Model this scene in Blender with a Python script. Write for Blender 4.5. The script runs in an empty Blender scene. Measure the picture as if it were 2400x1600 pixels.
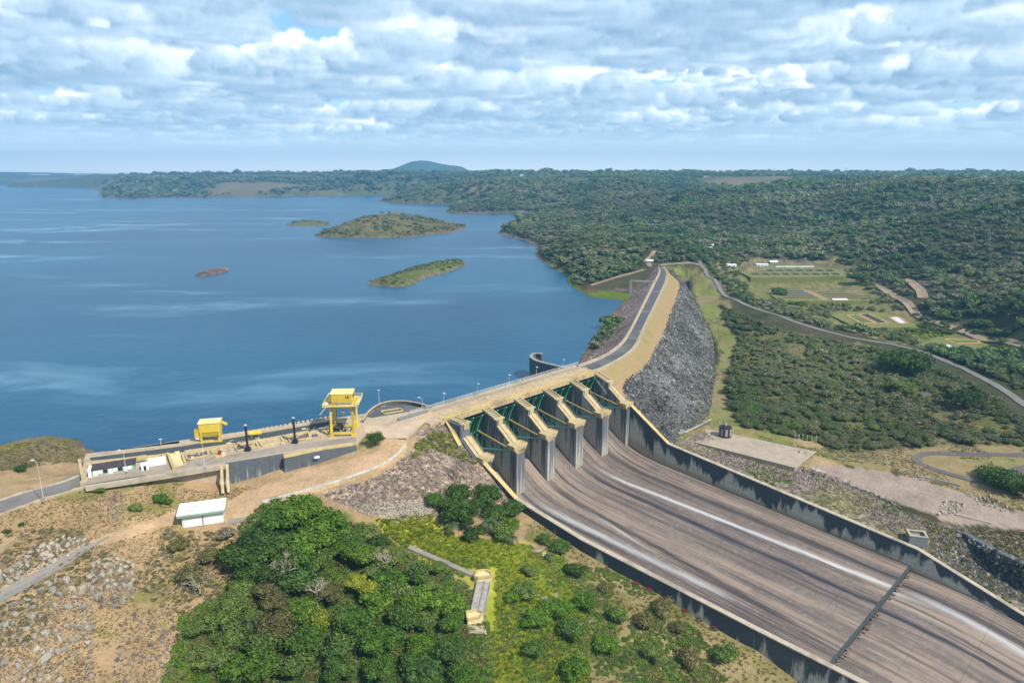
import bpy, math, random
import numpy as np
from mathutils import Matrix, Vector
S = bpy.context.scene
R = math.radians
random.seed(7)
rng = np.random.default_rng(11)

# ------------------------------------------------------------------ camera
CAM_H, TILT, FPX = 100.0, R(13.9), 1621.0          # metres above the bridge deck, tilt down, focal length in 1/2400 widths
cam_d = bpy.data.cameras.new('camera'); cam = bpy.data.objects.new('camera', cam_d)
S.collection.objects.link(cam); S.camera = cam
cam.location = (0, 0, CAM_H); cam.rotation_euler = (R(90) - TILT, 0, 0)
cam_d.sensor_width = 36.0; cam_d.lens = 36.0 * FPX / 2400.0
cam_d.clip_start = 1.0; cam_d.clip_end = 60000.0

# ------------------------------------------------------------------ view / render
S.view_settings.view_transform = 'Standard'; S.view_settings.look = 'None'
S.view_settings.gamma = 1.0; S.view_settings.use_curve_mapping = False
S.view_settings.exposure = 0.36
S.cycles.max_bounces = 6; S.cycles.diffuse_bounces = 2; S.cycles.glossy_bounces = 2
S.cycles.transparent_max_bounces = 6; S.cycles.volume_bounces = 1
S.cycles.use_denoising = True
S.cycles.sample_clamp_indirect = 6.0

# ------------------------------------------------------------------ node helpers
class NT:
    def __init__(s, nt): s.nt = nt
    def n(s, typ, ins=None, **props):
        nd = s.nt.nodes.new(typ)
        for k, v in props.items(): setattr(nd, k, v)
        if ins:
            for k, v in ins.items():
                sock = nd.inputs[k]
                if isinstance(v, bpy.types.NodeSocket): s.nt.links.new(v, sock)
                else: sock.default_value = v
        return nd
    def math(s, op, a, b=0.0, c=None, clamp=False):
        ins = {0: a, 1: b}
        if c is not None: ins[2] = c
        return s.n('ShaderNodeMath', ins, operation=op, use_clamp=clamp).outputs[0]
    def vmath(s, op, a, b=(0, 0, 0)):
        return s.n('ShaderNodeVectorMath', {0: a, 1: b}, operation=op).outputs[0]
    def ramp(s, fac, stops, interp='LINEAR'):
        r = s.n('ShaderNodeValToRGB', {'Fac': fac}); cr = r.color_ramp; cr.interpolation = interp
        while len(cr.elements) > 1: cr.elements.remove(cr.elements[-1])
        for i, (p, c) in enumerate(stops):
            e = cr.elements[0] if i == 0 else cr.elements.new(p)
            e.position = p
            e.color = (c, c, c, 1) if isinstance(c, (int, float)) else (*c, 1)
        return r.outputs[0]
    def mix(s, fac, a, b, blend='MIX'):
        def C(v): return (*v, 1) if isinstance(v, tuple) and len(v) == 3 else v
        nd = s.nt.nodes.new('ShaderNodeMix'); nd.data_type = 'RGBA'; nd.blend_type = blend
        for i, v in ((0, fac), (6, C(a)), (7, C(b))):
            if isinstance(v, bpy.types.NodeSocket): s.nt.links.new(v, nd.inputs[i])
            else: nd.inputs[i].default_value = v
        return nd.outputs[2]
    def smooth(s, v, lo, hi):
        nd = s.n('ShaderNodeMapRange', {0: v, 1: lo, 2: hi, 3: 0.0, 4: 1.0}); nd.interpolation_type = 'SMOOTHSTEP'
        return nd.outputs[0]
    def noise(s, vec, scale, detail=4, rough=0.55, dist=0.0, color=False):
        nd = s.n('ShaderNodeTexNoise', {'Vector': vec, 'Scale': scale, 'Detail': detail, 'Roughness': rough, 'Distortion': dist})
        return nd.outputs['Color' if color else 0]
    def mapping(s, vec, scale=(1, 1, 1), loc=(0, 0, 0), rot=(0, 0, 0)):
        return s.n('ShaderNodeMapping', {'Vector': vec, 'Scale': scale, 'Location': loc, 'Rotation': rot}).outputs[0]

# ------------------------------------------------------------------ numpy noise
def _h(ix, iy, seed):
    n = (ix.astype(np.int64) * 374761393 + iy.astype(np.int64) * 668265263 + seed * 1442695041) & 0xFFFFFFFF
    n = ((n ^ (n >> 13)) * 1274126177) & 0xFFFFFFFF
    n = n ^ (n >> 16)
    return (n & 0xFFFFFF) / float(0xFFFFFF)
def vnoise(x, y, seed=0):
    xi = np.floor(x); yi = np.floor(y); fx = x - xi; fy = y - yi
    fx = fx * fx * (3 - 2 * fx); fy = fy * fy * (3 - 2 * fy)
    a = _h(xi, yi, seed); b = _h(xi + 1, yi, seed); c = _h(xi, yi + 1, seed); d = _h(xi + 1, yi + 1, seed)
    return (a * (1 - fx) + b * fx) * (1 - fy) + (c * (1 - fx) + d * fx) * fy
def fbm(x, y, size, oct=4, seed=0, gain=0.5):
    s = 0; a = 1.0; t = 0
    for k in range(oct):
        s = s + a * vnoise(x / size * 2 ** k + 17.3 * k, y / size * 2 ** k - 9.1 * k, seed + k); t += a; a *= gain
    return s / t * 2 - 1                              # about -1..1
def sstep(x, a, b):
    t = np.clip((x - a) / (b - a), 0, 1); return t * t * (3 - 2 * t)
def inpoly(x, y, poly):
    x = np.asarray(x); y = np.asarray(y); c = np.zeros(x.shape, bool); n = len(poly)
    for i in range(n):
        x1, y1 = poly[i][:2]; x2, y2 = poly[(i + 1) % n][:2]
        if y1 == y2: continue
        m = ((y1 > y) != (y2 > y)) & (x < (x2 - x1) * (y - y1) / (y2 - y1) + x1)
        c ^= m
    return c
def dpoly(x, y, pts, closed=True):
    d = np.full(np.shape(x), 1e18); n = len(pts)
    for i in range(n if closed else n - 1):
        x1, y1 = pts[i][:2]; x2, y2 = pts[(i + 1) % n][:2]
        dx, dy = x2 - x1, y2 - y1; L = dx * dx + dy * dy + 1e-9
        t = np.clip(((x - x1) * dx + (y - y1) * dy) / L, 0, 1)
        d = np.minimum(d, (x - x1 - t * dx) ** 2 + (y - y1 - t * dy) ** 2)
    return np.sqrt(d)
def sdpoly(x, y, pts):                               # positive inside
    return np.where(inpoly(x, y, pts), 1, -1) * dpoly(x, y, pts)

def sstep_(x, a, b):
    t = np.clip((x - a) / (b - a), 0, 1); return t * t * (3 - 2 * t)
def cloud_band(SW=2048, SH=640, seed=5):
    """cumulus field, 120 degrees wide and 37.5 degrees high, built puff by puff from far to near"""
    g = np.random.default_rng(seed); ppr = SW / (2 * np.pi / 3)
    el = (np.arange(SH) + .5) / ppr
    stops = np.array([0, .02, .06, .14, .30, .66]); cols = np.array([(.86, .96, 1.0), (.76, .90, .98), (.46, .68, .87), (.30, .54, .79), (.20, .42, .71), (.14, .32, .64)])
    img = np.stack([np.interp(el, stops, cols[:, k]) for k in range(3)], 1)[:, None, :].repeat(SW, 1).astype(np.float32)
    yy, xx = np.mgrid[0:512, 0:512].astype(float)
    T = sum(vnoise(xx / s, yy / s, 900 + i) * a for i, (s, a) in enumerate(((64, 1), (32, .7), (16, .5), (8, .38), (4, .25), (2, .15)))); T = ((T - T.mean()) / T.std()).astype(np.float32)
    P_ = []
    BASE = 750.0
    n = 2000
    d = 3500 * (1 + g.uniform(0, 1, n) ** .75 * 11.5); az = g.uniform(0, 2 * np.pi / 3, n)
    d = np.r_[d, g.uniform(1700, 3600, 110)]; az = np.r_[az, g.uniform(0, 2 * np.pi / 3, 110)]; n = len(d)
    grp = fbm(az * 9, np.log(d) * 7, 1.0, 3, 55)
    for i in range(n):
        if grp[i] < -.22: continue
        w_ = g.uniform(240, 760) * (1 + .5 * max(0, grp[i])) * (1 if d[i] < 14000 else 1.25); hgt = w_ * g.uniform(.34, .62) * (.8 + .3 * (d[i] > 9000)); m = int(14 + w_ / 32) if d[i] < 16000 else 9
        t = g.uniform(-1, 1, m); s = g.uniform(-1, 1, m); env = np.clip(1 - t * t, .1, 1); hz = g.uniform(0, 1, m) ** 1.3 * env
        x = az[i] * d[i] + t * w_; y = d[i] + s * w_ * .7; z = BASE + g.normal(0, 25) + hz * hgt; r = w_ * g.uniform(.16, .34, m) * (1 - .35 * hz)
        rel = hz / (env + .2)
        for k in range(m): P_.append((y[k], x[k] / d[i], z[k], r[k], hz[k], rel[k], BASE))
    P_.sort(key=lambda q: -q[0])
    hzc = np.array((.60, .78, .91), np.float32); dk = np.array((.20, .335, .50), np.float32); md = np.array((.52, .67, .80), np.float32); lt = np.array((1.08, 1.10, 1.11), np.float32)
    for (dist, a, z, r, h, rel, base) in P_:
        cx = a * ppr; cy = math.atan2(z, dist) * ppr; R_ = r / dist * ppr
        if R_ < 1.0 or cy > SH + R_: continue
        rx = R_ * 1.25; ry = R_ * .85; mg = 1.35
        x0, x1 = int(cx - rx * mg), int(cx + rx * mg) + 1; y0, y1 = max(0, int(cy - ry * mg)), min(SH, int(cy + ry * mg) + 1)
        if y1 <= y0 or x1 - x0 > 500: continue
        X = np.arange(x0, x1); Y = np.arange(y0, y1)
        dx = ((X - cx) / rx)[None, :].astype(np.float32); dy = ((Y - cy) / ry)[:, None].astype(np.float32)
        oy, ox = int(g.integers(0, max(1, 512 - (y1 - y0)))), int(g.integers(0, max(1, 512 - (x1 - x0)))); tn = T[oy:oy + y1 - y0, ox:ox + x1 - x0]
        r0 = np.sqrt(dx * dx + dy * dy); rr = r0 + tn * .17 + np.clip(r0 - 1.0, 0, 1) * .8
        al = np.clip((1.02 - rr) / .42, 0, 1); al = al * al * (3 - 2 * al)
        yb = math.atan2(base - r * .12, dist) * ppr                   # flat base
        al *= np.clip((Y - yb) / max(1.2, ry * .35) + .5, 0, 1)[:, None]
        al *= .80
        f = .19 + .98 * rel + .34 * (dx * .45 + dy * .75) + tn * .09 + .10 * h
        f = np.clip(f, 0, 1)[:, :, None]
        c = np.where(f < .5, dk + (md - dk) * (f * 2), md + (lt - md) * np.clip(f * 2 - 1, 0, 1))
        k = 1 - math.exp(-max(0, dist - 7000) / 24000); c = c * (1 - k) + hzc * k
        XI = X % SW; al = al[:, :, None]; old = img[y0:y1][:, XI]
        img[y0:y1, XI] = old * (1 - al) + c * al
    fade = sstep_(el, .017, .060)[:, None, None]; hb = (img[(el > .035) & (el < .06)].mean((0, 1)) * .4 + np.array((.74, .87, .96)) * .6).astype(np.float32)
    hor = np.where(el[:, None, None] < .05, hb + (np.array((1.0, 1.05, 1.06), np.float32) - hb) * (1 - np.clip(el / .03, 0, 1))[:, None, None], img)
    return (img * fade + hor * (1 - fade)).astype(np.float32)

# ------------------------------------------------------------------ world: Nishita sky with broken cumulus
SUN_DIR = Vector((0.74, -0.67, 0)).normalized()     # horizontal direction towards the sun
SUN_EL = R(47)
W = bpy.data.worlds.new('World'); S.world = W; W.use_nodes = True
W.node_tree.nodes.clear(); w = NT(W.node_tree)
sky = w.n('ShaderNodeTexSky', sky_type='NISHITA', sun_disc=False, sun_elevation=SUN_EL,
          sun_rotation=math.atan2(SUN_DIR.x, SUN_DIR.y), air_density=1.0, dust_density=1.6, ozone_density=2.0)
band_img = cloud_band()
im = bpy.data.images.new('cloud_field', band_img.shape[1], band_img.shape[0], float_buffer=True, is_data=True)
im.pixels.foreach_set(np.concatenate([band_img, np.ones(band_img.shape[:2] + (1,), np.float32)], 2).astype(np.float32).ravel())
D_ = w.n('ShaderNodeTexCoord').outputs['Generated']
sep = w.n('ShaderNodeSeparateXYZ', {0: D_}); ez = sep.outputs[2]
azi = w.math('ARCTAN2', sep.outputs[0], sep.outputs[1]); elv = w.math('ARCSINE', ez)
uvv = w.n('ShaderNodeCombineXYZ', {0: w.math('ADD', w.math('DIVIDE', azi, 2 * math.pi / 3), 0.43), 1: w.math('MINIMUM', w.math('MAXIMUM', w.math('DIVIDE', elv, band_img.shape[0] / band_img.shape[1] * 2 * math.pi / 3), 0.001), 0.999)}).outputs[0]
tex = w.n('ShaderNodeTexImage', {'Vector': uvv}, image=im, interpolation='Cubic', extension='REPEAT')
k_ = 1.12 / 0.085
low = w.mix(1.0, tex.outputs[0], (k_, k_, k_), 'MULTIPLY')
nz = w.noise(w.mapping(D_, (3.2, 3.2, 5.0)), 1.0, 6, 0.55, 0.1)
high = w.mix(w.smooth(nz, 0.44, 0.60), w.mix(0.4, sky.outputs[0], (1.8, 3.8, 6.8)), (6.6, 7.6, 8.6))
skycol = w.mix(w.smooth(elv, 0.36, 0.56), low, high)
skycol = w.mix(w.smooth(ez, -0.02, 0.0), (2.0, 2.4, 2.4), skycol)
bg = w.n('ShaderNodeBackground', {'Color': skycol, 'Strength': 0.085})
w.nt.links.new(bg.outputs[0], w.n('ShaderNodeOutputWorld').inputs[0])

sun_d = bpy.data.lights.new('sun', 'SUN'); sun = bpy.data.objects.new('sun', sun_d); S.collection.objects.link(sun)
sun_d.energy = 4.3; sun_d.angle = R(0.53); sun_d.color = (1.0, 0.94, 0.85)
tosun = Vector((SUN_DIR.x * math.cos(SUN_EL), SUN_DIR.y * math.cos(SUN_EL), math.sin(SUN_EL)))
sun.rotation_euler = tosun.to_track_quat('Z', 'Y').to_euler()

# ------------------------------------------------------------------ geometry of the view used to survey the place
CT, ST = math.cos(TILT), math.sin(TILT)
def ray(u, v):
    a = (u - 1200.0) / FPX; b = -(v - 800.0) / FPX
    return np.array([a, CT + b * ST, -ST + b * CT])
def P(u, v, z=0.0):                                  # surveyed point: where the sight line meets height z
    d = ray(u, v); t = (z - CAM_H) / d[2]
    return (d[0] * t, d[1] * t, z)
def zat(x, y, v):                                    # height seen at row v above plan position x, y
    b = -(v - 800.0) / FPX
    return CAM_H + y * (-ST + b * CT) / (CT + b * ST)
def proj(x, y, z):
    x = np.asarray(x, float); y = np.asarray(y, float); z = np.asarray(z, float) - CAM_H
    f = y * CT - z * ST; up = y * ST + z * CT
    f = np.where(f < 1, 1, f)
    ok = (y * CT - z * ST) > 1
    return np.where(ok, 1200 + FPX * x / f, -9e4), np.where(ok, 800 - FPX * up / f, 9e4)

# ------------------------------------------------------------------ object helpers
COL = S.collection
INV = {}
def tag(o, label=None, cat=None, group=None, kind=None):
    if label: o['label'] = label
    if cat: o['category'] = cat
    if group: o['group'] = group
    if kind: o['kind'] = kind
    return o
def empty(name, loc=(0, 0, 0), rz=0.0, label=None, cat=None, group=None):
    o = bpy.data.objects.new(name, None); COL.objects.link(o)
    o.location = loc; o.rotation_euler = (0, 0, rz); o.empty_display_size = 1
    INV[o.name] = (Matrix.Translation(loc) @ Matrix.Rotation(rz, 4, 'Z')).inverted()
    return tag(o, label, cat, group)
def fbox(c, s):
    x, y, z = c; a, b, h = s[0] / 2, s[1] / 2, s[2] / 2
    return [(x + i * a, y + j * b, z + k * h) for k in (-1, 1) for j in (-1, 1) for i in (-1, 1)]
BOXF = [(0, 2, 3, 1), (4, 5, 7, 6), (0, 1, 5, 4), (2, 6, 7, 3), (0, 4, 6, 2), (1, 3, 7, 5)]
class MB:
    def __init__(s): s.v = []; s.f = []; s.uv = []
    def add(s, v, f, uv=None):
        n = len(s.v); s.v += [tuple(p) for p in v]; s.f += [tuple(i + n for i in q) for q in f]
        if uv is None: uv = [(0.0, 0.5)] * len(v)
        s.uv += uv
        return s
    def box(s, c, size, rz=0.0, M=None):
        pts = fbox((0, 0, 0), size); cr, sr = math.cos(rz), math.sin(rz)
        pts = [(c[0] + p[0] * cr - p[1] * sr, c[1] + p[0] * sr + p[1] * cr, c[2] + p[2]) for p in pts]
        return s.add(pts, BOXF)
    def beam(s, p, q, w, h, up=(0, 0, 1)):           # rectangular bar between two points
        p, q = Vector(p), Vector(q); d = (q - p).normalized(); upv = Vector(up)
        sx = d.cross(upv)
        if sx.length < 1e-4: sx = d.cross(Vector((1, 0, 0)))
        sx.normalize(); uz = sx.cross(d).normalized()
        pts = []
        for k in (-1, 1):
            for j in (0, 1):
                for i in (-1, 1):
                    pts.append((p if j == 0 else q) + sx * (i * w / 2) + uz * (k * h / 2))
        return s.add(pts, BOXF)
    def tube(s, p, q, r, n=8, r2=None, caps=True):
        p, q = Vector(p), Vector(q); d = (q - p).normalized(); r2 = r if r2 is None else r2
        sx = d.cross(Vector((0, 0, 1)))
        if sx.length < 1e-3: sx = Vector((1, 0, 0))
        sx.normalize(); sy = d.cross(sx)
        pts = []
        for c, rr in ((p, r), (q, r2)):
            for k in range(n):
                a = 2 * math.pi * k / n; pts.append(c + sx * (math.cos(a) * rr) + sy * (math.sin(a) * rr))
        fs = [(k, (k + 1) % n, n + (k + 1) % n, n + k) for k in range(n)]
        if caps: fs += [tuple(range(n))[::-1], tuple(range(n, 2 * n))]
        return s.add(pts, fs)
    def prism(s, poly, z0, z1):                      # poly: plan outline (counter-clockwise), z1 may be a list
        n = len(poly); a0 = sum(poly[i][0] * poly[(i + 1) % n][1] - poly[(i + 1) % n][0] * poly[i][1] for i in range(n))
        if a0 < 0: poly = poly[::-1]
        pts = [(p[0], p[1], z0) for p in poly] + [(p[0], p[1], z1) for p in poly]
        fs = [tuple(range(n))[::-1], tuple(range(n, 2 * n))] + [(k, (k + 1) % n, n + (k + 1) % n, n + k) for k in range(n)]
        return s.add(pts, fs)
    def extr(s, prof, x0, x1):                       # profile in (y, z), extruded along x
        n = len(prof); a0 = sum(prof[i][0] * prof[(i + 1) % n][1] - prof[(i + 1) % n][0] * prof[i][1] for i in range(n))
        if a0 < 0: prof = prof[::-1]
        pts = [(x0, p[0], p[1]) for p in prof] + [(x1, p[0], p[1]) for p in prof]
        fs = [tuple(range(n))[::-1], tuple(range(n, 2 * n))] + [(k, (k + 1) % n, n + (k + 1) % n, n + k) for k in range(n)]
        return s.add(pts, fs)
    def wall(s, top, zb, th, side=1, s0=0.0):        # wall under a 3D top line; zb list of base heights; thickness to one side
        n = len(top); T = [Vector(p) for p in top]
        offs = []
        for i in range(n):
            a = T[max(0, i - 1)]; b = T[min(n - 1, i + 1)]; d = Vector((b.x - a.x, b.y - a.y, 0)).normalized()
            offs.append(Vector((-d.y, d.x, 0)) * th * side)
        ss = [s0]
        for i in range(1, n): ss.append(ss[-1] + (T[i] - T[i - 1]).length)
        if isinstance(zb, (int, float)): zb = [zb] * n
        v = []; uv = []
        for i in range(n):
            B = Vector((T[i].x, T[i].y, zb[i]))
            v += [T[i], B, T[i] + offs[i], B + offs[i]]
            uv += [(ss[i], 1.0), (ss[i], 0.0), (ss[i], 1.0), (ss[i], 0.0)]
        f = []
        for i in range(n - 1):
            a, b = 4 * i, 4 * (i + 1)
            f += [(a, a + 1, b + 1, b), (a + 2, b + 2, b + 3, a + 3), (a, b, b + 2, a + 2), (a + 1, a + 3, b + 3, b + 1)]
        f += [(0, 2, 3, 1), (4 * (n - 1), 4 * (n - 1) + 1, 4 * (n - 1) + 3, 4 * (n - 1) + 2)]
        if side < 0: f = [q[::-1] for q in f]
        return s.add(v, f, uv)
    def build(s, name, mat, parent=None, local=False, smooth=False, uvf=None, **t):
        me = bpy.data.meshes.new(name)
        v = s.v
        if parent is not None and not local:
            M = INV[parent.name]; v = [M @ Vector(p) for p in v]
        me.from_pydata([tuple(p) for p in v], [], s.f)
        if uvf: s.uv = [uvf(p) for p in v]
        ul = me.uv_layers.new(name='UVMap')
        li = np.zeros(len(me.loops), dtype=np.int32); me.loops.foreach_get('vertex_index', li)
        ul.data.foreach_set('uv', np.array(s.uv, dtype=np.float32)[li].ravel())
        me.materials.append(mat)
        if smooth: me.polygons.foreach_set('use_smooth', [True] * len(me.polygons))
        me.update()
        o = bpy.data.objects.new(name, me); COL.objects.link(o)
        if parent is not None:
            o.parent = parent
            if not local: INV[o.name] = INV[parent.name]
            else: INV[o.name] = INV.get(parent.name, Matrix.Identity(4))
        else: INV[o.name] = Matrix.Identity(4)
        return tag(o, **t)
def npmesh(name, v, f, mat, smooth=True):
    me = bpy.data.meshes.new(name)
    nv, nf = len(v), len(f); k = f.shape[1]
    me.vertices.add(nv); me.vertices.foreach_set('co', np.asarray(v, np.float32).ravel())
    me.loops.add(nf * k); me.polygons.add(nf)
    me.loops.foreach_set('vertex_index', np.asarray(f, np.int32).ravel())
    me.polygons.foreach_set('loop_start', np.arange(0, nf * k, k, dtype=np.int32))
    me.polygons.foreach_set('use_smooth', np.full(nf, smooth))
    me.update(calc_edges=True); me.validate()
    if mat: me.materials.append(mat)
    return me

# ------------------------------------------------------------------ survey: spillway frame
O0 = np.array([-25.4, 272.2]); DX = np.array([0.7125, 0.7018]); UP = np.array([-0.7018, 0.7125])
SPR = math.atan2(0.7018, 0.7125)
def SL(x, L, z=0.0):                                 # x along the bridge from the left abutment, L metres downstream
    p = O0 + DX * x - UP * L
    return (float(p[0]), float(p[1]), z)
def toloc(x, y):
    dx, dy = x - O0[0], y - O0[1]
    return dx * DX[0] + dy * DX[1], -(dx * UP[0] + dy * UP[1])
PITCH = 19.2
# dam crest edges
crestL = [P(u, v, 0) for u, v in [(1372, 853), (1398, 841), (1425, 826), (1447, 811), (1464, 790), (1478, 765), (1492, 738), (1506, 710), (1520, 682), (1532, 658), (1541, 643), (1544, 632), (1540, 625)]]
crestR = [P(u, v, 0) for u, v in [(1398, 868), (1432, 855), (1462, 840), (1483, 825), (1497, 808), (1506, 785), (1518, 757), (1533, 727), (1546, 700), (1558, 676), (1566, 656), (1567, 640), (1558, 625)]]
crestR[0] = SL(97, 0.5); crestL[0] = SL(97, -14.5)
def resample(pts, n):
    pts = np.array(pts, float); s = np.r_[0, np.cumsum(np.linalg.norm(np.diff(pts[:, :2], axis=0), axis=1))]
    t = np.linspace(0, s[-1], n)
    return np.stack([np.interp(t, s, pts[:, k]) for k in range(pts.shape[1])], 1)
def smoothline(pts, n, it=3):
    p = resample(pts, n)
    for _ in range(it):
        q = p.copy(); q[1:-1] = (p[:-2] + 2 * p[1:-1] + p[2:]) / 4; p = q
    return p
def slope_hit(u, v, line, ratio, z0=0.0):
    d = ray(u, v); t = np.linspace(150, 1100, 3800)
    x, y, z = d[0] * t, d[1] * t, CAM_H + d[2] * t
    s = z0 - dpoly(x, y, line, False) / ratio
    i = np.argmax(z < s)
    return (float(x[i]), float(y[i]), float(z[i]))
NB = 60
cL = smoothline(crestL, NB); cR = smoothline(crestR, NB)
tanB = [slope_hit(u, v, cR, 1.45) for u, v in [(1592, 659), (1596, 672), (1590, 692), (1583, 713), (1574, 738), (1567, 754), (1556, 787), (1539, 820), (1526, 846), (1506, 868), (1478, 888), (1452, 902)]]
tanB = [SL(99, 18, -12.5)] + tanB[::-1] + [P(1572, 640, -1.5)]
toeB = [slope_hit(u, v, cR, 1.40) for u, v in [(1608, 662), (1621, 672), (1634, 713), (1654, 754), (1672, 795), (1682, 838), (1680, 876), (1672, 907), (1668, 945)]]
toeB = [SL(99.5, 45, -27.5), P(1600, 1018, -28), P(1640, 996, -28.5), P(1662, 975, -29)] + toeB[::-1] + [P(1578, 640, -2)]

# ------------------------------------------------------------------ reservoir outline (water level -12)
WL = -12.0
shore_px = [(-60, 1066), (0, 1054), (64, 1039), (110, 1032), (153, 1026), (178, 1028), (194, 1036), (199, 1049), (222, 1056)]
shore = [P(u, v, WL) for u, v in shore_px]
shore += [P(235, 1072, 0), P(500, 1032, 0), P(770, 998, 0), P(850, 985, 0), P(940, 975, 0), SL(-22, -6), SL(-4, -1), SL(98, -1)]
shore += [P(u, v, WL) for u, v in [(1356, 858), (1363, 831), (1384, 803), (1412, 767), (1430, 741), (1455, 713), (1466, 703), (1430, 702), (1379, 695), (1343, 675), (1325, 667), (1322, 647), (1289, 626), (1269, 614), (1254, 596), (1271, 583), (1253, 574), (1229, 564), (1178, 552), (1163, 547), (1182, 536), (1210, 520), (1236, 507), (1262, 503), (1236, 499), (1150, 500), (1076, 500), (1042, 498), (1058, 489), (1075, 481), (1040, 479), (960, 477), (910, 475), (886, 471), (905, 466), (950, 459), (965, 456), (860, 458), (736, 460), (600, 462), (493, 464), (374, 464), (300, 466), (238, 465), (230, 458), (237, 449), (211, 441), (120, 439), (20, 439), (0, 432), (-250, 431)]]
shore += [(-7000, 5200), (-9000, 1500), (-3000, 300), (-900, 330), (-420, 250)]
isl_big = [P(u, v, WL) for u, v in [(735, 553), (760, 556), (830, 558), (900, 558), (960, 556), (1010, 550), (1060, 546), (1085, 538), (1096, 531), (1080, 526), (1040, 523), (950, 521), (860, 521), (800, 527), (755, 541)]]
isl_small = [P(u, v, WL) for u, v in [(665, 527), (690, 529), (750, 529), (780, 527), (768, 523), (730, 521), (695, 522)]]
isl_mid = [P(u, v, WL) for u, v in [(856, 665), (880, 670), (930, 673), (978, 666), (984, 655), (1040, 641), (1090, 623), (1094, 617), (1085, 613), (1060, 613), (1020, 617), (960, 629), (900, 652)]]
isl_tiny = [P(u, v, WL) for u, v in [(458, 645), (470, 648), (500, 643), (535, 636), (537, 631), (520, 630), (470, 639)]]

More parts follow.
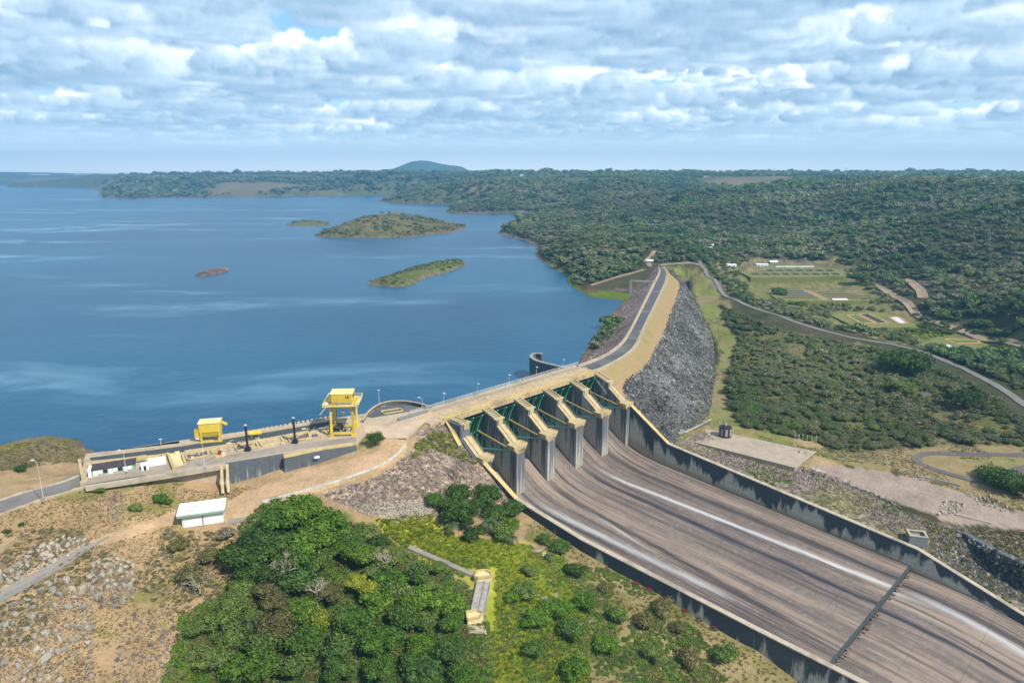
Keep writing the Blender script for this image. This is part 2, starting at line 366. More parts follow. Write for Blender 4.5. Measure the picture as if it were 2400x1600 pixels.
# ------------------------------------------------------------------ surveyed ground heights
ctrl_px = [
 (-100, 1195, -0.5), (0, 1178, -0.6), (0, 1205, -1.6), (100, 1150, -0.6), (200, 1128, -0.6), (-100, 1120, -2), (40, 1110, -2), (120, 1095, -2), (180, 1085, -1.5), (130, 1045, -5.5), (60, 1060, -6), (160, 1040, -6),
 (0, 1300, -6), (0, 1400, -10), (0, 1470, -12.5), (0, 1600, -17), (-250, 1500, -12), (100, 1230, -4), (100, 1330, -8.5), (200, 1170, -2.8), (200, 1300, -8), (200, 1400, -12), (200, 1470, -15), (200, 1600, -20),
 (300, 1140, -2.5), (300, 1215, -6), (400, 1120, -3), (400, 1180, -7.5), (480, 1235, -11), (480, 1150, -6.5), (535, 1132, -8), (440, 1210, -10), (540, 1235, -11), (615, 1185, -9.2), (615, 1160, -8.5), (560, 1160, -8.5),
 (665, 1100, -5.5), (665, 1150, -7.6), (757, 1078, -3.8), (757, 1120, -5.6), (834, 1052, -1.6), (834, 1090, -3.6), (880, 1060, -1.8), (900, 1090, -3.4), (870, 1110, -4.6), (960, 1040, -1.2), (930, 1070, -2.5), (990, 1000, -0.3), (950, 1020, -0.5),
 (750, 1150, -7.4), (880, 1120, -6), (960, 1060, -3.2), (1030, 995, -1.5),
 (300, 1300, -11), (400, 1330, -15), (400, 1470, -20.5), (400, 1600, -25), (550, 1250, -13), (600, 1330, -18), (600, 1470, -24), (600, 1600, -29), (700, 1300, -19), (800, 1200, -11.5), (700, 1220, -12),
 (900, 1150, -8.5), (1000, 1210, -16), (900, 1250, -20), (800, 1300, -21), (1000, 1100, -7.5), (1050, 1060, -8.5), (1100, 1130, -15), (1100, 1200, -21), (1150, 1195, -23), (1000, 1300, -23),
 (1120, 1340, -26), (1200, 1300, -27), (1300, 1300, -30.5), (1300, 1472, -34), (1100, 1472, -31), (1500, 1472, -38), (1100, 1600, -35), (1500, 1600, -42), (800, 1472, -28), (800, 1600, -33), (1700, 1600, -46), (950, 1400, -26), (2000, 1650, -52),
 # right of the chute
 (1640, 1010, -28.3), (1700, 1000, -28.3), (1900, 1090, -28.8), (1900, 1050, -28.8), (1760, 1010, -28.6), (1800, 1085, -30), (1900, 1120, -31.5), (2000, 1160, -33), (2060, 1190, -35), (2130, 1240, -37), (2180, 1232, -36.2),
 (2000, 1125, -31), (2100, 1100, -30), (2400, 1085, -30), (2400, 1200, -35), (2100, 1160, -33), (2200, 1200, -34.5), (2300, 1180, -34), (2300, 1228, -36.5), (2400, 1255, -38), (2210, 1245, -37.5), (2250, 1325, -47), (2300, 1362, -48.5), (2360, 1400, -50), (2420, 1330, -48), (2420, 1380, -51),
 (1750, 870, -32), (1900, 900, -32), (2100, 950, -32), (2350, 950, -30), (2400, 1000, -30), (1720, 950, -30.5), (1750, 1025, -29), (2000, 1045, -30), (2600, 1100, -32), (2700, 1300, -40),
 (1600, 462, 40), (1750, 446, 52), (1850, 434, 62), (2000, 421, 72), (1420, 492, 18),
 # road from the right abutment
 (1560, 622, 0), (1545, 615, 0), (1600, 625, -0.5), (1650, 628, -1.2), (1660, 650, -4), (1700, 700, -13), (1800, 740, -18), (1900, 770, -23), (2050, 800, -28), (2160, 822, -30), (2300, 885, -31), (2400, 950, -31.5), (1600, 648, -9), (1640, 690, -19), (1690, 740, -25), (1730, 790, -27), (1730, 705, -15),
 # terraces with ponds
 (1720, 640, -16), (1960, 640, -17), (1840, 627, -16), (1760, 653, -17.5), (1960, 653, -18.5), (1760, 672, -24), (2060, 672, -25), (1780, 700, -25), (2060, 703, -25.5), (1900, 690, -25), (1950, 735, -30), (2120, 765, -31), (1960, 760, -30), (2160, 740, -29), (2150, 797, -33), (2350, 800, -33), (2330, 820, -33),
 (1700, 610, -4), (1950, 605, -8), (2060, 650, -14), (2150, 700, -18), (2250, 740, -20), (2400, 760, -15), (2400, 830, -29), (2400, 700, 0), (2400, 600, 15), (2400, 500, 45), (2400, 430, 70), (2150, 600, 0), (2150, 500, 35), (2100, 440, 65), (2600, 700, 5), (2600, 550, 40), (2700, 850, -20),
 (1900, 575, -4), (1900, 520, 15), (2250, 428, 70), (1800, 470, 38), (1700, 560, 2), (1600, 590, 3), (1500, 560, 9), (1400, 530, 6), (1300, 525, 0), (1200, 545, -8), (1300, 600, 1), (1400, 640, -1), (1300, 560, 6), (1400, 580, 9), (1500, 600, 3), (1400, 675, -9),
 (1600, 505, 19), (1700, 480, 33), (1500, 500, 14), (1350, 505, 3), (1500, 432, 58), (1300, 450, 33), (1300, 480, 5), (1500, 470, 24), (1100, 440, 40), (1100, 472, 2), (1150, 488, -2), (930, 468, -6), (1000, 440, 26), (1200, 425, 55),
 (1200, 412, 75), (1500, 413, 77), (1700, 414, 74), (1900, 416, 72), (2300, 413, 78),
 (600, 440, 20), (300, 425, 45), (400, 452, -2), (600, 452, 4), (500, 420, 48), (500, 409, 74), (300, 408, 76), (800, 445, 6), (850, 430, 38), (800, 410, 73), (950, 414, 68), (1000, 425, 45), (250, 452, -6), (100, 434, -4), (100, 424, 12), (100, 412, 45), (0, 420, 25), (0, 410, 50), (230, 412, 60),
]
ctrl = [P(u, v, z) for u, v, z in ctrl_px]
for L, z in ((0, -2), (10, -7.5), (22, -14.5), (31, -20), (42, -26)): ctrl.append(SL(-3, L, z))
for L, z in ((22, -15), (31, -21), (45, -28.5), (62, -30), (100, -33.5), (153, -39)): ctrl.append(SL(99 if L < 50 else 100, L, z))
for L, z in ((58, -29.5), (70, -32), (84, -34.5), (105, -37.5), (134, -41.5), (170, -46)): ctrl.append(SL((L - 45) * .109 - 3.5, L, z))
ctrl += [tuple(t) for t in toeB[2:-1:2]]
for a in range(0, 360, 20):
    x, y = 9000 * math.sin(R(a)), 9000 * math.cos(R(a)); ctrl.append((x, y, 80.0))
    x, y = 16000 * math.sin(R(a)), 16000 * math.cos(R(a)); ctrl.append((x, y, 82.0))
for u_, y_, z_ in ((1500, 1950, 8), (1650, 2150, 10), (1800, 2350, 20), (1950, 2500, 35), (1650, 2900, 62), (1850, 3000, 70)): ctrl.append(((u_ - 1200) / FPX * y_, y_, z_))
ctrl += [(0, 90, -52), (150, 110, -62), (-150, 90, -25), (0, -100, -70), (300, 150, -65), (-300, 100, -8), (200, 160, -62), (500, 250, -30), (0, -1500, 20), (-1200, -300, 10), (1200, -200, 10), (1000, 500, 30)]
ctrl = np.array(ctrl, float)
def _fitrbf(c):
    x = c[:, :2] / 1000.0; n = len(c)
    A = np.linalg.norm(x[:, None] - x[None], axis=2); A[np.diag_indices(n)] = -0.0004
    Pm = np.c_[np.ones(n), x]
    M = np.zeros((n + 3, n + 3)); M[:n, :n] = A; M[:n, n:] = Pm; M[n:, :n] = Pm.T
    return x, np.linalg.solve(M, np.r_[c[:, 2], 0, 0, 0])
CX, CW = _fitrbf(ctrl)
def rbf(x, y):
    x = np.ravel(np.asarray(x, float)) / 1000; y = np.ravel(np.asarray(y, float)) / 1000; out = np.empty(x.shape)
    for i in range(0, len(x), 60000):
        xs, ys = x[i:i + 60000], y[i:i + 60000]
        r = np.sqrt((xs[:, None] - CX[None, :, 0]) ** 2 + (ys[:, None] - CX[None, :, 1]) ** 2)
        out[i:i + 60000] = r @ CW[:-3] + CW[-3] + xs * CW[-2] + ys * CW[-1]
    return out
CHUTE = [SL(-1, -16)[:2], SL(-1, 40)[:2], (23.6, 224.6), (74.6, 182.6), (96, 164), SL(97.5 + 12, 240)[:2], SL(97, 190)[:2], SL(97, -16)[:2]]
FOOT = [tuple(p[:2]) for p in cL] + [tuple(p[:2]) for p in toeB[::-1]]
INTAKE = [P(u, v, 0)[:2] for u, v in [(187, 1132), (200, 1064), (620, 1003), (862, 968), (900, 950), (960, 950), (1010, 962), (1043, 977), (1000, 985), (955, 1024), (850, 1024), (834, 1044), (757, 1050), (665, 1064), (528, 1086)]]
DOWN = [(-4000, -4000), (-4000, 60), (-330, 150), (-230, 190), (-141, 222), (-60, 262), SL(0, -6)[:2], SL(97, -6)[:2]] + [tuple(p[:2]) for p in (cL + cR)[4::6] / 2] + [(200, 740), (300, 950), (500, 1500), (900, 1700), (8000, 1700), (8000, -4000)]
ISL = [(isl_big, 0.28, 30), (isl_small, 0.22, 4), (isl_mid, 0.30, 5.5), (isl_tiny, 0.5, 3.0)]
def wdist(x, y):                                     # positive inside open water
    d = sdpoly(x, y, shore)
    nz = fbm(x, y, 60, 3, 5) * 7 * np.clip(np.hypot(x, y) / 900, 0.12, 2.5)
    d = d + nz * sstep(np.hypot(x, y), 300, 520)
    for poly, s, h in ISL:
        di = sdpoly(x, y, poly); di = di + fbm(x, y, 14, 3, 9) * 3.5 * (1 if h > 4 else .5) * (np.abs(di) < 60)
        d = np.minimum(d, -di)
    return d
def H(x, y, full=False):
    shp = np.shape(x); x = np.ravel(np.asarray(x, float)); y = np.ravel(np.asarray(y, float))
    r = np.hypot(x, y); z = rbf(x, y)
    z += fbm(x, y, 9, 3, 1) * 0.45
    pc = P(1900, 700, -25); calm = sstep(np.hypot(x - pc[0], (y - pc[1]) * .8), 110, 190)
    z += fbm(x, y, 230, 4, 2) * 24 * sstep(r, 480, 1250) * calm
    z += fbm(x, y, 600, 4, 3) * 16 * sstep(r, 1500, 3200)
    z = np.where(z > 70, 70 + (z - 70) * 0.35, z)
    d = wdist(x, y)
    land = np.maximum(z - WL, 0.7); 
    land = np.minimum(land, 0.15 + (-d) * (0.42 + 0.25 * fbm(x, y, 25, 2, 6)))
    for poly, s, h in ISL:
        di = sdpoly(x, y, poly); m = di > -8
        hh = np.clip(di, 0, None); prof = h * (1 - np.exp(-hh * s * 1.4 / h)) * (1 + 0.35 * fbm(x, y, 45, 3, 8))
        if h > 20:
            px, py = P(868, 540, WL)[:2]; prof = prof * (0.55 + 0.6 * np.exp(-((x - px) / 75) ** 2))
        land = np.where(m & (d < 0), 0.4 + prof, land)
    zz = np.where(d > 0, WL - np.minimum(0.3 * d, 12) - 0.1, WL + land)
    # below the dam the valley lies deeper than the reservoir
    zz = np.where(inpoly(x, y, DOWN), z, zz)
    # built ground
    zz = np.where(sdpoly(x, y, CHUTE) > 0, -66.0, zz)
    inf = sdpoly(x, y, FOOT)
    zz = np.where(inf > 0, np.minimum(zz, np.maximum(WL - 20, zz - np.minimum(inf * .7, 9))), zz)
    zz = np.where(inf > 6, np.minimum(zz, -34), zz)
    ii = sdpoly(x, y, INTAKE)
    zz = np.where(ii > 0, np.minimum(zz, -0.4 - np.minimum(ii * 2, 3)), zz)
    zz = np.where((ii > -14) & (d < 0) & (ii <= 0), np.minimum(zz, -0.25), zz)
    return zz.reshape(shp)
def hit(u, v, off=0.0):
    """where the sight line through a surveyed picture point meets the ground"""
    d = ray(u, v); t = np.r_[np.linspace(110, 600, 500), np.linspace(602, 2600, 500), np.linspace(2610, 8800, 500)]
    x, y, z = d[0] * t, d[1] * t, CAM_H + d[2] * t
    g = H(x, y) + off; i = int(np.argmax(z < g)); i = max(i, 1)
    f = (z[i - 1] - g[i - 1]) / ((z[i - 1] - g[i - 1]) - (z[i] - g[i]) + 1e-9)
    tt = t[i - 1] + f * (t[i] - t[i - 1])
    return (d[0] * tt, d[1] * tt, CAM_H + d[2] * tt - off)
def hline(pts, off=0.0): return [hit(u, v, off) for u, v in pts]

# ------------------------------------------------------------------ land cover, by outlines surveyed on the ground
POLY = dict(
 rockslope=[(1040, 985), (1062, 1010), (1150, 1110), (1225, 1200), (1130, 1215), (1000, 1222), (880, 1205), (800, 1180), (760, 1160), (830, 1135), (900, 1108), (960, 1062), (985, 1010)],
 brightgrass=[(880, 1215), (1010, 1205), (1040, 1250), (1240, 1280), (1320, 1310), (1380, 1472), (1380, 1610), (1150, 1610), (1140, 1472), (1100, 1360), (960, 1290), (900, 1240)],
 valley=[(560, 1230), (640, 1170), (830, 1220), (960, 1300), (1090, 1370), (1150, 1472), (1150, 1610), (380, 1610), (430, 1440), (540, 1380)],
 chutebank=[(1230, 1180), (1360, 1255), (1480, 1350), (1640, 1440), (1760, 1480), (1900, 1610), (1390, 1610), (1330, 1330), (1240, 1260)],
 dirtroad=[(900, 1028), (958, 1026), (950, 1060), (925, 1085), (800, 1132), (612, 1184), (560, 1230), (520, 1215), (420, 1225), (300, 1260), (190, 1290), (120, 1340), (0, 1400), (0, 1372), (120, 1310), (280, 1240), (420, 1195), (540, 1170), (600, 1140), (760, 1085), (880, 1060)],
 riprap=[(1570, 1035), (1640, 1012), (1900, 1098), (1960, 1118), (2060, 1168), (2180, 1225), (2250, 1240), (2400, 1250), (2420, 1450), (2150, 1300), (1900, 1180), (1700, 1100)],
 gravel=[(1900, 1086), (1935, 1085), (2160, 1120), (2260, 1160), (2400, 1205), (2420, 1245), (2230, 1225), (2080, 1165), (1910, 1112)],
 thicket=[(1690, 715), (1800, 770), (1960, 800), (2160, 850), (2280, 905), (2400, 990), (2420, 1045), (2250, 1040), (2100, 1048), (1990, 1058), (1840, 1020), (1745, 1000), (1712, 950), (1706, 880), (1735, 800), (1700, 750)],
 toegrass=[(1560, 625), (1650, 630), (1700, 705), (1740, 760), (1730, 800), (1705, 880), (1710, 950), (1740, 1000), (1660, 1000), (1660, 900), (1690, 830), (1640, 720), (1600, 650)],
 ponds=[(1665, 618), (1700, 604), (1960, 610), (2030, 640), (2070, 690), (2130, 735), (2240, 765), (2360, 800), (2360, 830), (2200, 820), (2080, 795), (1940, 765), (1800, 718), (1700, 680)],
 field=[(2050, 1040), (2400, 1035), (2420, 1120), (2400, 1200), (2250, 1150), (2100, 1110), (1900, 1075), (1760, 1015), (1900, 1050)],
)
def cover(u, v):
    return {k: inpoly(u, v, p) for k, p in POLY.items()}
def forest_mask(x, y, z, u, v, d):
    """1 where closed tree cover stands"""
    r = np.hypot(x, y)
    f = (y > 430) & (d < -6 * np.clip(r / 900, .3, 3))
    f &= ~inpoly(u, v, POLY['toegrass']) & ~inpoly(u, v, POLY['ponds']) & ~inpoly(u, v, POLY['thicket'])
    f &= ~inpoly(u, v, [(1300, 720), (1345, 672), (1420, 655), (1480, 636), (1530, 620), (1620, 612), (1660, 625), (1700, 690), (1640, 760), (1500, 760)])
    f &= ~inpoly(u, v, [(1560, 800), (1640, 640), (1720, 700), (1900, 762), (2170, 815), (2420, 945), (2420, 1200), (1560, 1200)])
    for poly, s, h in ISL: f &= sdpoly(x, y, poly) < -10
    f &= ~((r > 2600) & (fbm(x, y, 420, 3, 31) > 0.22))
    f &= ~((r > 1500) & (z > 55) & (fbm(x, y, 260, 2, 33) > 0.30))
    return f

# ------------------------------------------------------------------ ground sheet
def make_ground():
    A = []
    a = 0.0
    da = R(0.115)
    front = np.arange(-R(43), R(43) + da / 2, da)
    back = np.linspace(R(43), R(360 - 43), 60)[1:-1]
    ang = np.r_[front, back]
    rr = [40.0]
    while rr[-1] < 8900:
        r = rr[-1]
        if r < 110: dr = 6
        else: dr = min(max(r * r / 130 * 0.0020, 0.55), r * 0.0105)
        if r > 6000: dr = r * 0.03
        rr.append(r + dr)
    rr = np.array(rr); na, nr = len(ang), len(rr)
    AA, RR = np.meshgrid(ang, rr)
    x = (np.sin(AA) * RR).ravel(); y = (np.cos(AA) * RR).ravel()
    z = H(x, y)
    d = wdist(x, y)
    # faces
    i = np.arange(nr - 1)[:, None]; j = np.arange(na)[None, :]; j2 = (j + 1) % na
    f = np.stack([i * na + j, i * na + j2, (i + 1) * na + j2, (i + 1) * na + j], -1).reshape(-1, 4)
    f = f[:, ::-1]
    v = np.stack([x, y, z], 1)
    # centre fan
    vc = len(v); v = np.r_[v, [[0, 0, -60.0]]]
    me = npmesh('ground', v, f, None)
    # colour of the soil and the low growth
    u, vv = proj(x, y, z); c = cover(u, vv); r = np.hypot(x, y)
    n1 = fbm(x, y, 14, 4, 21); n2 = fbm(x, y, 4, 3, 22); n3 = fbm(x, y, 45, 3, 23); n4 = fbm(x, y, 250, 4, 24)
    def L(a, b, t): 
        t = np.clip(t, 0, 1)[:, None]; return np.array(a)[None] * (1 - t) + np.array(b)[None] * t if np.ndim(a) == 1 else a * (1 - t) + np.array(b) * t
    dry1, dry2, dirt, olive = (0.38, 0.27, 0.14), (0.29, 0.195, 0.115), (0.43, 0.275, 0.16), (0.19, 0.185, 0.05)
    col = L(dry1, dry2, 0.5 + n1 * .8); col = L(col, dirt, sstep(n2 + n3, 0.1, 0.6)); col = L(col, olive, sstep(n3 + n2 * .6 + n1 * .4, 0.12, 0.5) * .85)
    def soft(name, w):                                # soft-edged membership
        p = POLY[name]; m = inpoly(u, vv, p); dd = dpoly(u, vv, p)
        s = np.where(m, dd, -dd) + n2 * w * 1.4 + n1 * w
        return sstep(s, -w * .5, w * .5)
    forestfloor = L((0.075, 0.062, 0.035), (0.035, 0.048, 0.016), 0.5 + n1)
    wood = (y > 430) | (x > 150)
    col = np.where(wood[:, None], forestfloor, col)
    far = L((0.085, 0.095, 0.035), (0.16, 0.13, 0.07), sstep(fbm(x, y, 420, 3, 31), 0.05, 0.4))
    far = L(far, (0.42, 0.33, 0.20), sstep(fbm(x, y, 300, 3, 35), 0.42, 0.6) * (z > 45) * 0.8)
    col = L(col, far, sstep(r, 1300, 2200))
    def M(name, w, a, b, t):
        k = soft(name, w)[:, None]; return col * (1 - k) + L(a, b, t) * k
    col = M('rockslope', 14, (0.20, 0.15, 0.12), (0.28, 0.21, 0.155), 0.5 + n2 + n1 * .5)
    col = M('valley', 14, (0.05, 0.075, 0.015), (0.14, 0.13, 0.045), 0.5 + n1 + n2 * .5)
    col = M('brightgrass', 10, (0.22, 0.26, 0.025), (0.36, 0.33, 0.05), 0.45 + n1 * .9 + n2 * .7)
    col = M('chutebank', 12, (0.30, 0.23, 0.115), (0.14, 0.14, 0.04), 0.4 + n1 + n2 * .5)
    col = M('dirtroad', 6, (0.47, 0.315, 0.185), (0.41, 0.29, 0.17), 0.5 + n1)
    col = M('toegrass', 12, (0.24, 0.19, 0.10), (0.16, 0.19, 0.04), 0.4 + n1 * .9 + n3 * .9)
    col = M('field', 12, (0.26, 0.20, 0.10), (0.15, 0.18, 0.04), 0.35 + n1 * .6 + n3)
    col = M('thicket', 10, (0.105, 0.115, 0.035), (0.17, 0.15, 0.07), 0.4 + n1)
    col = M('riprap', 10, (0.19, 0.155, 0.125), (0.15, 0.15, 0.05), 0.35 + n1 + n3 * .6)
    POLY['rockcut'] = [(2175, 1238), (2240, 1246), (2420, 1300), (2420, 1425), (2300, 1378), (2175, 1300)]
    col = M('rockcut', 8, (0.07, 0.068, 0.055), (0.13, 0.115, 0.06), 0.4 + n1 + n2)
    col = M('gravel', 6, (0.33, 0.255, 0.205), (0.27, 0.215, 0.175), 0.5 + n1 * .6 + n2 * .3)
    col = M('ponds', 8, (0.12, 0.13, 0.04), (0.22, 0.18, 0.09), 0.4 + n1 + n2)
    # left bank above the road, scrubby
    lb = inpoly(u, vv, [(-200, 1000), (200, 1010), (190, 1085), (100, 1080), (60, 1100), (-200, 1110)])
    col = np.where(lb[:, None], L((0.17, 0.14, 0.075), (0.13, 0.12, 0.04), 0.5 + n1 + n2), col)
    # islands and peninsula shore
    for poly, s, h in ISL:
        di = sdpoly(x, y, poly); m = di > -8
        ic = L((0.165, 0.135, 0.060), (0.075, 0.080, 0.028), 0.5 + n1 + n2 * .6) if h > 20 else (L((0.09, 0.115, 0.025), (0.17, 0.15, 0.07), 0.2 + n2 + n1) if h > 3.5 else L((0.085, 0.066, 0.045), (0.16, 0.125, 0.09), 0.4 + n2))
        col = np.where(m[:, None], ic, col)
    band = (z > WL - .5) & (z < WL + 1.6 + n2 + 1.5 * sstep(r, 900, 2500)) & (r > 240)
    col = np.where(band[:, None], L((0.095, 0.072, 0.055), (0.19, 0.145, 0.10), 0.4 + n2), col)
    alg = band & inpoly(u, vv, [(1262, 590), (1300, 600), (1345, 640), (1350, 668), (1480, 690), (1480, 712), (1400, 712), (1340, 690), (1315, 672), (1310, 650)]) & (z < WL + 1.3)
    col = np.where(alg[:, None], np.array([[0.10, 0.14, 0.012]]), col)
    red = inpoly(u, vv, [(1345, 670), (1400, 682), (1450, 690), (1440, 702), (1380, 695)]) & (z < WL + 2.5) & ~alg
    col = np.where(red[:, None], np.array([[0.13, 0.055, 0.045]]), col)
    al2 = inpoly(u, vv, [(-50, 1055), (50, 1038), (70, 1046), (0, 1075), (-50, 1085)])
    col = np.where(al2[:, None], L((0.20, 0.18, 0.02), (0.10, 0.14, 0.015), 0.5 + n2), col)
    col = np.r_[col, [[0.2, 0.15, 0.1]]]
    at = me.color_attributes.new(name='Col', type='FLOAT_COLOR', domain='POINT')
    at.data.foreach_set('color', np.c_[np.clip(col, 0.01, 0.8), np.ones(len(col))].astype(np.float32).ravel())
    rk = np.zeros(len(v), np.float32); rk[:-1] = np.maximum(soft('rockslope', 14), soft('riprap', 10)).astype(np.float32)
    a2 = me.attributes.new('rocky', 'FLOAT', 'POINT'); a2.data.foreach_set('value', rk)
    me.materials.append(MAT['ground'])
    o = bpy.data.objects.new('ground', me); COL.objects.link(o); tag(o, kind='structure')
    # water sheet on the same grid: everything open plus a margin under the banks
    LX, LL = toloc(x, y)
    keep = (d > -16 - r * .004) & ~((LL > -1.6) & (LX > -40) & (LX < 112)) & ~((sdpoly(x, y, INTAKE) > 9)) & (z < WL + 12)
    fk = keep[f].all(1)
    # coarser: every face kept as is
    fw = f[fk]; used = np.unique(fw); remap = np.zeros(len(v), np.int64); remap[used] = np.arange(len(used))
    vw = v[used].copy(); vw[:, 2] = WL
    mw = npmesh('reservoir', vw, remap[fw], MAT['water'])
    ow = bpy.data.objects.new('reservoir', mw); COL.objects.link(ow); tag(ow, kind='structure')
    return o

# ------------------------------------------------------------------ materials
MAT = {}
def newmat(name, rough=0.9, spec=0.2):
    m = bpy.data.materials.new(name); m.use_nodes = True
    nt = NT(m.node_tree); b = m.node_tree.nodes['Principled BSDF']
    b.inputs['Roughness'].default_value = rough; b.inputs['Specular IOR Level'].default_value = spec
    MAT[name] = m
    def setc(c): m.node_tree.links.new(c, b.inputs['Base Color']) if isinstance(c, bpy.types.NodeSocket) else setattr(b.inputs['Base Color'], 'default_value', (*c, 1))
    def bump(h, strength=0.5, dist=0.3):
        nd = nt.n('ShaderNodeBump', {'Height': h, 'Strength': strength, 'Distance': dist}); m.node_tree.links.new(nd.outputs[0], b.inputs['Normal'])
    return m, nt, b, setc, bump
def obc(nt): return nt.n('ShaderNodeTexCoord').outputs['Object']
def uvc(nt): return nt.n('ShaderNodeTexCoord').outputs['UV']
def orand(nt): return nt.n('ShaderNodeObjectInfo').outputs['Random']

def make_materials():
    # ground
    m, nt, b, setc, bump = newmat('ground', 0.95, 0.1)
    pos = nt.n('ShaderNodeNewGeometry').outputs['Position']
    vc = nt.n('ShaderNodeVertexColor', layer_name='Col').outputs[0]
    f1 = nt.noise(pos, 0.9, 5, 0.65); f2 = nt.noise(pos, 0.13, 4, 0.6); f3 = nt.noise(pos, 0.012, 3, 0.6)
    k = nt.math('ADD', nt.math('MULTIPLY', f1, 0.9), nt.math('MULTIPLY', f2, 0.9))
    k = nt.math('ADD', nt.math('SUBTRACT', k, 0.9), 1.0)
    k = nt.ramp(nt.math('MULTIPLY', k, 0.5), [(0.2, 0.42), (0.5, 1.0), (0.8, 1.5)])
    c1 = nt.mix(1.0, vc, k, 'MULTIPLY')
    # rocky speckle
    vo = nt.n('ShaderNodeTexVoronoi', {'Vector': pos, 'Scale': 0.75}, feature='F1')
    rk = nt.n('ShaderNodeAttribute', attribute_name='rocky').outputs['Fac']
    sp = nt.ramp(nt.n('ShaderNodeSeparateColor', {0: vo.outputs['Color']}).outputs[0], [(0.0, 0.55), (0.5, 0.95), (1.0, 1.7)])
    c2 = nt.mix(rk, c1, nt.mix(1.0, c1, sp, 'MULTIPLY'))
    setc(c2)
    bump(nt.math('ADD', nt.math('MULTIPLY', f1, 1.0), nt.math('MULTIPLY', nt.math('SUBTRACT', 1.0, vo.outputs['Distance']), rk)), 0.9, 0.5)
    # water
    m, nt, b, setc, bump = newmat('water', 0.09, 0.38)
    b.inputs['IOR'].default_value = 1.333
    pos = nt.n('ShaderNodeNewGeometry').outputs['Position']
    warp = nt.vmath('ADD', pos, nt.vmath('MULTIPLY', nt.noise(pos, 0.006, 3, 0.5, color=True), (90, 90, 0)))
    sl = nt.noise(nt.mapping(warp, (0.0016, 0.0090, 1), (2.3, 5.1, 0), (0, 0, 0.12)), 1.0, 4, 0.55)
    sl2 = nt.noise(nt.mapping(warp, (0.010, 0.018, 1), (7.3, 1.1, 0), (0, 0, -0.3)), 1.0, 5, 0.6)
    slick = nt.math('MULTIPLY', nt.smooth(sl, 0.53, 0.68), nt.smooth(sl2, 0.38, 0.62))
    big = nt.noise(nt.mapping(pos, (0.0022, 0.0032, 1), (4, 2, 0)), 1.0, 3, 0.5)
    deep = nt.mix(nt.smooth(big, 0.35, 0.65), (0.001, 0.054, 0.122), (0.004, 0.084, 0.165))
    setc(nt.mix(nt.math('MULTIPLY', slick, 0.8), deep, (0.085, 0.22, 0.32)))
    wv = nt.noise(nt.mapping(pos, (1, 1, 1)), 0.9, 4, 0.6); wv2 = nt.noise(pos, 0.16, 3, 0.5)
    hgt = nt.math('ADD', nt.math('MULTIPLY', wv, 0.35), nt.math('MULTIPLY', wv2, 0.9))
    bs = nt.math('SUBTRACT', 0.62, nt.math('MULTIPLY', slick, 0.42))
    nd = nt.n('ShaderNodeBump', {'Height': hgt, 'Strength': bs, 'Distance': 0.9}); m.node_tree.links.new(nd.outputs[0], b.inputs['Normal'])
    m.node_tree.links.new(nt.math('SUBTRACT', 0.26, nt.math('MULTIPLY', slick, 0.14)), b.inputs['Roughness'])
    # foliage
    def foliage(name, cols, rough=0.6, trans=0.25):
        m, nt, b, setc, bump = newmat(name, rough, 0.25)
        r = orand(nt); pos = nt.n('ShaderNodeNewGeometry').outputs['Position']
        nz = nt.noise(pos, 0.55, 3, 0.6); lo = nt.noise(pos, 0.007, 4, 0.62)
        rl = nt.n('ShaderNodeNewGeometry').outputs['Random Per Island']
        fac = nt.math('ADD', nt.math('MULTIPLY', r, 0.55), nt.math('ADD', nt.math('MULTIPLY', nz, 0.22), nt.math('ADD', nt.math('MULTIPLY', rl, 0.15), nt.math('MULTIPLY', nt.math('SUBTRACT', lo, 0.5), 2.2))), clamp=True)
        n = len(cols); c = nt.ramp(fac, [((i + .5) / n, cc) for i, cc in enumerate(cols)])
        c = nt.mix(1.0, c, nt.ramp(rl, [(0, 0.55), (1, 1.45)]), 'MULTIPLY')
        c = nt.mix(1.0, c, nt.ramp(nt.noise(pos, 0.0045, 4, 0.6), [(0.32, 0.74), (0.5, 1.0), (0.68, 1.38)]), 'MULTIPLY')  # broad patches: species tone plus cloud shade put into the leaf colour
        setc(c)
        tr = nt.n('ShaderNodeBsdfTranslucent', {'Color': nt.mix(1.0, c, (1.3, 1.5, 0.6), 'MULTIPLY')})
        mx = nt.n('ShaderNodeMixShader', {0: trans, 1: b.outputs[0], 2: tr.outputs[0]})
        m.node_tree.links.new(mx.outputs[0], m.node_tree.nodes['Material Output'].inputs[0])
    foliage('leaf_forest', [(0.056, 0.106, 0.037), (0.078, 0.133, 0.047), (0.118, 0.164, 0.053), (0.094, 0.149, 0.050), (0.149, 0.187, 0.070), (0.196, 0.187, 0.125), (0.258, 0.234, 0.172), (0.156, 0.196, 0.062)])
    foliage('leaf_thicket', [(0.072, 0.117, 0.037), (0.111, 0.137, 0.054), (0.098, 0.150, 0.034), (0.169, 0.156, 0.098), (0.137, 0.169, 0.041), (0.215, 0.189, 0.124), (0.156, 0.182, 0.059)])
    foliage('leaf_green', [(0.075, 0.156, 0.015), (0.112, 0.206, 0.018), (0.150, 0.244, 0.022)])
    foliage('leaf_dark', [(0.044, 0.088, 0.014), (0.062, 0.118, 0.017), (0.086, 0.150, 0.024)])  # dark leaves; on the grove trees this colour also carries shade
    foliage('leaf_mid', [(0.075, 0.143, 0.026), (0.128, 0.194, 0.038), (0.179, 0.217, 0.053), (0.098, 0.164, 0.045)])
    foliage('leaf_yellow', [(0.22, 0.28, 0.022), (0.33, 0.35, 0.035), (0.40, 0.37, 0.05)], trans=0.35)
    foliage('leaf_olive', [(0.13, 0.125, 0.04), (0.18, 0.16, 0.06), (0.11, 0.12, 0.03)])
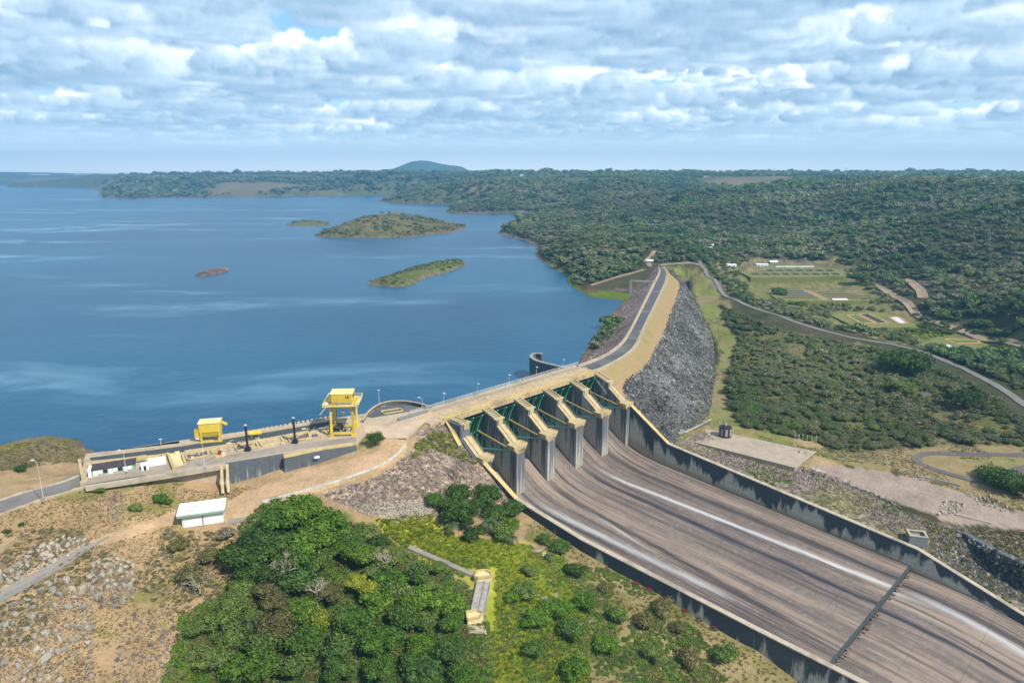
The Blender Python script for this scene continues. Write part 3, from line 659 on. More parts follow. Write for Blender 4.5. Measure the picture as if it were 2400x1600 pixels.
    foliage('leaf_dry', [(0.30, 0.22, 0.11), (0.38, 0.29, 0.15), (0.24, 0.18, 0.08)], 0.8, 0.1)
    foliage('leaf_grey', [(0.17, 0.145, 0.10), (0.22, 0.19, 0.13), (0.14, 0.13, 0.08)], 0.8, 0.1)
    foliage('leaf_palm', [(0.07, 0.11, 0.035), (0.10, 0.14, 0.05)], 0.45, 0.15)
    foliage('flower_pink', [(0.35, 0.03, 0.07), (0.40, 0.05, 0.08)], 0.6, 0.2)
    # bark
    for nme, ca, cb in (('bark', (0.15, 0.11, 0.075), (0.08, 0.06, 0.045)), ('bark_pale', (0.46, 0.40, 0.32), (0.32, 0.27, 0.20))):
        m, nt, b, setc, bump = newmat(nme, 0.9); nz = nt.noise(obc(nt), 3.0, 4); setc(nt.mix(nz, ca, cb)); bump(nz, 0.4, 0.05)
    # stones
    def stone(name, cols, sc=0.9):
        m, nt, b, setc, bump = newmat(name, 0.9, 0.15)
        pos = nt.n('ShaderNodeNewGeometry').outputs['Position']
        r = orand(nt); nz = nt.noise(pos, sc, 5, 0.65)
        fac = nt.math('ADD', nt.math('MULTIPLY', r, 0.75), nt.math('MULTIPLY', nz, 0.35), clamp=True)
        n = len(cols); c = nt.ramp(fac, [((i + .5) / n, cc) for i, cc in enumerate(cols)])
        c = nt.mix(nt.smooth(nt.noise(pos, 2.2, 4, 0.7), 0.5, 0.7), c, nt.mix(1.0, c, (0.55, 0.55, 0.5), 'MULTIPLY'))
        c = nt.mix(1.0, c, nt.ramp(nt.noise(pos, 0.028, 4, 0.6), [(0.32, 0.62), (0.5, 0.95), (0.68, 1.4)]), 'MULTIPLY')
        setc(c); bump(nz, 0.7, 0.25)
    stone('stone_grey', [(0.038, 0.038, 0.044), (0.085, 0.084, 0.086), (0.052, 0.052, 0.058), (0.19, 0.188, 0.165), (0.065, 0.065, 0.070), (0.38, 0.37, 0.32)])
    stone('stone_purple', [(0.12, 0.09, 0.085), (0.20, 0.15, 0.14), (0.26, 0.20, 0.18), (0.15, 0.12, 0.12), (0.30, 0.24, 0.21)])
    stone('stone_pale', [(0.30, 0.27, 0.21), (0.40, 0.35, 0.27), (0.26, 0.24, 0.20), (0.46, 0.38, 0.30), (0.34, 0.33, 0.27)])
    stone('stone_brown', [(0.16, 0.12, 0.10), (0.23, 0.175, 0.145), (0.12, 0.10, 0.088), (0.34, 0.28, 0.23), (0.19, 0.165, 0.14)])
    # concrete, stained walls: uv.x runs along the wall in metres, uv.y from base (0) to top (1)
    def wallmat(name, light, dark, tan, amount, sx=0.30):
        m, nt, b, setc, bump = newmat(name, 0.9, 0.2)
        uv = uvc(nt); sp = nt.n('ShaderNodeSeparateXYZ', {0: uv}); h = sp.outputs[1]
        pos = nt.n('ShaderNodeNewGeometry').outputs['Position']
        st = nt.noise(nt.mapping(uv, (sx, 0.35, 1)), 1.0, 4, 0.6); st2 = nt.noise(nt.mapping(uv, (sx * 4.5, 0.9, 1)), 1.0, 4, 0.6)
        f = nt.noise(pos, 0.8, 5, 0.65)
        e = nt.math('ADD', nt.math('MULTIPLY', st, 1.25), nt.math('ADD', nt.math('MULTIPLY', st2, 0.32), nt.math('MULTIPLY', nt.math('SUBTRACT', h, 0.5), 0.42)))
        dk = nt.smooth(nt.math('ADD', e, amount), 0.74, 0.86)
        c = nt.mix(nt.smooth(f, 0.3, 0.7), light, tuple(x * .72 for x in light))
        c = nt.mix(nt.math('MULTIPLY', nt.smooth(nt.math('SUBTRACT', nt.math('ADD', 0.42, nt.math('MULTIPLY', st, .2)), h), 0.10, 0.35), 0.6), c, tan)
        dc = nt.mix(f, dark, tuple(x * 2.3 for x in dark))
        setc(nt.mix(dk, c, dc)); bump(f, 0.3, 0.1)
    wallmat('wall_stained', (0.50, 0.48, 0.40), (0.036, 0.043, 0.050), (0.30, 0.21, 0.12), 0.015, 0.11)
    wallmat('nose_concrete', (0.44, 0.42, 0.37), (0.075, 0.080, 0.086), (0.32, 0.28, 0.22), 0.02, 0.9)
    wallmat('wall_dark', (0.30, 0.31, 0.29), (0.060, 0.070, 0.078), (0.15, 0.14, 0.11), 0.10, 0.8)
    wallmat('pier_concrete', (0.50, 0.48, 0.42), (0.085, 0.092, 0.10), (0.42, 0.36, 0.28), -0.14, 0.42)
    # plain concretes
    def plain(name, a, c, rough=0.9, sc=0.6, bumpd=0.05, spec=0.2, stain=None):
        m, nt, b, setc, bump = newmat(name, rough, spec); pos = nt.n('ShaderNodeNewGeometry').outputs['Position']
        nz = nt.noise(pos, sc, 6, 0.65); nz2 = nt.noise(pos, sc * .18, 4, 0.6)
        cc = nt.mix(nt.smooth(nz, 0.3, 0.7), a, c)
        cc = nt.mix(nt.math('MULTIPLY', nt.smooth(nz2, 0.5, 0.68), 0.55), cc, stain or tuple(x * .6 for x in c))
        setc(cc); bump(nz, 0.3, bumpd)
    plain('concrete_tan', (0.52, 0.42, 0.25), (0.40, 0.31, 0.18), stain=(0.20, 0.16, 0.10))
    plain('concrete_yellow', (0.58, 0.45, 0.19), (0.46, 0.36, 0.18), stain=(0.20, 0.16, 0.09))
    plain('concrete_deck', (0.48, 0.385, 0.27), (0.38, 0.30, 0.215), sc=0.35, stain=(0.28, 0.22, 0.17))
    plain('concrete_apron', (0.55, 0.43, 0.30), (0.47, 0.35, 0.24), sc=0.2, stain=(0.34, 0.26, 0.19))
    plain('concrete_grey', (0.34, 0.32, 0.29), (0.24, 0.225, 0.20), stain=(0.12, 0.12, 0.12))
    plain('concrete_pad', (0.42, 0.34, 0.26), (0.33, 0.27, 0.205), sc=0.25, stain=(0.20, 0.19, 0.18))
    plain('parapet', (0.47, 0.40, 0.30), (0.35, 0.30, 0.23), stain=(0.17, 0.15, 0.12))
    plain('rail_white', (0.62, 0.62, 0.58), (0.48, 0.48, 0.45), rough=0.6)
    plain('asphalt', (0.075, 0.08, 0.085), (0.115, 0.115, 0.115), sc=0.3, stain=(0.21, 0.20, 0.18))
    plain('deck_road', (0.36, 0.30, 0.235), (0.27, 0.23, 0.19), sc=0.3, stain=(0.19, 0.165, 0.14))
    plain('asphalt_old', (0.20, 0.185, 0.17), (0.15, 0.14, 0.13), sc=0.2, stain=(0.26, 0.22, 0.17))
    plain('path_grey', (0.27, 0.245, 0.21), (0.22, 0.20, 0.175), sc=0.4, stain=(0.33, 0.26, 0.18))
    plain('track_dirt', (0.33, 0.25, 0.165), (0.25, 0.19, 0.13), sc=0.2)
    plain('track_purple', (0.105, 0.09, 0.095), (0.14, 0.115, 0.11), sc=0.3, stain=(0.18, 0.15, 0.12))
    plain('dam_earth', (0.34, 0.225, 0.12), (0.27, 0.195, 0.095), sc=0.35, bumpd=0.3, stain=(0.215, 0.19, 0.075))
    plain('dam_grass', (0.27, 0.215, 0.09), (0.31, 0.22, 0.11), sc=0.3, bumpd=0.3, stain=(0.19, 0.19, 0.055))
    plain('crane_yellow', (0.68, 0.50, 0.05), (0.60, 0.43, 0.06), rough=0.6, stain=(0.36, 0.24, 0.07), spec=0.4)
    plain('crane_roof', (0.76, 0.64, 0.30), (0.66, 0.54, 0.22), rough=0.6, stain=(0.45, 0.34, 0.14), spec=0.4)
    plain('paint_cream', (0.70, 0.60, 0.36), (0.62, 0.50, 0.26), stain=(0.45, 0.33, 0.15))
    plain('gate_green', (0.015, 0.115, 0.06), (0.02, 0.085, 0.05), rough=0.6, stain=(0.05, 0.08, 0.05))
    plain('beam_green', (0.17, 0.50, 0.37), (0.24, 0.50, 0.40), rough=0.6, stain=(0.16, 0.20, 0.12))
    plain('beam_rust', (0.25, 0.17, 0.07), (0.30, 0.22, 0.09), sc=0.9, stain=(0.14, 0.16, 0.08))
    plain('roof_white', (0.80, 0.82, 0.82), (0.72, 0.74, 0.75), rough=0.7, stain=(0.55, 0.57, 0.58))
    plain('paint_white', (0.82, 0.82, 0.80), (0.76, 0.76, 0.75), stain=(0.66, 0.66, 0.63))
    plain('paint_green', (0.22, 0.36, 0.22), (0.28, 0.40, 0.27), stain=(0.16, 0.24, 0.16))
    plain('roof_dark', (0.055, 0.045, 0.05), (0.09, 0.07, 0.075), stain=(0.04, 0.035, 0.04))
    plain('dark_metal', (0.018, 0.02, 0.025), (0.035, 0.035, 0.04), rough=0.5)
    plain('grating', (0.10, 0.09, 0.10), (0.16, 0.14, 0.15), sc=2.0)
    plain('trench', (0.045, 0.06, 0.065), (0.08, 0.09, 0.09))
    plain('red_paint', (0.45, 0.03, 0.03), (0.38, 0.03, 0.03), rough=0.5)
    plain('lamp_metal', (0.55, 0.56, 0.56), (0.45, 0.46, 0.46), rough=0.5)
    plain('sign_white', (0.75, 0.76, 0.78), (0.70, 0.72, 0.75), rough=0.6)
    plain('pond_water', (0.022, 0.042, 0.034), (0.035, 0.055, 0.035), rough=0.6, spec=0.15, stain=(0.05, 0.075, 0.03))
    plain('pond_liner', (0.62, 0.63, 0.66), (0.52, 0.52, 0.55), stain=(0.45, 0.43, 0.42))
    plain('pond_bank', (0.36, 0.27, 0.15), (0.25, 0.21, 0.11), stain=(0.17, 0.17, 0.07))
    plain('terrace_soil', (0.13, 0.165, 0.035), (0.20, 0.18, 0.075), sc=0.15, bumpd=0.3, stain=(0.085, 0.13, 0.025))
    plain('orange_soil', (0.46, 0.27, 0.13), (0.38, 0.235, 0.12), sc=0.3, bumpd=0.2, stain=(0.24, 0.19, 0.08))
    plain('pond_green', (0.09, 0.15, 0.03), (0.13, 0.17, 0.04), sc=0.3, stain=(0.06, 0.10, 0.03))
    plain('roof_tile', (0.34, 0.15, 0.09), (0.26, 0.12, 0.08))
    plain('hill_far', (0.045, 0.07, 0.035), (0.06, 0.085, 0.04), sc=0.01, bumpd=8, stain=(0.08, 0.09, 0.05))
    # chute floor: coordinates in the chute frame, x across, y upstream
    m, nt, b, setc, bump = newmat('chute_floor', 0.8, 0.25)
    uv = uvc(nt); sp = nt.n('ShaderNodeSeparateXYZ', {0: uv}); X = sp.outputs[0]; L = sp.outputs[1]
    st = nt.noise(nt.mapping(uv, (0.42, 0.012, 1)), 1.0, 5, 0.62, 0.2); st2 = nt.noise(nt.mapping(uv, (1.7, 0.030, 1), (3, 1, 0)), 1.0, 4, 0.6)
    st3 = nt.noise(nt.mapping(uv, (0.10, 0.006, 1), (9, 4, 0)), 1.0, 3, 0.5); f = nt.noise(uv, 0.5, 6, 0.7)
    c = nt.mix(nt.smooth(st3, 0.4, 0.6), (0.275, 0.210, 0.165), (0.150, 0.120, 0.104))
    c = nt.mix(nt.math('MULTIPLY', nt.smooth(f, 0.45, 0.7), 0.45), c, (0.33, 0.26, 0.21))
    bl_ = nt.noise(nt.mapping(uv, (0.11, 0.055, 1), (1, 6, 0)), 1.0, 7, 0.68); c = nt.mix(nt.math('MULTIPLY', nt.smooth(bl_, 0.50, 0.68), 0.55), c, (0.10, 0.085, 0.08))
    c = nt.mix(nt.math('MULTIPLY', nt.smooth(st, 0.50, 0.64), 0.82), c, (0.065, 0.054, 0.054))
    c = nt.mix(nt.math('MULTIPLY', nt.smooth(st2, 0.52, 0.72), 0.50), c, (0.085, 0.07, 0.068))
    c = nt.mix(nt.math('MULTIPLY', nt.smooth(nt.noise(nt.mapping(uv, (1.1, 0.02, 1), (5, 8, 0)), 1.0, 4, 0.6), 0.56, 0.72), 0.45), c, (0.42, 0.33, 0.27))
    w_st = nt.noise(nt.mapping(uv, (0.9, 0.016, 1), (11, 5, 0)), 1.0, 5, 0.65); c = nt.mix(nt.math('MULTIPLY', nt.smooth(w_st, 0.60, 0.72), 0.55), c, (0.50, 0.47, 0.44))
    wob = nt.math('MULTIPLY', nt.math('SUBTRACT', nt.noise(nt.mapping(uv, (0.0, 0.035, 1)), 1.0, 3, 0.5), 0.5), 5.0)
    edge = nt.math('MULTIPLY', nt.math('SUBTRACT', nt.noise(nt.mapping(uv, (2.2, 0.08, 1)), 1.0, 4, 0.6), 0.5), 1.0)
    grain = nt.noise(nt.mapping(uv, (3.0, 0.05, 1), (7, 2, 0)), 1.0, 4, 0.65)
    def streak(x0, slope, wid, l0, l1, colr, amt, c):
        gb_ = -0.75 if colr[0] > 0.2 else 0.0
        ctr = nt.math('ADD', x0, nt.math('MULTIPLY', slope, L))
        dd = nt.math('ABSOLUTE', nt.math('ADD', nt.math('SUBTRACT', X, ctr), nt.math('MULTIPLY', wob, 0.25)))
        dd = nt.math('ADD', dd, nt.math('MULTIPLY', edge, wid * 2.6))
        m1 = nt.math('MULTIPLY', nt.math('SUBTRACT', 1.0, nt.smooth(dd, wid * .1, wid * 1.15)), nt.math('ADD', nt.math('MULTIPLY', grain, 3.2 if gb_ else 2.0), gb_, clamp=True), clamp=True)
        m2 = nt.math('MULTIPLY', nt.smooth(L, l0, l0 + 30), nt.math('SUBTRACT', 1.0, nt.smooth(L, l1 - 30, l1)))
        return nt.mix(nt.math('MULTIPLY', nt.math('MULTIPLY', m1, m2), amt), c, colr)
    dark = (0.028, 0.031, 0.044)
    c = streak(58.0, 0.030, 2.2, 8, 260, dark, 1.0, c)
    c = streak(79.3, 0.030, 2.6, 0, 250, (0.050, 0.042, 0.042), 0.9, c)
    c = streak(38.0, -0.055, 2.6, 6, 150, (0.042, 0.038, 0.042), 0.92, c)
    c = streak(19.2, 0.02, 2.2, 15, 95, (0.045, 0.042, 0.045), 0.85, c)
    c = streak(48.0, 0.045, 1.5, 12, 170, (0.075, 0.062, 0.06), 0.6, c)
    c = streak(93, 0.010, 1.2, 5, 260, (0.07, 0.055, 0.05), 0.6, c)
    white = (0.56, 0.575, 0.58)
    c = streak(63.6, 0.088, 1.7, 18, 172, white, 0.85, c)
    c = streak(88.5, -0.045, 2.6, 146, 260, white, 0.6, c)
    c = streak(20.5, 0.055, 2.2, 18, 128, white, 0.62, c)
    c = streak(41.5, -0.145, 1.0, 38, 92, (0.46, 0.48, 0.48), 0.65, c)
    c = streak(3.0, 0.10, 1.2, 30, 150, (0.36, 0.30, 0.26), 0.5, c)
    setc(c); bump(f, 0.3, 0.08)
make_materials()
make_ground()

# ------------------------------------------------------------------ small builders
def ribbon(name, px, width, mat, off=0.2, n=60, world=None, kind='structure', cols=5, parent=None):
    """a road or path laid over the ground along a surveyed centre line"""
    pts = np.array(world if world is not None else hline(px))
    c = smoothline(pts, n, 2); w = width if np.ndim(width) else np.full(n, width); w = np.interp(np.linspace(0, 1, n), np.linspace(0, 1, len(w)), w)
    t = np.gradient(c[:, :2], axis=0); t /= np.linalg.norm(t, axis=1)[:, None] + 1e-9; nn = np.stack([-t[:, 1], t[:, 0]], 1)
    v = []; 
    for k in range(cols):
        s = (k / (cols - 1) - .5); p = c[:, :2] + nn * (s * w)[:, None]; v.append(p)
    v = np.stack(v, 1).reshape(-1, 2); z = H(v[:, 0], v[:, 1]).reshape(n, cols)
    z = np.maximum(z, z.mean(1)[:, None]); 
    for _ in range(2): z[1:-1] = np.maximum(z[1:-1], (z[:-2] + 2 * z[1:-1] + z[2:]) / 4)
    z = (z + off)
    top = np.c_[v, z.ravel()]
    mb = MB(); idx = lambda i, k: i * cols + k
    fs = [(idx(i, k), idx(i, k + 1), idx(i + 1, k + 1), idx(i + 1, k)) for i in range(n - 1) for k in range(cols - 1)]
    nt_ = len(top); low = top.copy(); low[:, 2] -= 0.9
    fs += [(idx(i, 0), idx(i + 1, 0), nt_ + idx(i + 1, 0), nt_ + idx(i, 0)) for i in range(n - 1)]
    fs += [(idx(i + 1, cols - 1), idx(i, cols - 1), nt_ + idx(i, cols - 1), nt_ + idx(i + 1, cols - 1)) for i in range(n - 1)]
    mb.add([tuple(p) for p in np.r_[top, low]], [q[::-1] for q in fs])
    return mb.build(name, MAT[mat], parent, kind=kind)
def quad(px, z0, z1):
    return MB().prism([P(u, v, z1)[:2] for u, v in px], z0, z1)

# ------------------------------------------------------------------ rockfill dam (right of the spillway)
dam = empty('rockfill_dam', tuple(cR[10]), 0, 'long curved rockfill dam with asphalt crest road, brown earth shoulder and grey stone downstream face', 'dam')
tB = smoothline(tanB, NB, 2); eB = smoothline(toeB, NB, 2)
tl = np.gradient(cL[:, :2], axis=0); tl /= np.linalg.norm(tl, axis=1)[:, None]; nl = np.stack([-tl[:, 1], tl[:, 0]], 1)
wB = np.c_[cL[:, :2] + nl * 27.0, np.full(NB, -16.5)]
def loft(a, b, m, noise=0.0, seed=0, drop=0.0):
    g = []
    for k in range(m + 1):
        t = k / m; p = a * (1 - t) + b * t; p[:, 2] -= drop
        if noise: p[:, 2] += fbm(p[:, 0], p[:, 1], 5, 3, seed) * noise * min(1, 4 * t * (1 - t) + .25)
        g.append(p)
    return np.stack(g, 1)
def gridmb(g):
    n, m = g.shape[:2]; mb = MB()
    mb.add([tuple(p) for p in g.reshape(-1, 3)], [(i * m + k, i * m + k + 1, (i + 1) * m + k + 1, (i + 1) * m + k) for i in range(n - 1) for k in range(m - 1)])
    return mb
fine = lambda p, n=240: smoothline(p, n, 1)
gridmb(loft(fine(wB), fine(cL), 18, 0.7, 41)).build('upstream_face', MAT['stone_purple'], dam)
crest = (cL + cR) / 2
gridmb(loft(fine(cL), fine(cR), 6)).build('crest_shoulder', MAT['concrete_deck'], dam)
mB = cR * .45 + tB * .55 + np.c_[np.zeros((NB, 2)), fbm(tB[:, 0], tB[:, 1], 12, 2, 4)[:, None] * 0]
gridmb(loft(fine(cR), fine(mB), 6, 0.3, 42)).build('grass_shoulder', MAT['dam_grass'], dam, smooth=True)
gridmb(loft(fine(mB), fine(tB), 6, 0.35, 44)).build('earth_shoulder', MAT['dam_earth'], dam, smooth=True)
gridmb(loft(fine(tB), fine(eB), 40, 1.0, 43)).build('downstream_face', MAT['stone_grey'], dam)
rd = [cL * (1 - t) + cR * t for t in (0.22, 0.80)]
g = loft(fine(rd[0]), fine(rd[1]), 4); g[:, :, 2] += 0.03
gridmb(g).build('crest_road', MAT['asphalt'], dam)
for nm, t0, t1, hh in (('kerb', 0.06, 0.13, 0.7), ('kerb', 0.93, 0.98, 0.45)):
    a = fine(cL * (1 - t0) + cR * t0, 120); b = fine(cL * (1 - t1) + cR * t1, 120)
    g = np.stack([a - [0, 0, .3], a + [0, 0, hh], b + [0, 0, hh], b - [0, 0, .3]], 1)
    gridmb(g).build(nm, MAT['parapet'], dam)
# pale patches of weathered surfacing along the crest road
# ------------------------------------------------------------------ spillway
sp = empty('spillway', (O0[0], O0[1], 0.0), SPR, 'concrete spillway with five green radial gates between yellow-capped piers under a bridge', 'spillway')
INV['spillway_local'] = INV[sp.name]
def lb(name, mb, mat, parent=sp, **k): return mb.build(name, MAT[mat], parent, local=True, **k)
W5 = PITCH * 5
pier_uv = lambda p: ((p[1] + p[0]) * 0.8, (p[2] + 40) / 30)
for i in range(6):
    x = PITCH * i; hw = 2.0
    if i == 0: prof = [(14.7, -1.3), (0, -1.3), (0, -.25), (-9.4, -.25), (-9.6, -6.2), (-18.2, -12.2), (-18.2, -52), (14.7, -52)]
    else: prof = [(17.5, -1.3), (0, -1.3), (0, -.55), (-8.3, -3.45), (-9.4, -3.5), (-9.5, -6.2), (-18.2, -12.2), (-18.2, -52), (17.5, -52)]
    pier = lb('pier', MB().extr([p for p in prof], x - hw, x + hw), 'pier_concrete', uvf=pier_uv)
    INV[pier.name] = INV[sp.name]
    # nose column, groove and cap
    lb('nose', MB().extr([(-18.2, -13.2), (-21.9, -13.2), (-21.9, -52), (-18.2, -52)], x - 2.5, x + 2.5), 'nose_concrete', pier, uvf=pier_uv)
    c0, c1 = (-3.9, 3.9)
    if i == 0: c0 = -2.4
    if i == 5: c1 = 2.4
    cap = MB(); cap.box((x + (c0 + c1) / 2, -19.9, -11.95), (c1 - c0, 4.3, 0.9))
    cap.add([(x + c0, -17.9, -12.4), (x + c1, -17.9, -12.4), (x + c1, -21.9, -12.4), (x + c0, -21.9, -12.4), (x - 2.1, -17.9, -14.9), (x + 2.1, -17.9, -14.9), (x + 2.1, -21.9, -14.9), (x - 2.1, -21.9, -14.9)],
            [(0, 1, 2, 3), (7, 6, 5, 4), (0, 4, 5, 1), (1, 5, 6, 2), (2, 6, 7, 3), (3, 7, 4, 0)])
    lb('cap', cap, 'concrete_tan', pier)
    rim = MB()
    for (xa, ya, xb, yb) in ((c0, -17.85, c1, -17.85), (c0, -21.95, c1, -21.95), (c0, -17.85, c0, -21.95), (c1, -17.85, c1, -21.95)):
        rim.beam((x + xa, ya, -11.35), (x + xb, yb, -11.35), .25, .35)
    lb('cap_kerb', rim, 'concrete_yellow', pier)
    # upper walkway: two edge beams and rungs
    wk = MB()
    za, zb_ = (-.1, -.1) if i == 0 else (-.25, -3.2)
    for s in (-1, 1): wk.beam((x + s * 1.85, 0.2, za), (x + s * 1.85, -8.6, zb_), .5, .8)
    lb('walkway_beam', wk, 'concrete_yellow', pier)
    rg = MB()
    for k in range(7):
        t = (k + .6) / 7.4; rg.beam((x - 1.7, -8.3 * t, za + (zb_ - za) * t - .1), (x + 1.7, -8.3 * t, za + (zb_ - za) * t - .1), .45, .3)
    lb('rung', rg, 'concrete_tan', pier)
    ld = MB().box((x, -8.9, zb_ + .1), (5.2, 1.7, .5)); ld.box((x, -9.7, zb_ - 1.2), (2.6, .35, 2.6))
    lb('landing', ld, 'concrete_tan', pier)
    # lower walkway: solid slope with kerbs and a raised strip
    lw = MB().beam((x, -9.7, -6.0), (x, -18.0, -11.85), 4.5, .45); lw.beam((x, -9.7, -5.6), (x, -18.0, -11.45), 1.0, .55)
    lb('walkway_slab', lw, 'concrete_tan', pier)
    ke = MB()
    for s in (-1, 1): ke.beam((x + s * 2.2, -9.6, -5.65), (x + s * 2.2, -18.0, -11.5), .3, .5)
    lb('walkway_kerb', ke, 'concrete_yellow', pier)
    rl = MB()
    for s in (-1, 1):
        for k in range(5): t = k / 4; rl.tube((x + s * 2.25, -9.9 - 8 * t, -5.5 - 5.8 * t), (x + s * 2.25, -9.9 - 8 * t, -4.5 - 5.8 * t), .05, 4)
        rl.tube((x + s * 2.25, -9.9, -4.5), (x + s * 2.25, -17.9, -10.3), .05, 4)
    lb('handrail', rl, 'lamp_metal', pier)
# gates
TR = (-19.4, -14.2); RAD = 20.6
def gate(i):
    x0, x1 = PITCH * i + 2.0, PITCH * (i + 1) - 2.0; A0, A1, n = 37, -24, 14
    arc = [(TR[0] + RAD * math.cos(R(A0 + (A1 - A0) * k / n)), TR[1] + RAD * math.sin(R(A0 + (A1 - A0) * k / n))) for k in range(n + 1)]
    mb = MB()
    v = [(xx, y, z) for (y, z) in arc for xx in (x0, x1)] + [(xx, y + .25, z) for (y, z) in arc for xx in (x0, x1)]
    f = [(2 * k, 2 * k + 1, 2 * k + 3, 2 * k + 2) for k in range(n)] + [(2 * k + 2 + 2 * (n + 1), 2 * k + 3 + 2 * (n + 1), 2 * k + 1 + 2 * (n + 1), 2 * k + 2 * (n + 1)) for k in range(n)]
    f += [(0, 2 * n + 2, 2 * n + 3, 1)]
    mb.add(v, f); g = lb('radial_gate', mb, 'gate_green'); INV[g.name] = INV[sp.name]
    for k in range(9):
        xx = x0 + (x1 - x0) * (k + .5) / 9; r_ = MB()
        for j in range(n):
            (ya, za), (yb, zb_) = arc[j], arc[j + 1]
            r_.beam((xx, ya - .3, za), (xx, yb - .3, zb_), .28, .6)
        lb('rib', r_, 'beam_green' if k % 3 == 1 else 'gate_green', g)
    for a in (12, -6):
        y, z = TR[0] + (RAD - .75) * math.cos(R(a)), TR[1] + (RAD - .75) * math.sin(R(a))
        lb('girder', MB().beam((x0 + .2, y, z), (x1 - .2, y, z), .8, .7), 'gate_green', g)
    for s, xt in ((1, x0 + .5), (-1, x1 - .5)):
        xe = xt + s * 2.6
        pu = (xe, TR[0] + (RAD - 1) * math.cos(R(14)), TR[1] + (RAD - 1) * math.sin(R(14)))
        pl = (xe, TR[0] + (RAD - 1) * math.cos(R(-10)), TR[1] + (RAD - 1) * math.sin(R(-10)))
        tr = (xt, TR[0] + .4, TR[1] + .5); a = MB()
        a.beam(tr, pl, .75, .6)
        for t in (.38, .62, .85):
            q = lambda e, t=t: tuple(tr[m] + (e[m] - tr[m]) * t for m in range(3)); a.beam(q(pu), q(pl), .35, .35)
        q1 = tuple(tr[m] + (pu[m] - tr[m]) * .62 for m in range(3)); q2 = tuple(tr[m] + (pl[m] - tr[m]) * .38 for m in range(3)); a.beam(q1, q2, .3, .3)
        q1 = tuple(tr[m] + (pu[m] - tr[m]) * .85 for m in range(3)); q2 = tuple(tr[m] + (pl[m] - tr[m]) * .62 for m in range(3)); a.beam(q1, q2, .3, .3)
        arm = lb('arm', a, 'beam_green', g)
        u_ = MB().beam(tr, pu, 1.0, .35); lb('arm', u_.beam((tr[0], tr[1], tr[2] + .2), (pu[0], pu[1], pu[2] + .2), .75, .25), 'beam_rust', g)
    return g
for i in range(5): gate(i)
# bridge deck
INV['x'] = INV[sp.name]
dk = lb('bridge_deck', MB().box((47, 7.5, -.65), (116, 14.6, 1.2)), 'concrete_deck'); INV[dk.name] = INV[sp.name]
XA, XB = -14, 100
lb('road_strip', MB().box(((XA + XB) / 2 + 2, 11.6, -.03), (XB - XA - 4, 3.4, .08)), 'deck_road', dk)
for y, wd, h, m in ((0.1, .55, .75, 'concrete_yellow'), (2.3, .45, .55, 'concrete_yellow'), (7.4, .5, .55, 'concrete_tan'), (9.3, .4, .35, 'concrete_tan'), (14.3, .55, .8, 'parapet'), (5.0, .35, .2, 'concrete_tan')):
    x0 = -10 if y > 7 else -4
    lb('parapet' if y > 14 else 'kerb', MB().box(((x0 + 98) / 2, y, h / 2 - .05), (98 - x0, wd, h)), m, dk)
lb('edge_girder', MB().box((46, -.32, -.95), (104, .5, 1.5)), 'concrete_tan', dk)
for i in range(5):
    for k in range(4):
        x = PITCH * i + 3.5 + k * 4.2
        lb('hatch', MB().box((x, 8.35, .0), (1.9 if k % 2 else 1.2, .9, .10)).box((x, 8.35, .12), (.3, .3, .3)), 'roof_tile' if (k + i) % 3 == 0 else 'trench', dk)
hr = MB()
for y0 in (14.5,):
    for k in range(40): hr.tube((XA + 4 + k * 2.85, y0, .6), (XA + 4 + k * 2.85, y0, 1.75), .07, 4)
    for z in (1.2, 1.75): hr.tube((XA + 4, y0, z), (99, y0, z), .09, 4)
lb('handrail', hr, 'rail_white', dk)
hr = MB()
for k in range(36): hr.tube((-3 + k * 2.85, .1, .5), (-3 + k * 2.85, .1, 1.5), .06, 4)
hr.tube((-3, .1, 1.5), (97, .1, 1.5), .08, 4)
lb('handrail', hr, 'concrete_yellow', dk)
# service stair on the right abutment wall
st = MB()
for k in range(10): st.box((W5 - 2.3, -1.5 - k * .75, -3.2 - k * .62), (.9, .75, .12))
st.beam((W5 - 2.7, -1, -2.0), (W5 - 2.7, -9, -8.4), .08, .9); st.beam((W5 - 2.3, -9, -9), (W5 - 2.3, -2.5, -14), .9, .2)
lb('stair', st, 'rail_white')
# left abutment stair
lb('stair', MB().beam((-3.0, -1.0, -.6), (-5.5, -12.0, -7.4), 1.6, .5).beam((-2.2, -1.0, -.2), (-4.7, -12.0, -7.0), .25, .5), 'concrete_yellow')
lb('abutment_wall', MB().extr([(0, -.4), (-9.6, -.4), (-9.6, -6), (-18, -12), (-18, -30), (0, -30)], -3.2, -2.1), 'wall_dark', uvf=pier_uv)
# ogee crest under the gates
og = MB()
og.extr([(6, -26), (3, -21.2), (0, -20.2), (-3, -20.8), (-8, -24), (-14, -28.5), (-22, -33.4), (-22, -40), (6, -40)], -.5, W5 + .5)
lb('ogee_crest', og, 'chute_floor', uvf=lambda p: (p[0], -p[1]))

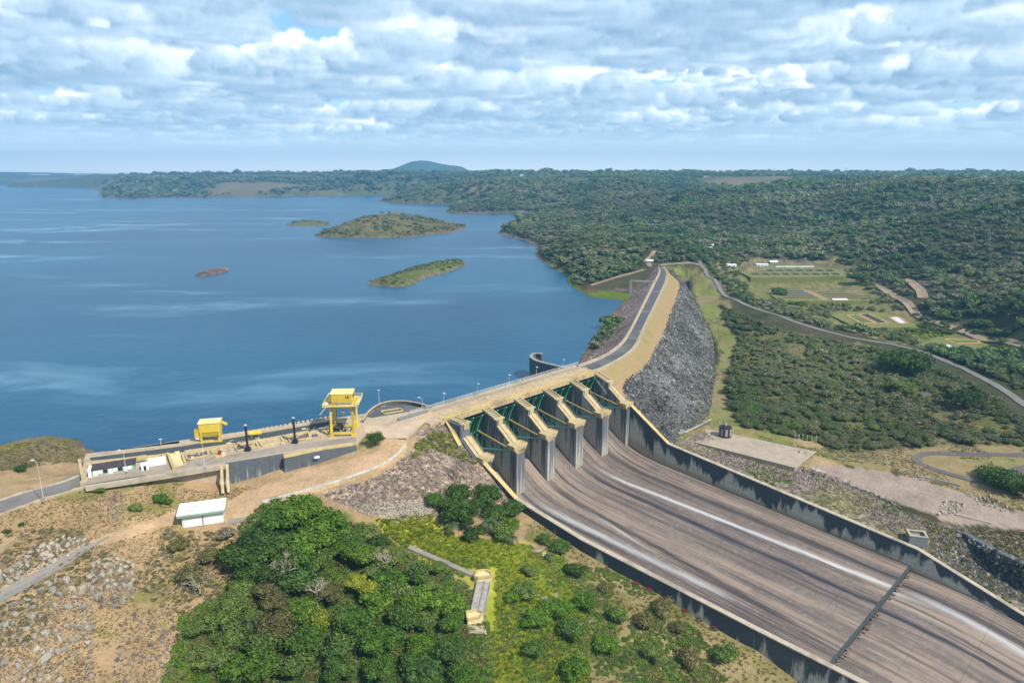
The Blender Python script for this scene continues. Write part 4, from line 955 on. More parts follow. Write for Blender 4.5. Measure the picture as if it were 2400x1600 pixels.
# ------------------------------------------------------------------ chute
ch = empty('spillway_chute', (O0[0], O0[1], 0.0), SPR, 'broad sloping concrete spillway chute with dark and white water streaks', 'chute'); INV[ch.name] = INV[sp.name]
XL = lambda L: max(0.0, (L - 45) * .109)
def zf(L): return float(np.interp(L, [21, 26, 32, 41, 151], [-33.0, -34.9, -36.4, -37.6, -44.2]))
def zf2(L): return float(np.interp(L, [151.5, 160, 175, 195, 230, 260], [-46.1, -46.4, -48.0, -52.2, -61, -70]))
rows = [22, 31] + [41 + 11 * k for k in range(11)]
def slab(a0, a1, L0, L1, zfun, n=4):
    mb = MB(); g = .03; v = []; m = 4
    for q in range(m + 1):
        L = L0 + g + (L1 - L0 - 2 * g) * q / m
        for k in range(n + 1):
            xl = XL(L); e0 = xl + (W5 - xl) * a0; e1 = xl + (W5 - xl) * a1
            v.append((e0 + g + (e1 - e0 - 2 * g) * k / n, -L, zfun(L)))
    nn = len(v); low = [(p[0], p[1], p[2] - .8) for p in v]
    f = [(q * (n + 1) + k, (q + 1) * (n + 1) + k, (q + 1) * (n + 1) + k + 1, q * (n + 1) + k + 1) for q in range(m) for k in range(n)]
    for q in range(m):
        f += [(q * (n + 1), nn + q * (n + 1), nn + (q + 1) * (n + 1), (q + 1) * (n + 1)), (q * (n + 1) + n, (q + 1) * (n + 1) + n, nn + (q + 1) * (n + 1) + n, nn + q * (n + 1) + n)]
    for k in range(n):
        b = m * (n + 1); f += [(k, k + 1, nn + k + 1, nn + k), (b + k, nn + b + k, nn + b + k + 1, b + k + 1)]
    mb.add(v + low, f); return mb
for a in range(5):
    for j in range(len(rows) - 1):
        lb('floor_slab', slab(a / 5, (a + 1) / 5, rows[j], min(rows[j + 1], 151), zf), 'chute_floor', ch, uvf=lambda p: (p[0], -p[1]))
    for j, (L0, L1) in enumerate(((151.75, 166), (166, 180), (180, 194), (194, 212), (212, 235))):
        lb('floor_slab', slab(a / 5, (a + 1) / 5, L0, L1, zf2), 'chute_floor', ch, uvf=lambda p: (p[0], -p[1]))
lb('step_face', MB().box(((W5 + 11.5) / 2, -151.3, -46.0), (W5 - 11.5, .6, 3.3)), 'trench', ch)
lb('joint_bed', MB().box((48, -90, -46.5), (W5 + 2, 130, .5)).box((48, -193, -64), (W5 + 2, 90, .5)), 'dark_metal', ch)
rub = MB()
for k in range(60):
    xx = random.uniform(12, 94); s_ = random.uniform(.3, .9)
    rub.box((xx, -152.0 - random.uniform(0, .8), -46.2 + random.uniform(0, .4)), (s_ * 1.6, s_, s_), random.uniform(0, 3))
lb('rubble', rub, 'stone_brown', ch, kind='stuff')
# chute walls
def chute_wall(label, pts, side, coping, base):
    e = empty('retaining_wall', (O0[0], O0[1], 0.0), SPR, label, 'wall', None); INV[e.name] = INV[sp.name]
    p = np.array(pts, float); s = np.r_[0, np.cumsum(np.linalg.norm(np.diff(p, axis=0), axis=1))]
    kinks = list(s); cuts = []
    for a, b in zip(kinks[:-1], kinks[1:]):
        m = max(1, round((b - a) / 11.0)); cuts += [a + (b - a) * k / m for k in range(m)]
    cuts.append(s[-1])
    at = lambda q: tuple(np.interp(q, s, p[:, k]) for k in range(3))
    for a, b in zip(cuts[:-1], cuts[1:]):
        A, B = at(a + .03), at(b - .03)
        lb('wall_panel', MB().wall([A, B], [base(A), base(B)], 1.7, side, s0=a), 'wall_stained', e)
    for a, b in zip(kinks[:-1], kinks[1:]):
        A, B = Vector(at(a)), Vector(at(b)); o = Vector((side * .8, 0, .16))
        lb('coping', MB().beam(A + o, B + o, 2.0, .34), coping[min(len(coping) - 1, kinks.index(a))], e)
    return e
chute_wall('dark stained concrete retaining wall along the far side of the chute', [(96.2, -21.9, -13.0), (96.2, -44.4, -26.8), (96.2, -153, -36.8), (96.2, -187, -47.4), (96.2, -240, -66)], 1, ['concrete_yellow', 'parapet'],
           lambda q: (zf(-q[1]) if -q[1] < 151.5 else zf2(-q[1])) - 1.5)
chute_wall('low concrete wall with tan coping on the near side of the chute', [(-.4, -21.9, -13.4), (-.2, -39.7, -22.4), (2.3, -70.8, -28.0), (9.5, -134, -35.4), (20.8, -235, -46)], -1, ['concrete_yellow', 'parapet'],
           lambda q: zf(-q[1]) - 9)

# ------------------------------------------------------------------ curved wing wall in the water
wing = [P(u, v, .2) for u, v in [(1272, 829), (1258, 826.5), (1246, 828), (1240, 834), (1243, 840), (1255, 846.5), (1275, 852), (1300, 858), (1330, 863)]]
wp = smoothline(wing, 22, 1)
ww = empty('wing_wall', tuple(wp[10]), 0, 'curved dark concrete wing wall standing in the reservoir behind the bridge', 'wall')
for a in range(0, 21, 3):
    MB().wall([tuple(q) for q in wp[a:min(a + 4, 22)]], -26, 1.3, 1, s0=a * 3.0).build('wall_panel', MAT['wall_dark'], ww)
g = MB().wall([(q[0], q[1], q[2] + .35) for q in wp], .2, 1.9, 1); g.build('coping', MAT['concrete_grey'], ww)
# small intake frame beside the far end of the dam
e = empty('concrete_portal', P(1480, 700, -6), 0, 'dark concrete beam and pier standing on the upstream slope near the far abutment', 'portal')
a, b = P(1478, 658, .2), P(1540, 661, .2)
MB().beam(a, b, 2.0, 1.4).build('beam', MAT['concrete_grey'], e)
MB().box((a[0], a[1], -7), (2.2, 2.2, 14)).build('pier', MAT['wall_dark'], e)

# ------------------------------------------------------------------ intake platform on the left
ip = empty('intake_platform', P(400, 1090, 0), 0, 'long concrete intake platform with yellow kerbs beside the reservoir', 'platform')
MB().prism(INTAKE, -14, 0).build('deck', MAT['concrete_deck'], ip)
def q2(name, px, z0, z1, mat, parent=ip): return quad(px, z0, z1).build(name, MAT[mat], parent)
q2('apron', [(852, 996), (905, 1000), (1003, 962), (1040, 977), (998, 987), (962, 1010), (953, 1025), (905, 1026), (880, 1012), (856, 1012)], -.3, .06, 'concrete_apron')
q2('trench', [(210, 1072), (420, 1046), (640, 1010), (775, 987), (790, 994), (650, 1021), (425, 1059), (213, 1079)], -.3, .03, 'trench')
q2('upstream_strip', [(200, 1063), (420, 1038), (640, 1000), (858, 970), (860, 973), (642, 1004), (422, 1042), (200, 1066)], -.3, .5, 'parapet')
q2('road', [(203, 1133), (360, 1108), (530, 1082), (665, 1058), (835, 1034), (835, 1023), (665, 1044), (530, 1066), (360, 1092), (206, 1121)], -.3, .04, 'deck_road')
# dashes along the upstream edge
for k in range(34):
    t = k / 33; u0 = 425 + 345 * t; v0 = 1040 - 62 * t
    q2('kerb_block', [(u0, v0 - 3.5), (u0 + 6, v0 - 4.5), (u0 + 6.5, v0 - 1.2), (u0 + .5, v0 - .2)], 0, .55, 'concrete_tan')
q2('kerb', [(205, 1086), (330, 1070), (392, 1061), (392, 1064), (330, 1073.5), (205, 1090)], 0, .7, 'concrete_yellow')
q2('kerb', [(432, 1055), (560, 1036), (700, 1014), (800, 996), (800, 998), (700, 1016.5), (560, 1038.5), (432, 1058)], 0, .35, 'concrete_tan')
q2('ramp', [(397, 1062), (420, 1060), (432, 1086), (408, 1092)], 0, .5, 'paint_cream')
q2('ramp_wall', [(390, 1060), (396, 1059.5), (409, 1091), (403, 1094)], 0, 1.3, 'concrete_yellow')
q2('ramp_wall', [(424, 1061), (429, 1060), (436, 1080), (431, 1082)], 0, 1.3, 'concrete_yellow')
q2('white_wall', [(346, 1074), (388, 1068), (388.5, 1073), (346.5, 1079)], 0, 2.2, 'paint_white')
def framed(px, m_in, z=.25):
    c = np.mean(px, 0); q2('grating_bed', px, 0, .12, m_in)
    for i in range(4):
        a, b = P(*px[i], 0), P(*px[(i + 1) % 4], 0)
        MB().beam((a[0], a[1], .3), (b[0], b[1], .3), .5, .6).build('kerb', MAT['concrete_yellow'], ip)
framed([(433, 1066), (484, 1056), (490, 1068), (440, 1079)], 'grating')
framed([(494, 1056), (512, 1053), (516, 1061), (498, 1065)], 'concrete_deck')
framed([(548, 1046), (600, 1038), (606, 1049), (556, 1058)], 'grating')
framed([(607, 1036), (658, 1027), (664, 1038), (614, 1047)], 'concrete_deck')
framed([(672, 1024), (722, 1015), (728, 1027), (680, 1036)], 'grating')
framed([(768, 1008), (795, 1003), (800, 1015), (776, 1021)], 'trench')
q2('hatch', [(408, 1058), (420, 1056), (422, 1062), (410, 1064)], 0, .9, 'paint_cream')
q2('hatch', [(518, 1060), (527, 1058.5), (528, 1063), (519, 1065)], 0, .8, 'paint_cream')
q2('hatch', [(504, 1066), (520, 1063), (521, 1068), (505, 1071)], 0, .3, 'concrete_yellow')
q2('kerb', [(665, 1066), (757, 1047), (832, 1037), (836, 1040), (757, 1051.5), (666, 1071)], 0, .5, 'concrete_yellow')
q2('kerb', [(198, 1137), (360, 1112), (528, 1085), (529, 1089), (360, 1116), (200, 1141)], -1.2, .35, 'parapet')
q2('end_wall', [(182, 1076), (189, 1073), (196, 1118), (190, 1120)], -3, 1.2, 'concrete_tan')
MB().prism([P(u, v, 0)[:2] for u, v in [(200, 1062), (330, 1046), (420, 1033), (420, 1038), (330, 1052), (200, 1068)]], -18, .0).build('rocky_edge', MAT['stone_brown'], ip)
# semicircular forebay wall
arc = smoothline([P(u, v, 0) for u, v in [(848, 990), (862, 968), (885, 951), (915, 943), (950, 943), (985, 949), (1010, 957)]], 24, 2)
MB().wall([(q[0], q[1], .9) for q in arc], -18, .6, -1).build('curved_parapet', MAT['wall_dark'], ip)
MB().wall([(q[0], q[1], 1.15) for q in arc], .9, .8, -1).build('curved_coping', MAT['concrete_tan'], ip)
q2('forebay_floor', [(858, 975), (885, 956), (915, 948), (950, 948), (985, 954), (992, 958), (935, 968), (870, 979)], -.3, .05, 'asphalt')
framed([(892, 965), (938, 958), (944, 964), (900, 971)], 'trench')
q2('low_wall', [(932, 978), (960, 971), (1003, 959), (1004, 962), (961, 974.5), (934, 982)], 0, .9, 'wall_dark')
# retaining wall of the platform
rw = empty('retaining_wall', P(600, 1100, -4), 0, 'dark weathered retaining wall with buttresses below the intake platform road', 'wall'); 
for (u0, v0, u1, v1, n) in ((528, 1087, 665, 1064, 4), (665, 1072, 836, 1045, 4)):
    for k in range(n):
        a = P(u0 + (u1 - u0) * k / n, v0 + (v1 - v0) * k / n, .1); b = P(u0 + (u1 - u0) * (k + 1) / n - .3, v0 + (v1 - v0) * (k + 1) / n, .1)
        MB().wall([a, b], -13, .9, 1, s0=k * 6.0).build('wall_panel', MAT['wall_dark'], rw)
for u, v in ((519, 1090), (532, 1088)):
    a = P(u, v, .2); MB().extr([(0, .2), (0, -9), (-6, -9), (-.8, .2)], 0, .7)
    d = Vector((.35, -.94, 0)); MB().beam(Vector(a), Vector(a) + d * 7 + Vector((0, 0, -7.5)), .9, .9).build('buttress', MAT['concrete_tan'], rw)
q = P(546, 1123, -7); MB().beam((q[0] - 4, q[1] + .5, -6.2), (q[0] + 4.5, q[1] + 3.5, -6.2), 1.2, .6).build('ledge', MAT['concrete_grey'], rw)
s_ = P(742, 1058, 0); sg = empty('sign', (s_[0], s_[1], -1), 0, 'small white sign board on the dark retaining wall', 'sign')
a = P(736, 1064, .0); b = P(748, 1062, .0); off = Vector((.13, -.25, 0))
MB().beam(Vector((a[0], a[1], -1.2)) + off, Vector((b[0], b[1], -1.2)) + off, .12, .9).build('board', MAT['sign_white'], sg)

# low long building at the platform's left end
bl = empty('service_building', P(260, 1105, 0), 0, 'long low building with dark flat roof and pale green front on the intake platform', 'building')
fa, fb = Vector(P(213, 1116, 0)), Vector(P(317, 1100, 0)); dx = (fb - fa); Lb = dx.length; dx.normalize(); dy = Vector((-dx.y, dx.x, 0))
def bbox(s0, s1, d0, d1, z0, z1):
    return MB().prism([tuple((fa + dx * s + dy * d))[:2] for s, d in ((s0, d0), (s1, d0), (s1, d1), (s0, d1))], z0, z1)
bbox(0.3, Lb, 0, 4.2, 0, 2.3).build('body', MAT['paint_green'], bl)
bbox(-.2, Lb + .4, -.5, 4.7, 2.3, 2.55).build('roof', MAT['roof_dark'], bl)
bbox(-.2, Lb + 3.5, 4.7, 5.4, 1.9, 2.8).build('roof_edge', MAT['concrete_yellow'], bl)
bbox(-.6, .3, -.8, 3.5, 0, 2.6).build('end_wall', MAT['paint_white'], bl)
for k in range(8):
    s0 = .8 + k * (Lb - 1.5) / 8
    bbox(s0, s0 + 1.3, -.06, 0, .5 if k % 3 else 0, 1.7).build('window' if k % 3 else 'door', MAT['paint_white'] if k % 3 == 1 else MAT['dark_metal'] if k % 3 == 2 else MAT['sign_white'], bl)
bx = empty('service_kiosk', P(338, 1099, 0), 0, 'small white kiosk beside the long low building on the platform', 'kiosk')
fa = Vector(P(332, 1103, 0)); bbox(0, 2.2, 0, 1.8, 0, 2).build('body', MAT['paint_white'], bx); bbox(-.15, 2.35, -.15, 1.95, 2, 2.2).build('roof', MAT['roof_white'], bx); bbox(.7, 1.5, -.05, 0, 0, 1.6).build('door', MAT['dark_metal'], bx)

# ------------------------------------------------------------------ yellow gantry crane
gc = empty('gantry_crane', P(808, 1012, 0), R(4), 'tall yellow gantry crane on four legs with a ribbed cab on top', 'crane')
gb = lambda n, mb, m='crane_yellow', p=gc: mb.build(n, MAT[m], p, local=True)
LX_, LY_, TH = 4.1, 4.3, 12.0
for sx in (-1, 1):
    for sy in (-1, 1):
        l = gb('leg', MB().beam((sx * LX_ * 1.05, sy * LY_ * 1.02, .6), (sx * LX_, sy * LY_, TH), .85, .85)); INV[l.name] = INV[gc.name]
        gb('bogie', MB().box((sx * LX_ * 1.05, sy * LY_ * 1.02, .4), (2.0, 1.1, .8)).tube((sx * LX_ * 1.05 - .5, sy * LY_ * 1.02 - .6, .3), (sx * LX_ * 1.05 - .5, sy * LY_ * 1.02 + .6, .3), .3, 8), 'crane_yellow', l)
for sy in (-1, 1):
    gb('sill_beam', MB().beam((-LX_, sy * LY_, 1.2), (LX_, sy * LY_, 1.2), .7, .8))
    gb('head_beam', MB().beam((-LX_ - .6, sy * LY_, TH), (LX_ + .6, sy * LY_, TH), .9, 1.2))
for sx in (-1, 1):
    gb('side_beam', MB().beam((sx * LX_, -LY_, TH - .1), (sx * LX_, LY_, TH - .1), .8, 1.0))
    gb('tie_beam', MB().beam((sx * LX_, -LY_, 3.2), (sx * LX_, LY_, 3.2), .4, .4))
pf = gb('walkway', MB().box((0, -5.6, 12.7), (13.5, 1.5, .2)).box((0, 5.6, 12.7), (13.5, 1.5, .2)).box((-6, 0, 12.7), (1.5, 11, .2)).box((6, 0, 12.7), (1.5, 11, .2)), 'crane_roof'); INV[pf.name] = INV[gc.name]
rl = MB()
cor = [(-6.7, -6.3), (6.7, -6.3), (6.7, 6.3), (-6.7, 6.3)]
for i in range(4):
    (xa, ya), (xb, yb) = cor[i], cor[(i + 1) % 4]
    for z in (13.3, 13.9): rl.tube((xa, ya, z), (xb, yb, z), .07, 4)
    for k in range(6): t = k / 6; rl.tube((xa + (xb - xa) * t, ya + (yb - ya) * t, 12.8), (xa + (xb - xa) * t, ya + (yb - ya) * t, 13.9), .06, 4)
gb('guard_rail', rl, 'crane_roof', pf)
cab = gb('cab', MB().box((.2, -.3, 14.9), (8.0, 5.6, 3.6))); INV[cab.name] = INV[gc.name]
for k in range(9): gb('cab_rib', MB().box((-3.5 + k * .92, -3.18, 14.8), (.34, .18, 3.3)), 'crane_yellow', cab)
gb('cab_roof', MB().extr([(-3.3, 16.7), (-2.7, 17.25), (2.1, 17.25), (2.7, 16.7)], -4.1, 4.5), 'crane_roof', cab)
gb('cab_annex', MB().box((-4.6, .4, 14.4), (1.6, 3.2, 2.6)), 'crane_roof', cab)
ldm = MB()
for sx in (-.3, .3): ldm.beam((LX_ + .6, -LY_ + sx, .6), (LX_ + .5, -LY_ + sx, 12.6), .08, .08)
for k in range(24): ldm.beam((LX_ + .6, -LY_ - .3, 1 + k * .48), (LX_ + .6, -LY_ + .3, 1 + k * .48), .05, .05)
gb('ladder', ldm, 'concrete_grey')
for sy in (-1, 1):
    gb('brace', MB().beam((-LX_, sy * LY_, 9.2), (-LX_ + 2.4, sy * LY_, TH - .4), .35, .35).beam((LX_, sy * LY_, 9.2), (LX_ - 2.4, sy * LY_, TH - .4), .35, .35))
    gb('cable', MB().tube((-LX_ + .6, sy * LY_, 1.4), (-LX_ + .5, sy * LY_, TH), .07, 5), 'dark_metal')
gb('cab_window', MB().box((2.4, -3.2, 15.4), (1.6, .12, 1.0)).box((4.26, -.6, 15.3), (.12, 2.2, 1.1)), 'dark_metal', cab)
gb('stair', MB().beam((-5.2, -5.9, 12.8), (-7.8, -5.9, 9.6), .8, .25), 'crane_roof')
gb('hoist_rope', MB().tube((0, -1, 13), (0, -1, 8.6), .06, 5), 'dark_metal')
gb('hook_block', MB().box((0, -1, 8.2), (.9, .6, 1.0)).tube((0, -1, 7.8), (0, -1, 7.0), .18, 6), 'crane_yellow')
gb('machine_box', MB().box((-2.2, 1.6, 2.2), (2.2, 1.4, 1.8)), 'grating')

# yellow trash-rack machine with its enclosed hopper
tm = empty('trash_rack_machine', P(497, 1032, 0), R(13), 'bright yellow box-shaped machine on short legs at the platform edge', 'machine')
gb2 = lambda n, mb, m='crane_yellow', p=tm: mb.build(n, MAT[m], p, local=True)
for sx in (-1, 1):
    for sy in (-1, 1): gb2('leg', MB().beam((sx * 3.2, sy * 2.0, 0), (sx * 3.2, sy * 2.0, 4.3), .55, .55))
body = gb2('body', MB().box((0, 0, 6.0), (7.6, 4.4, 3.6)), 'crane_yellow'); INV[body.name] = INV[tm.name]
gb2('roof', MB().extr([(-2.5, 7.75), (-2.1, 8.15), (2.5, 8.15), (2.5, 7.75)], -4.0, 4.0), 'crane_roof', body)
gb2('hopper', MB().extr([(-2.1, 4.2), (2.1, 4.2), (1.2, 2.2), (-1.4, 2.2)], -3.0, 3.0), 'crane_yellow')
gb2('side_cabin', MB().box((-4.7, -.6, 3.6), (1.7, 2.4, 3.4)), 'crane_yellow')
gb2('jib', MB().beam((3.8, 1.0, 7.0), (5.6, 1.6, 5.6), .6, .9), 'crane_yellow')
gb2('sill', MB().box((0, -2.0, .35), (8.2, .5, .5)).box((0, 2.0, .35), (8.2, .5, .5)), 'crane_yellow')

# vent pipes, tank, drum
for (u, v, vt, lab) in ((581, 1056, 997, 'black vertical vent pipe standing on a kerb nearer the box-shaped machine'), (692, 1038, 980, 'black vertical vent pipe standing closer to the gantry crane')):
    b0 = P(u, v, 0); top = zat(b0[0], b0[1], vt)
    vp = empty('vent_pipe', b0, 0, lab, 'pipe', 'vent pipes on the platform')
    MB().tube((0, 0, .8), (0, 0, top), .42, 10).build('pipe', MAT['dark_metal'], vp, local=True)
    MB().tube((0, 0, top), (0, 0, top + .35), .5, 10).build('collar', MAT['lamp_metal'], vp, local=True)
    MB().box((0, 0, .6), (1.9, 1.5, 1.2)).box((.5, -.4, 1.5), (.7, .6, .7)).build('base', MAT['dark_metal'], vp, local=True)
tk = empty('yellow_tank', P(599, 1022, 0), R(14), 'low yellow lying tank at the upstream edge of the platform', 'tank')
MB().tube((-2.2, 0, 1.3), (2.2, 0, 1.3), .95, 14).build('tank', MAT['crane_yellow'], tk, local=True, smooth=False)
MB().box((-1.3, 0, .3), (.4, 1.6, .6)).box((1.3, 0, .3), (.4, 1.6, .6)).build('cradle', MAT['concrete_grey'], tk, local=True)
dr = empty('red_drum', P(516, 1066, 0), 0, 'small red drum between yellow kerbs on the platform', 'drum')
MB().tube((0, 0, 0), (0, 0, 1.5), .65, 10).build('drum', MAT['red_paint'], dr, local=True)
MB().tube((0, 0, 1.5), (0, 0, 1.58), .5, 10).build('lid', MAT['dark_metal'], dr, local=True)

# ------------------------------------------------------------------ white garage
gp = hit(428, 1236); g2 = hit(524, 1223)
ga = math.atan2(g2[1] - gp[1], g2[0] - gp[0]); gl = math.hypot(g2[0] - gp[0], g2[1] - gp[1]); gz = min(gp[2], g2[2]) - .2
gg = empty('white_garage', (gp[0], gp[1], gz), ga, 'small white garage with two bays and a flat white roof beside the dirt road', 'garage')
gm = lambda n, mb, m, p=gg: mb.build(n, MAT[m], p, local=True)
gm('wall', MB().box((gl / 2, 3.3, 2.2), (gl, 6.2, 4.4)), 'paint_white')
for k in (0, 1):
    d_ = gm('door', MB().box((gl * (.26 + .49 * k), .15, 1.9), (gl * .455, .14, 3.5)), 'paint_white'); INV[d_.name] = INV[gg.name]
gm('painted_shade_strip', MB().box((gl / 2, .16, 3.85), (gl * .96, .12, .45)), 'dark_metal')  # solid dark strip standing in for the shade above the doors
gm('post', MB().box((gl * .5, .1, 2.0), (.28, .3, 3.8)), 'concrete_grey')
rf = gm('roof', MB().box((gl / 2 - .2, 3.2, 4.75), (gl + 2.0, 8.4, .35)), 'roof_white'); INV[rf.name] = INV[gg.name]
gm('fascia', MB().box((gl / 2 - .2, -1.05, 4.65), (gl + 2.0, .14, .95)), 'paint_green', rf)
for a, b, c_, d_ in ((gl / 2 - .2, -1.0, gl + 2.0, .25), (gl / 2 - .2, 7.35, gl + 2.0, .25)): gm('parapet', MB().box((a, b, 5.05), (c_, d_, .3)), 'paint_white', rf)
for a in (-1.15, gl + .75): gm('parapet', MB().box((a, 3.2, 5.05), (.25, 8.4, .3)), 'paint_white', rf)
gm('seam', MB().box((gl / 2 - .2, 1.8, 4.97), (gl + 1.6, .12, .08)).box((gl / 2 - .2, 4.4, 4.97), (gl + 1.6, .12, .08)), 'concrete_grey', rf)
gm('side_fascia', MB().box((gl + .83, 3.2, 4.65), (.12, 8.4, .95)), 'paint_green', rf)

# ------------------------------------------------------------------ roads, paths, kerbs
ribbon('approach_road', [(-60, 1210), (0, 1188), (50, 1170), (100, 1154), (150, 1141), (205, 1129)], 8.0, 'asphalt_old', .25)
for nm, px in (('road_kerb', [(-60, 1192), (0, 1174), (50, 1157), (100, 1143), (150, 1130), (200, 1120)]), ('road_kerb', [(-60, 1230), (0, 1204), (50, 1187), (100, 1170), (150, 1154), (200, 1143)])):
    ribbon(nm, px, 1.2, 'parapet', .40, n=40, cols=3)
ribbon('path', [(-60, 1425), (0, 1398), (60, 1367), (120, 1334), (180, 1298), (225, 1272), (256, 1256)], [5.0, 4.6, 3.6, .5], 'path_grey', .10, n=50)
ribbon('path', [(535, 1222), (580, 1217), (640, 1210), (720, 1206)], 2.4, 'path_grey', .15, n=24)
ribbon('drain_channel', [(958, 1285), (1000, 1303), (1045, 1322), (1090, 1342), (1118, 1352)], 1.8, 'path_grey', .7, n=24)
kb = hline([(614, 1178), (660, 1166), (720, 1150), (800, 1126), (860, 1106), (905, 1087), (935, 1065), (952, 1042), (962, 1020), (978, 1002), (1000, 987), (1040, 979)])
kb = smoothline(kb, 46, 2)
gk = empty('guard_wall', tuple(kb[0]), 0, 'long curving pale kerb wall along the outer edge of the dirt road', 'wall')
for k in range(45):
    a, b = Vector(kb[k]), Vector(kb[k + 1]); a.z += .35; b.z += .35
    MB().beam(a, a + (b - a) * .985, .45, .75).build('kerb_stone', MAT['rail_white'], gk)
road_px = [(1640, 612), (1652, 630), (1664, 652), (1690, 682), (1722, 703), (1780, 727), (1850, 751), (1920, 773), (2000, 793), (2080, 806), (2150, 822), (2200, 840), (2260, 864), (2320, 896), (2370, 926), (2430, 968)]
ribbon('valley_road', road_px, [4.0, 4.2, 4.6, 5.0, 5.4], 'asphalt_old', .45, n=110)
ribbon('dirt_track', [(1990, 640), (2046, 668), (2076, 681), (2110, 702), (2144, 733), (2178, 754), (2229, 771), (2280, 786), (2348, 800), (2420, 820)], 8.0, 'track_dirt', .5, n=70)
ribbon('dirt_track', [(2118, 655), (2140, 666), (2158, 682), (2163, 700)], 9.0, 'track_dirt', .5, n=20)
ribbon('loop_track', [(2430, 1066), (2350, 1066), (2280, 1064), (2220, 1062), (2170, 1063), (2146, 1071), (2150, 1083), (2185, 1098), (2230, 1112), (2275, 1124), (2320, 1128), (2380, 1105), (2430, 1096)], [4.5, 4.5, 4.0, 3.5, 5, 7], 'track_purple', .15, n=90)
ribbon('shore_path', [(1385, 669), (1410, 661), (1440, 652), (1475, 642), (1510, 632)], 2.6, 'track_dirt', .4, n=30)
ribbon('abutment_path', [(1524, 626), (1512, 612), (1526, 600), (1534, 588)], 5, 'track_dirt', .5, n=20)
ribbon('abutment_path', [(1545, 622), (1580, 618), (1620, 616), (1650, 624)], 6, 'track_dirt', .4, n=20)

# small fittings on the platform deck
g_ = random.Random(3)
for k in range(46):
    t = g_.random(); u = 440 + 330 * t; v = 1046 - 50 * t + g_.uniform(0, 30)
    p = P(u, v, 0); w_, d_, h_ = g_.uniform(.4, 2.2), g_.uniform(.4, 1.1), g_.uniform(.15, .7)
    MB().box((p[0], p[1], h_ / 2), (w_, d_, h_), R(28)).build('fitting', MAT[g_.choice(['concrete_yellow', 'concrete_tan', 'paint_cream', 'concrete_grey', 'grating', 'concrete_yellow'])], ip)
for k in range(22):
    t = k / 21; A = P(430 + 340 * t, 1066 - 56 * t + 3 * math.sin(k * 2.1), 0); B = (A[0] + 1.6, A[1] + .85, 0)
    MB().beam((A[0], A[1], .2), (B[0], B[1], .2), .35, .4).build('kerb_block', MAT['concrete_yellow' if k % 2 else 'concrete_tan'], ip)
for (u, v) in ((800, 1006), (786, 1000), (812, 1010)):
    p = P(u, v, 0); MB().box((p[0], p[1], .6), (1.6, 1.1, 1.2), R(20)).build('equipment_box', MAT['grating' if u == 800 else 'concrete_grey'], ip)
# ------------------------------------------------------------------ plants and stones: shared meshes
def ico(sub=0):
    t = (1 + 5 ** .5) / 2
    v = np.array([(-1, t, 0), (1, t, 0), (-1, -t, 0), (1, -t, 0), (0, -1, t), (0, 1, t), (0, -1, -t), (0, 1, -t), (t, 0, -1), (t, 0, 1), (-t, 0, -1), (-t, 0, 1)], float)
    v /= np.linalg.norm(v[0])
    f = [(0, 11, 5), (0, 5, 1), (0, 1, 7), (0, 7, 10), (0, 10, 11), (1, 5, 9), (5, 11, 4), (11, 10, 2), (10, 7, 6), (7, 1, 8), (3, 9, 4), (3, 4, 2), (3, 2, 6), (3, 6, 8), (3, 8, 9), (4, 9, 5), (2, 4, 11), (6, 2, 10), (8, 6, 7), (9, 8, 1)]
    for _ in range(sub):
        v = list(map(tuple, v)); cache = {}; nf = []
        def mid(a, b):
            k = (min(a, b), max(a, b))
            if k not in cache:
                m = np.array(v[a]) + np.array(v[b]); m /= np.linalg.norm(m); v.append(tuple(m)); cache[k] = len(v) - 1
            return cache[k]
        for a, b, c in f:
            ab, bc, ca = mid(a, b), mid(b, c), mid(c, a); nf += [(a, ab, ca), (b, bc, ab), (c, ca, bc), (ab, bc, ca)]
        f = nf; v = np.array(v)
    return np.array(v), np.array(f)
ICOV, ICOF = ico(0)
def crown_mesh(name, seed, lobes, per, leaf, mat, flat=0.75, core=0.72, low=-0.45, spread=0.62):
    g = np.random.default_rng(seed); V = []; F = []; nv = 0
    a = g.uniform(0, 2 * np.pi, lobes); rr = np.sqrt(g.uniform(0, 1, lobes)) * spread; zz = g.uniform(-0.25, 0.55, lobes) * (1 - rr * .6)
    C = np.c_[np.cos(a) * rr, np.sin(a) * rr, zz * flat]; Rl = g.uniform(.30, .50, lobes) * (1.15 - .3 * rr)
    C[0] = (0, 0, .1); Rl[0] = .55
    for c, r in zip(C, Rl):
        cv = ICOV * (r * core) * g.uniform(.85, 1.15, (12, 1)) * (1, 1, .85) + c
        f3 = ICOF + nv; V.append(cv); F.append(np.c_[f3, f3[:, 2]]); nv += 12
        d = g.normal(size=(per, 3)); d /= np.linalg.norm(d, axis=1)[:, None]
        d = d[d[:, 2] > low]; n = len(d)
        p = c + d * (r * g.uniform(.72, 1.12, (n, 1))) * (1, 1, .85)
        nn = d + g.normal(size=(n, 3)) * .55; nn /= np.linalg.norm(nn, axis=1)[:, None]
        t = np.cross(nn, g.normal(size=(n, 3))); t /= np.linalg.norm(t, axis=1)[:, None] + 1e-9; b = np.cross(nn, t)
        s = leaf * g.uniform(.55, 1.35, (n, 1))
        q = np.stack([p - t * s - b * s * .6, p + t * s - b * s * .7, p + t * s * .7 + b * s * .7, p - t * s * .8 + b * s * .6], 1).reshape(-1, 3)
        V.append(q); F.append(np.arange(4 * n).reshape(n, 4) + nv); nv += 4 * n
    V = np.concatenate(V); F = np.concatenate(F)
    me = bpy.data.meshes.new(name)
    me.from_pydata(V.tolist(), [], [tuple(dict.fromkeys(q)) for q in F.tolist()]); me.update()
    me.materials.append(MAT[mat]); return me
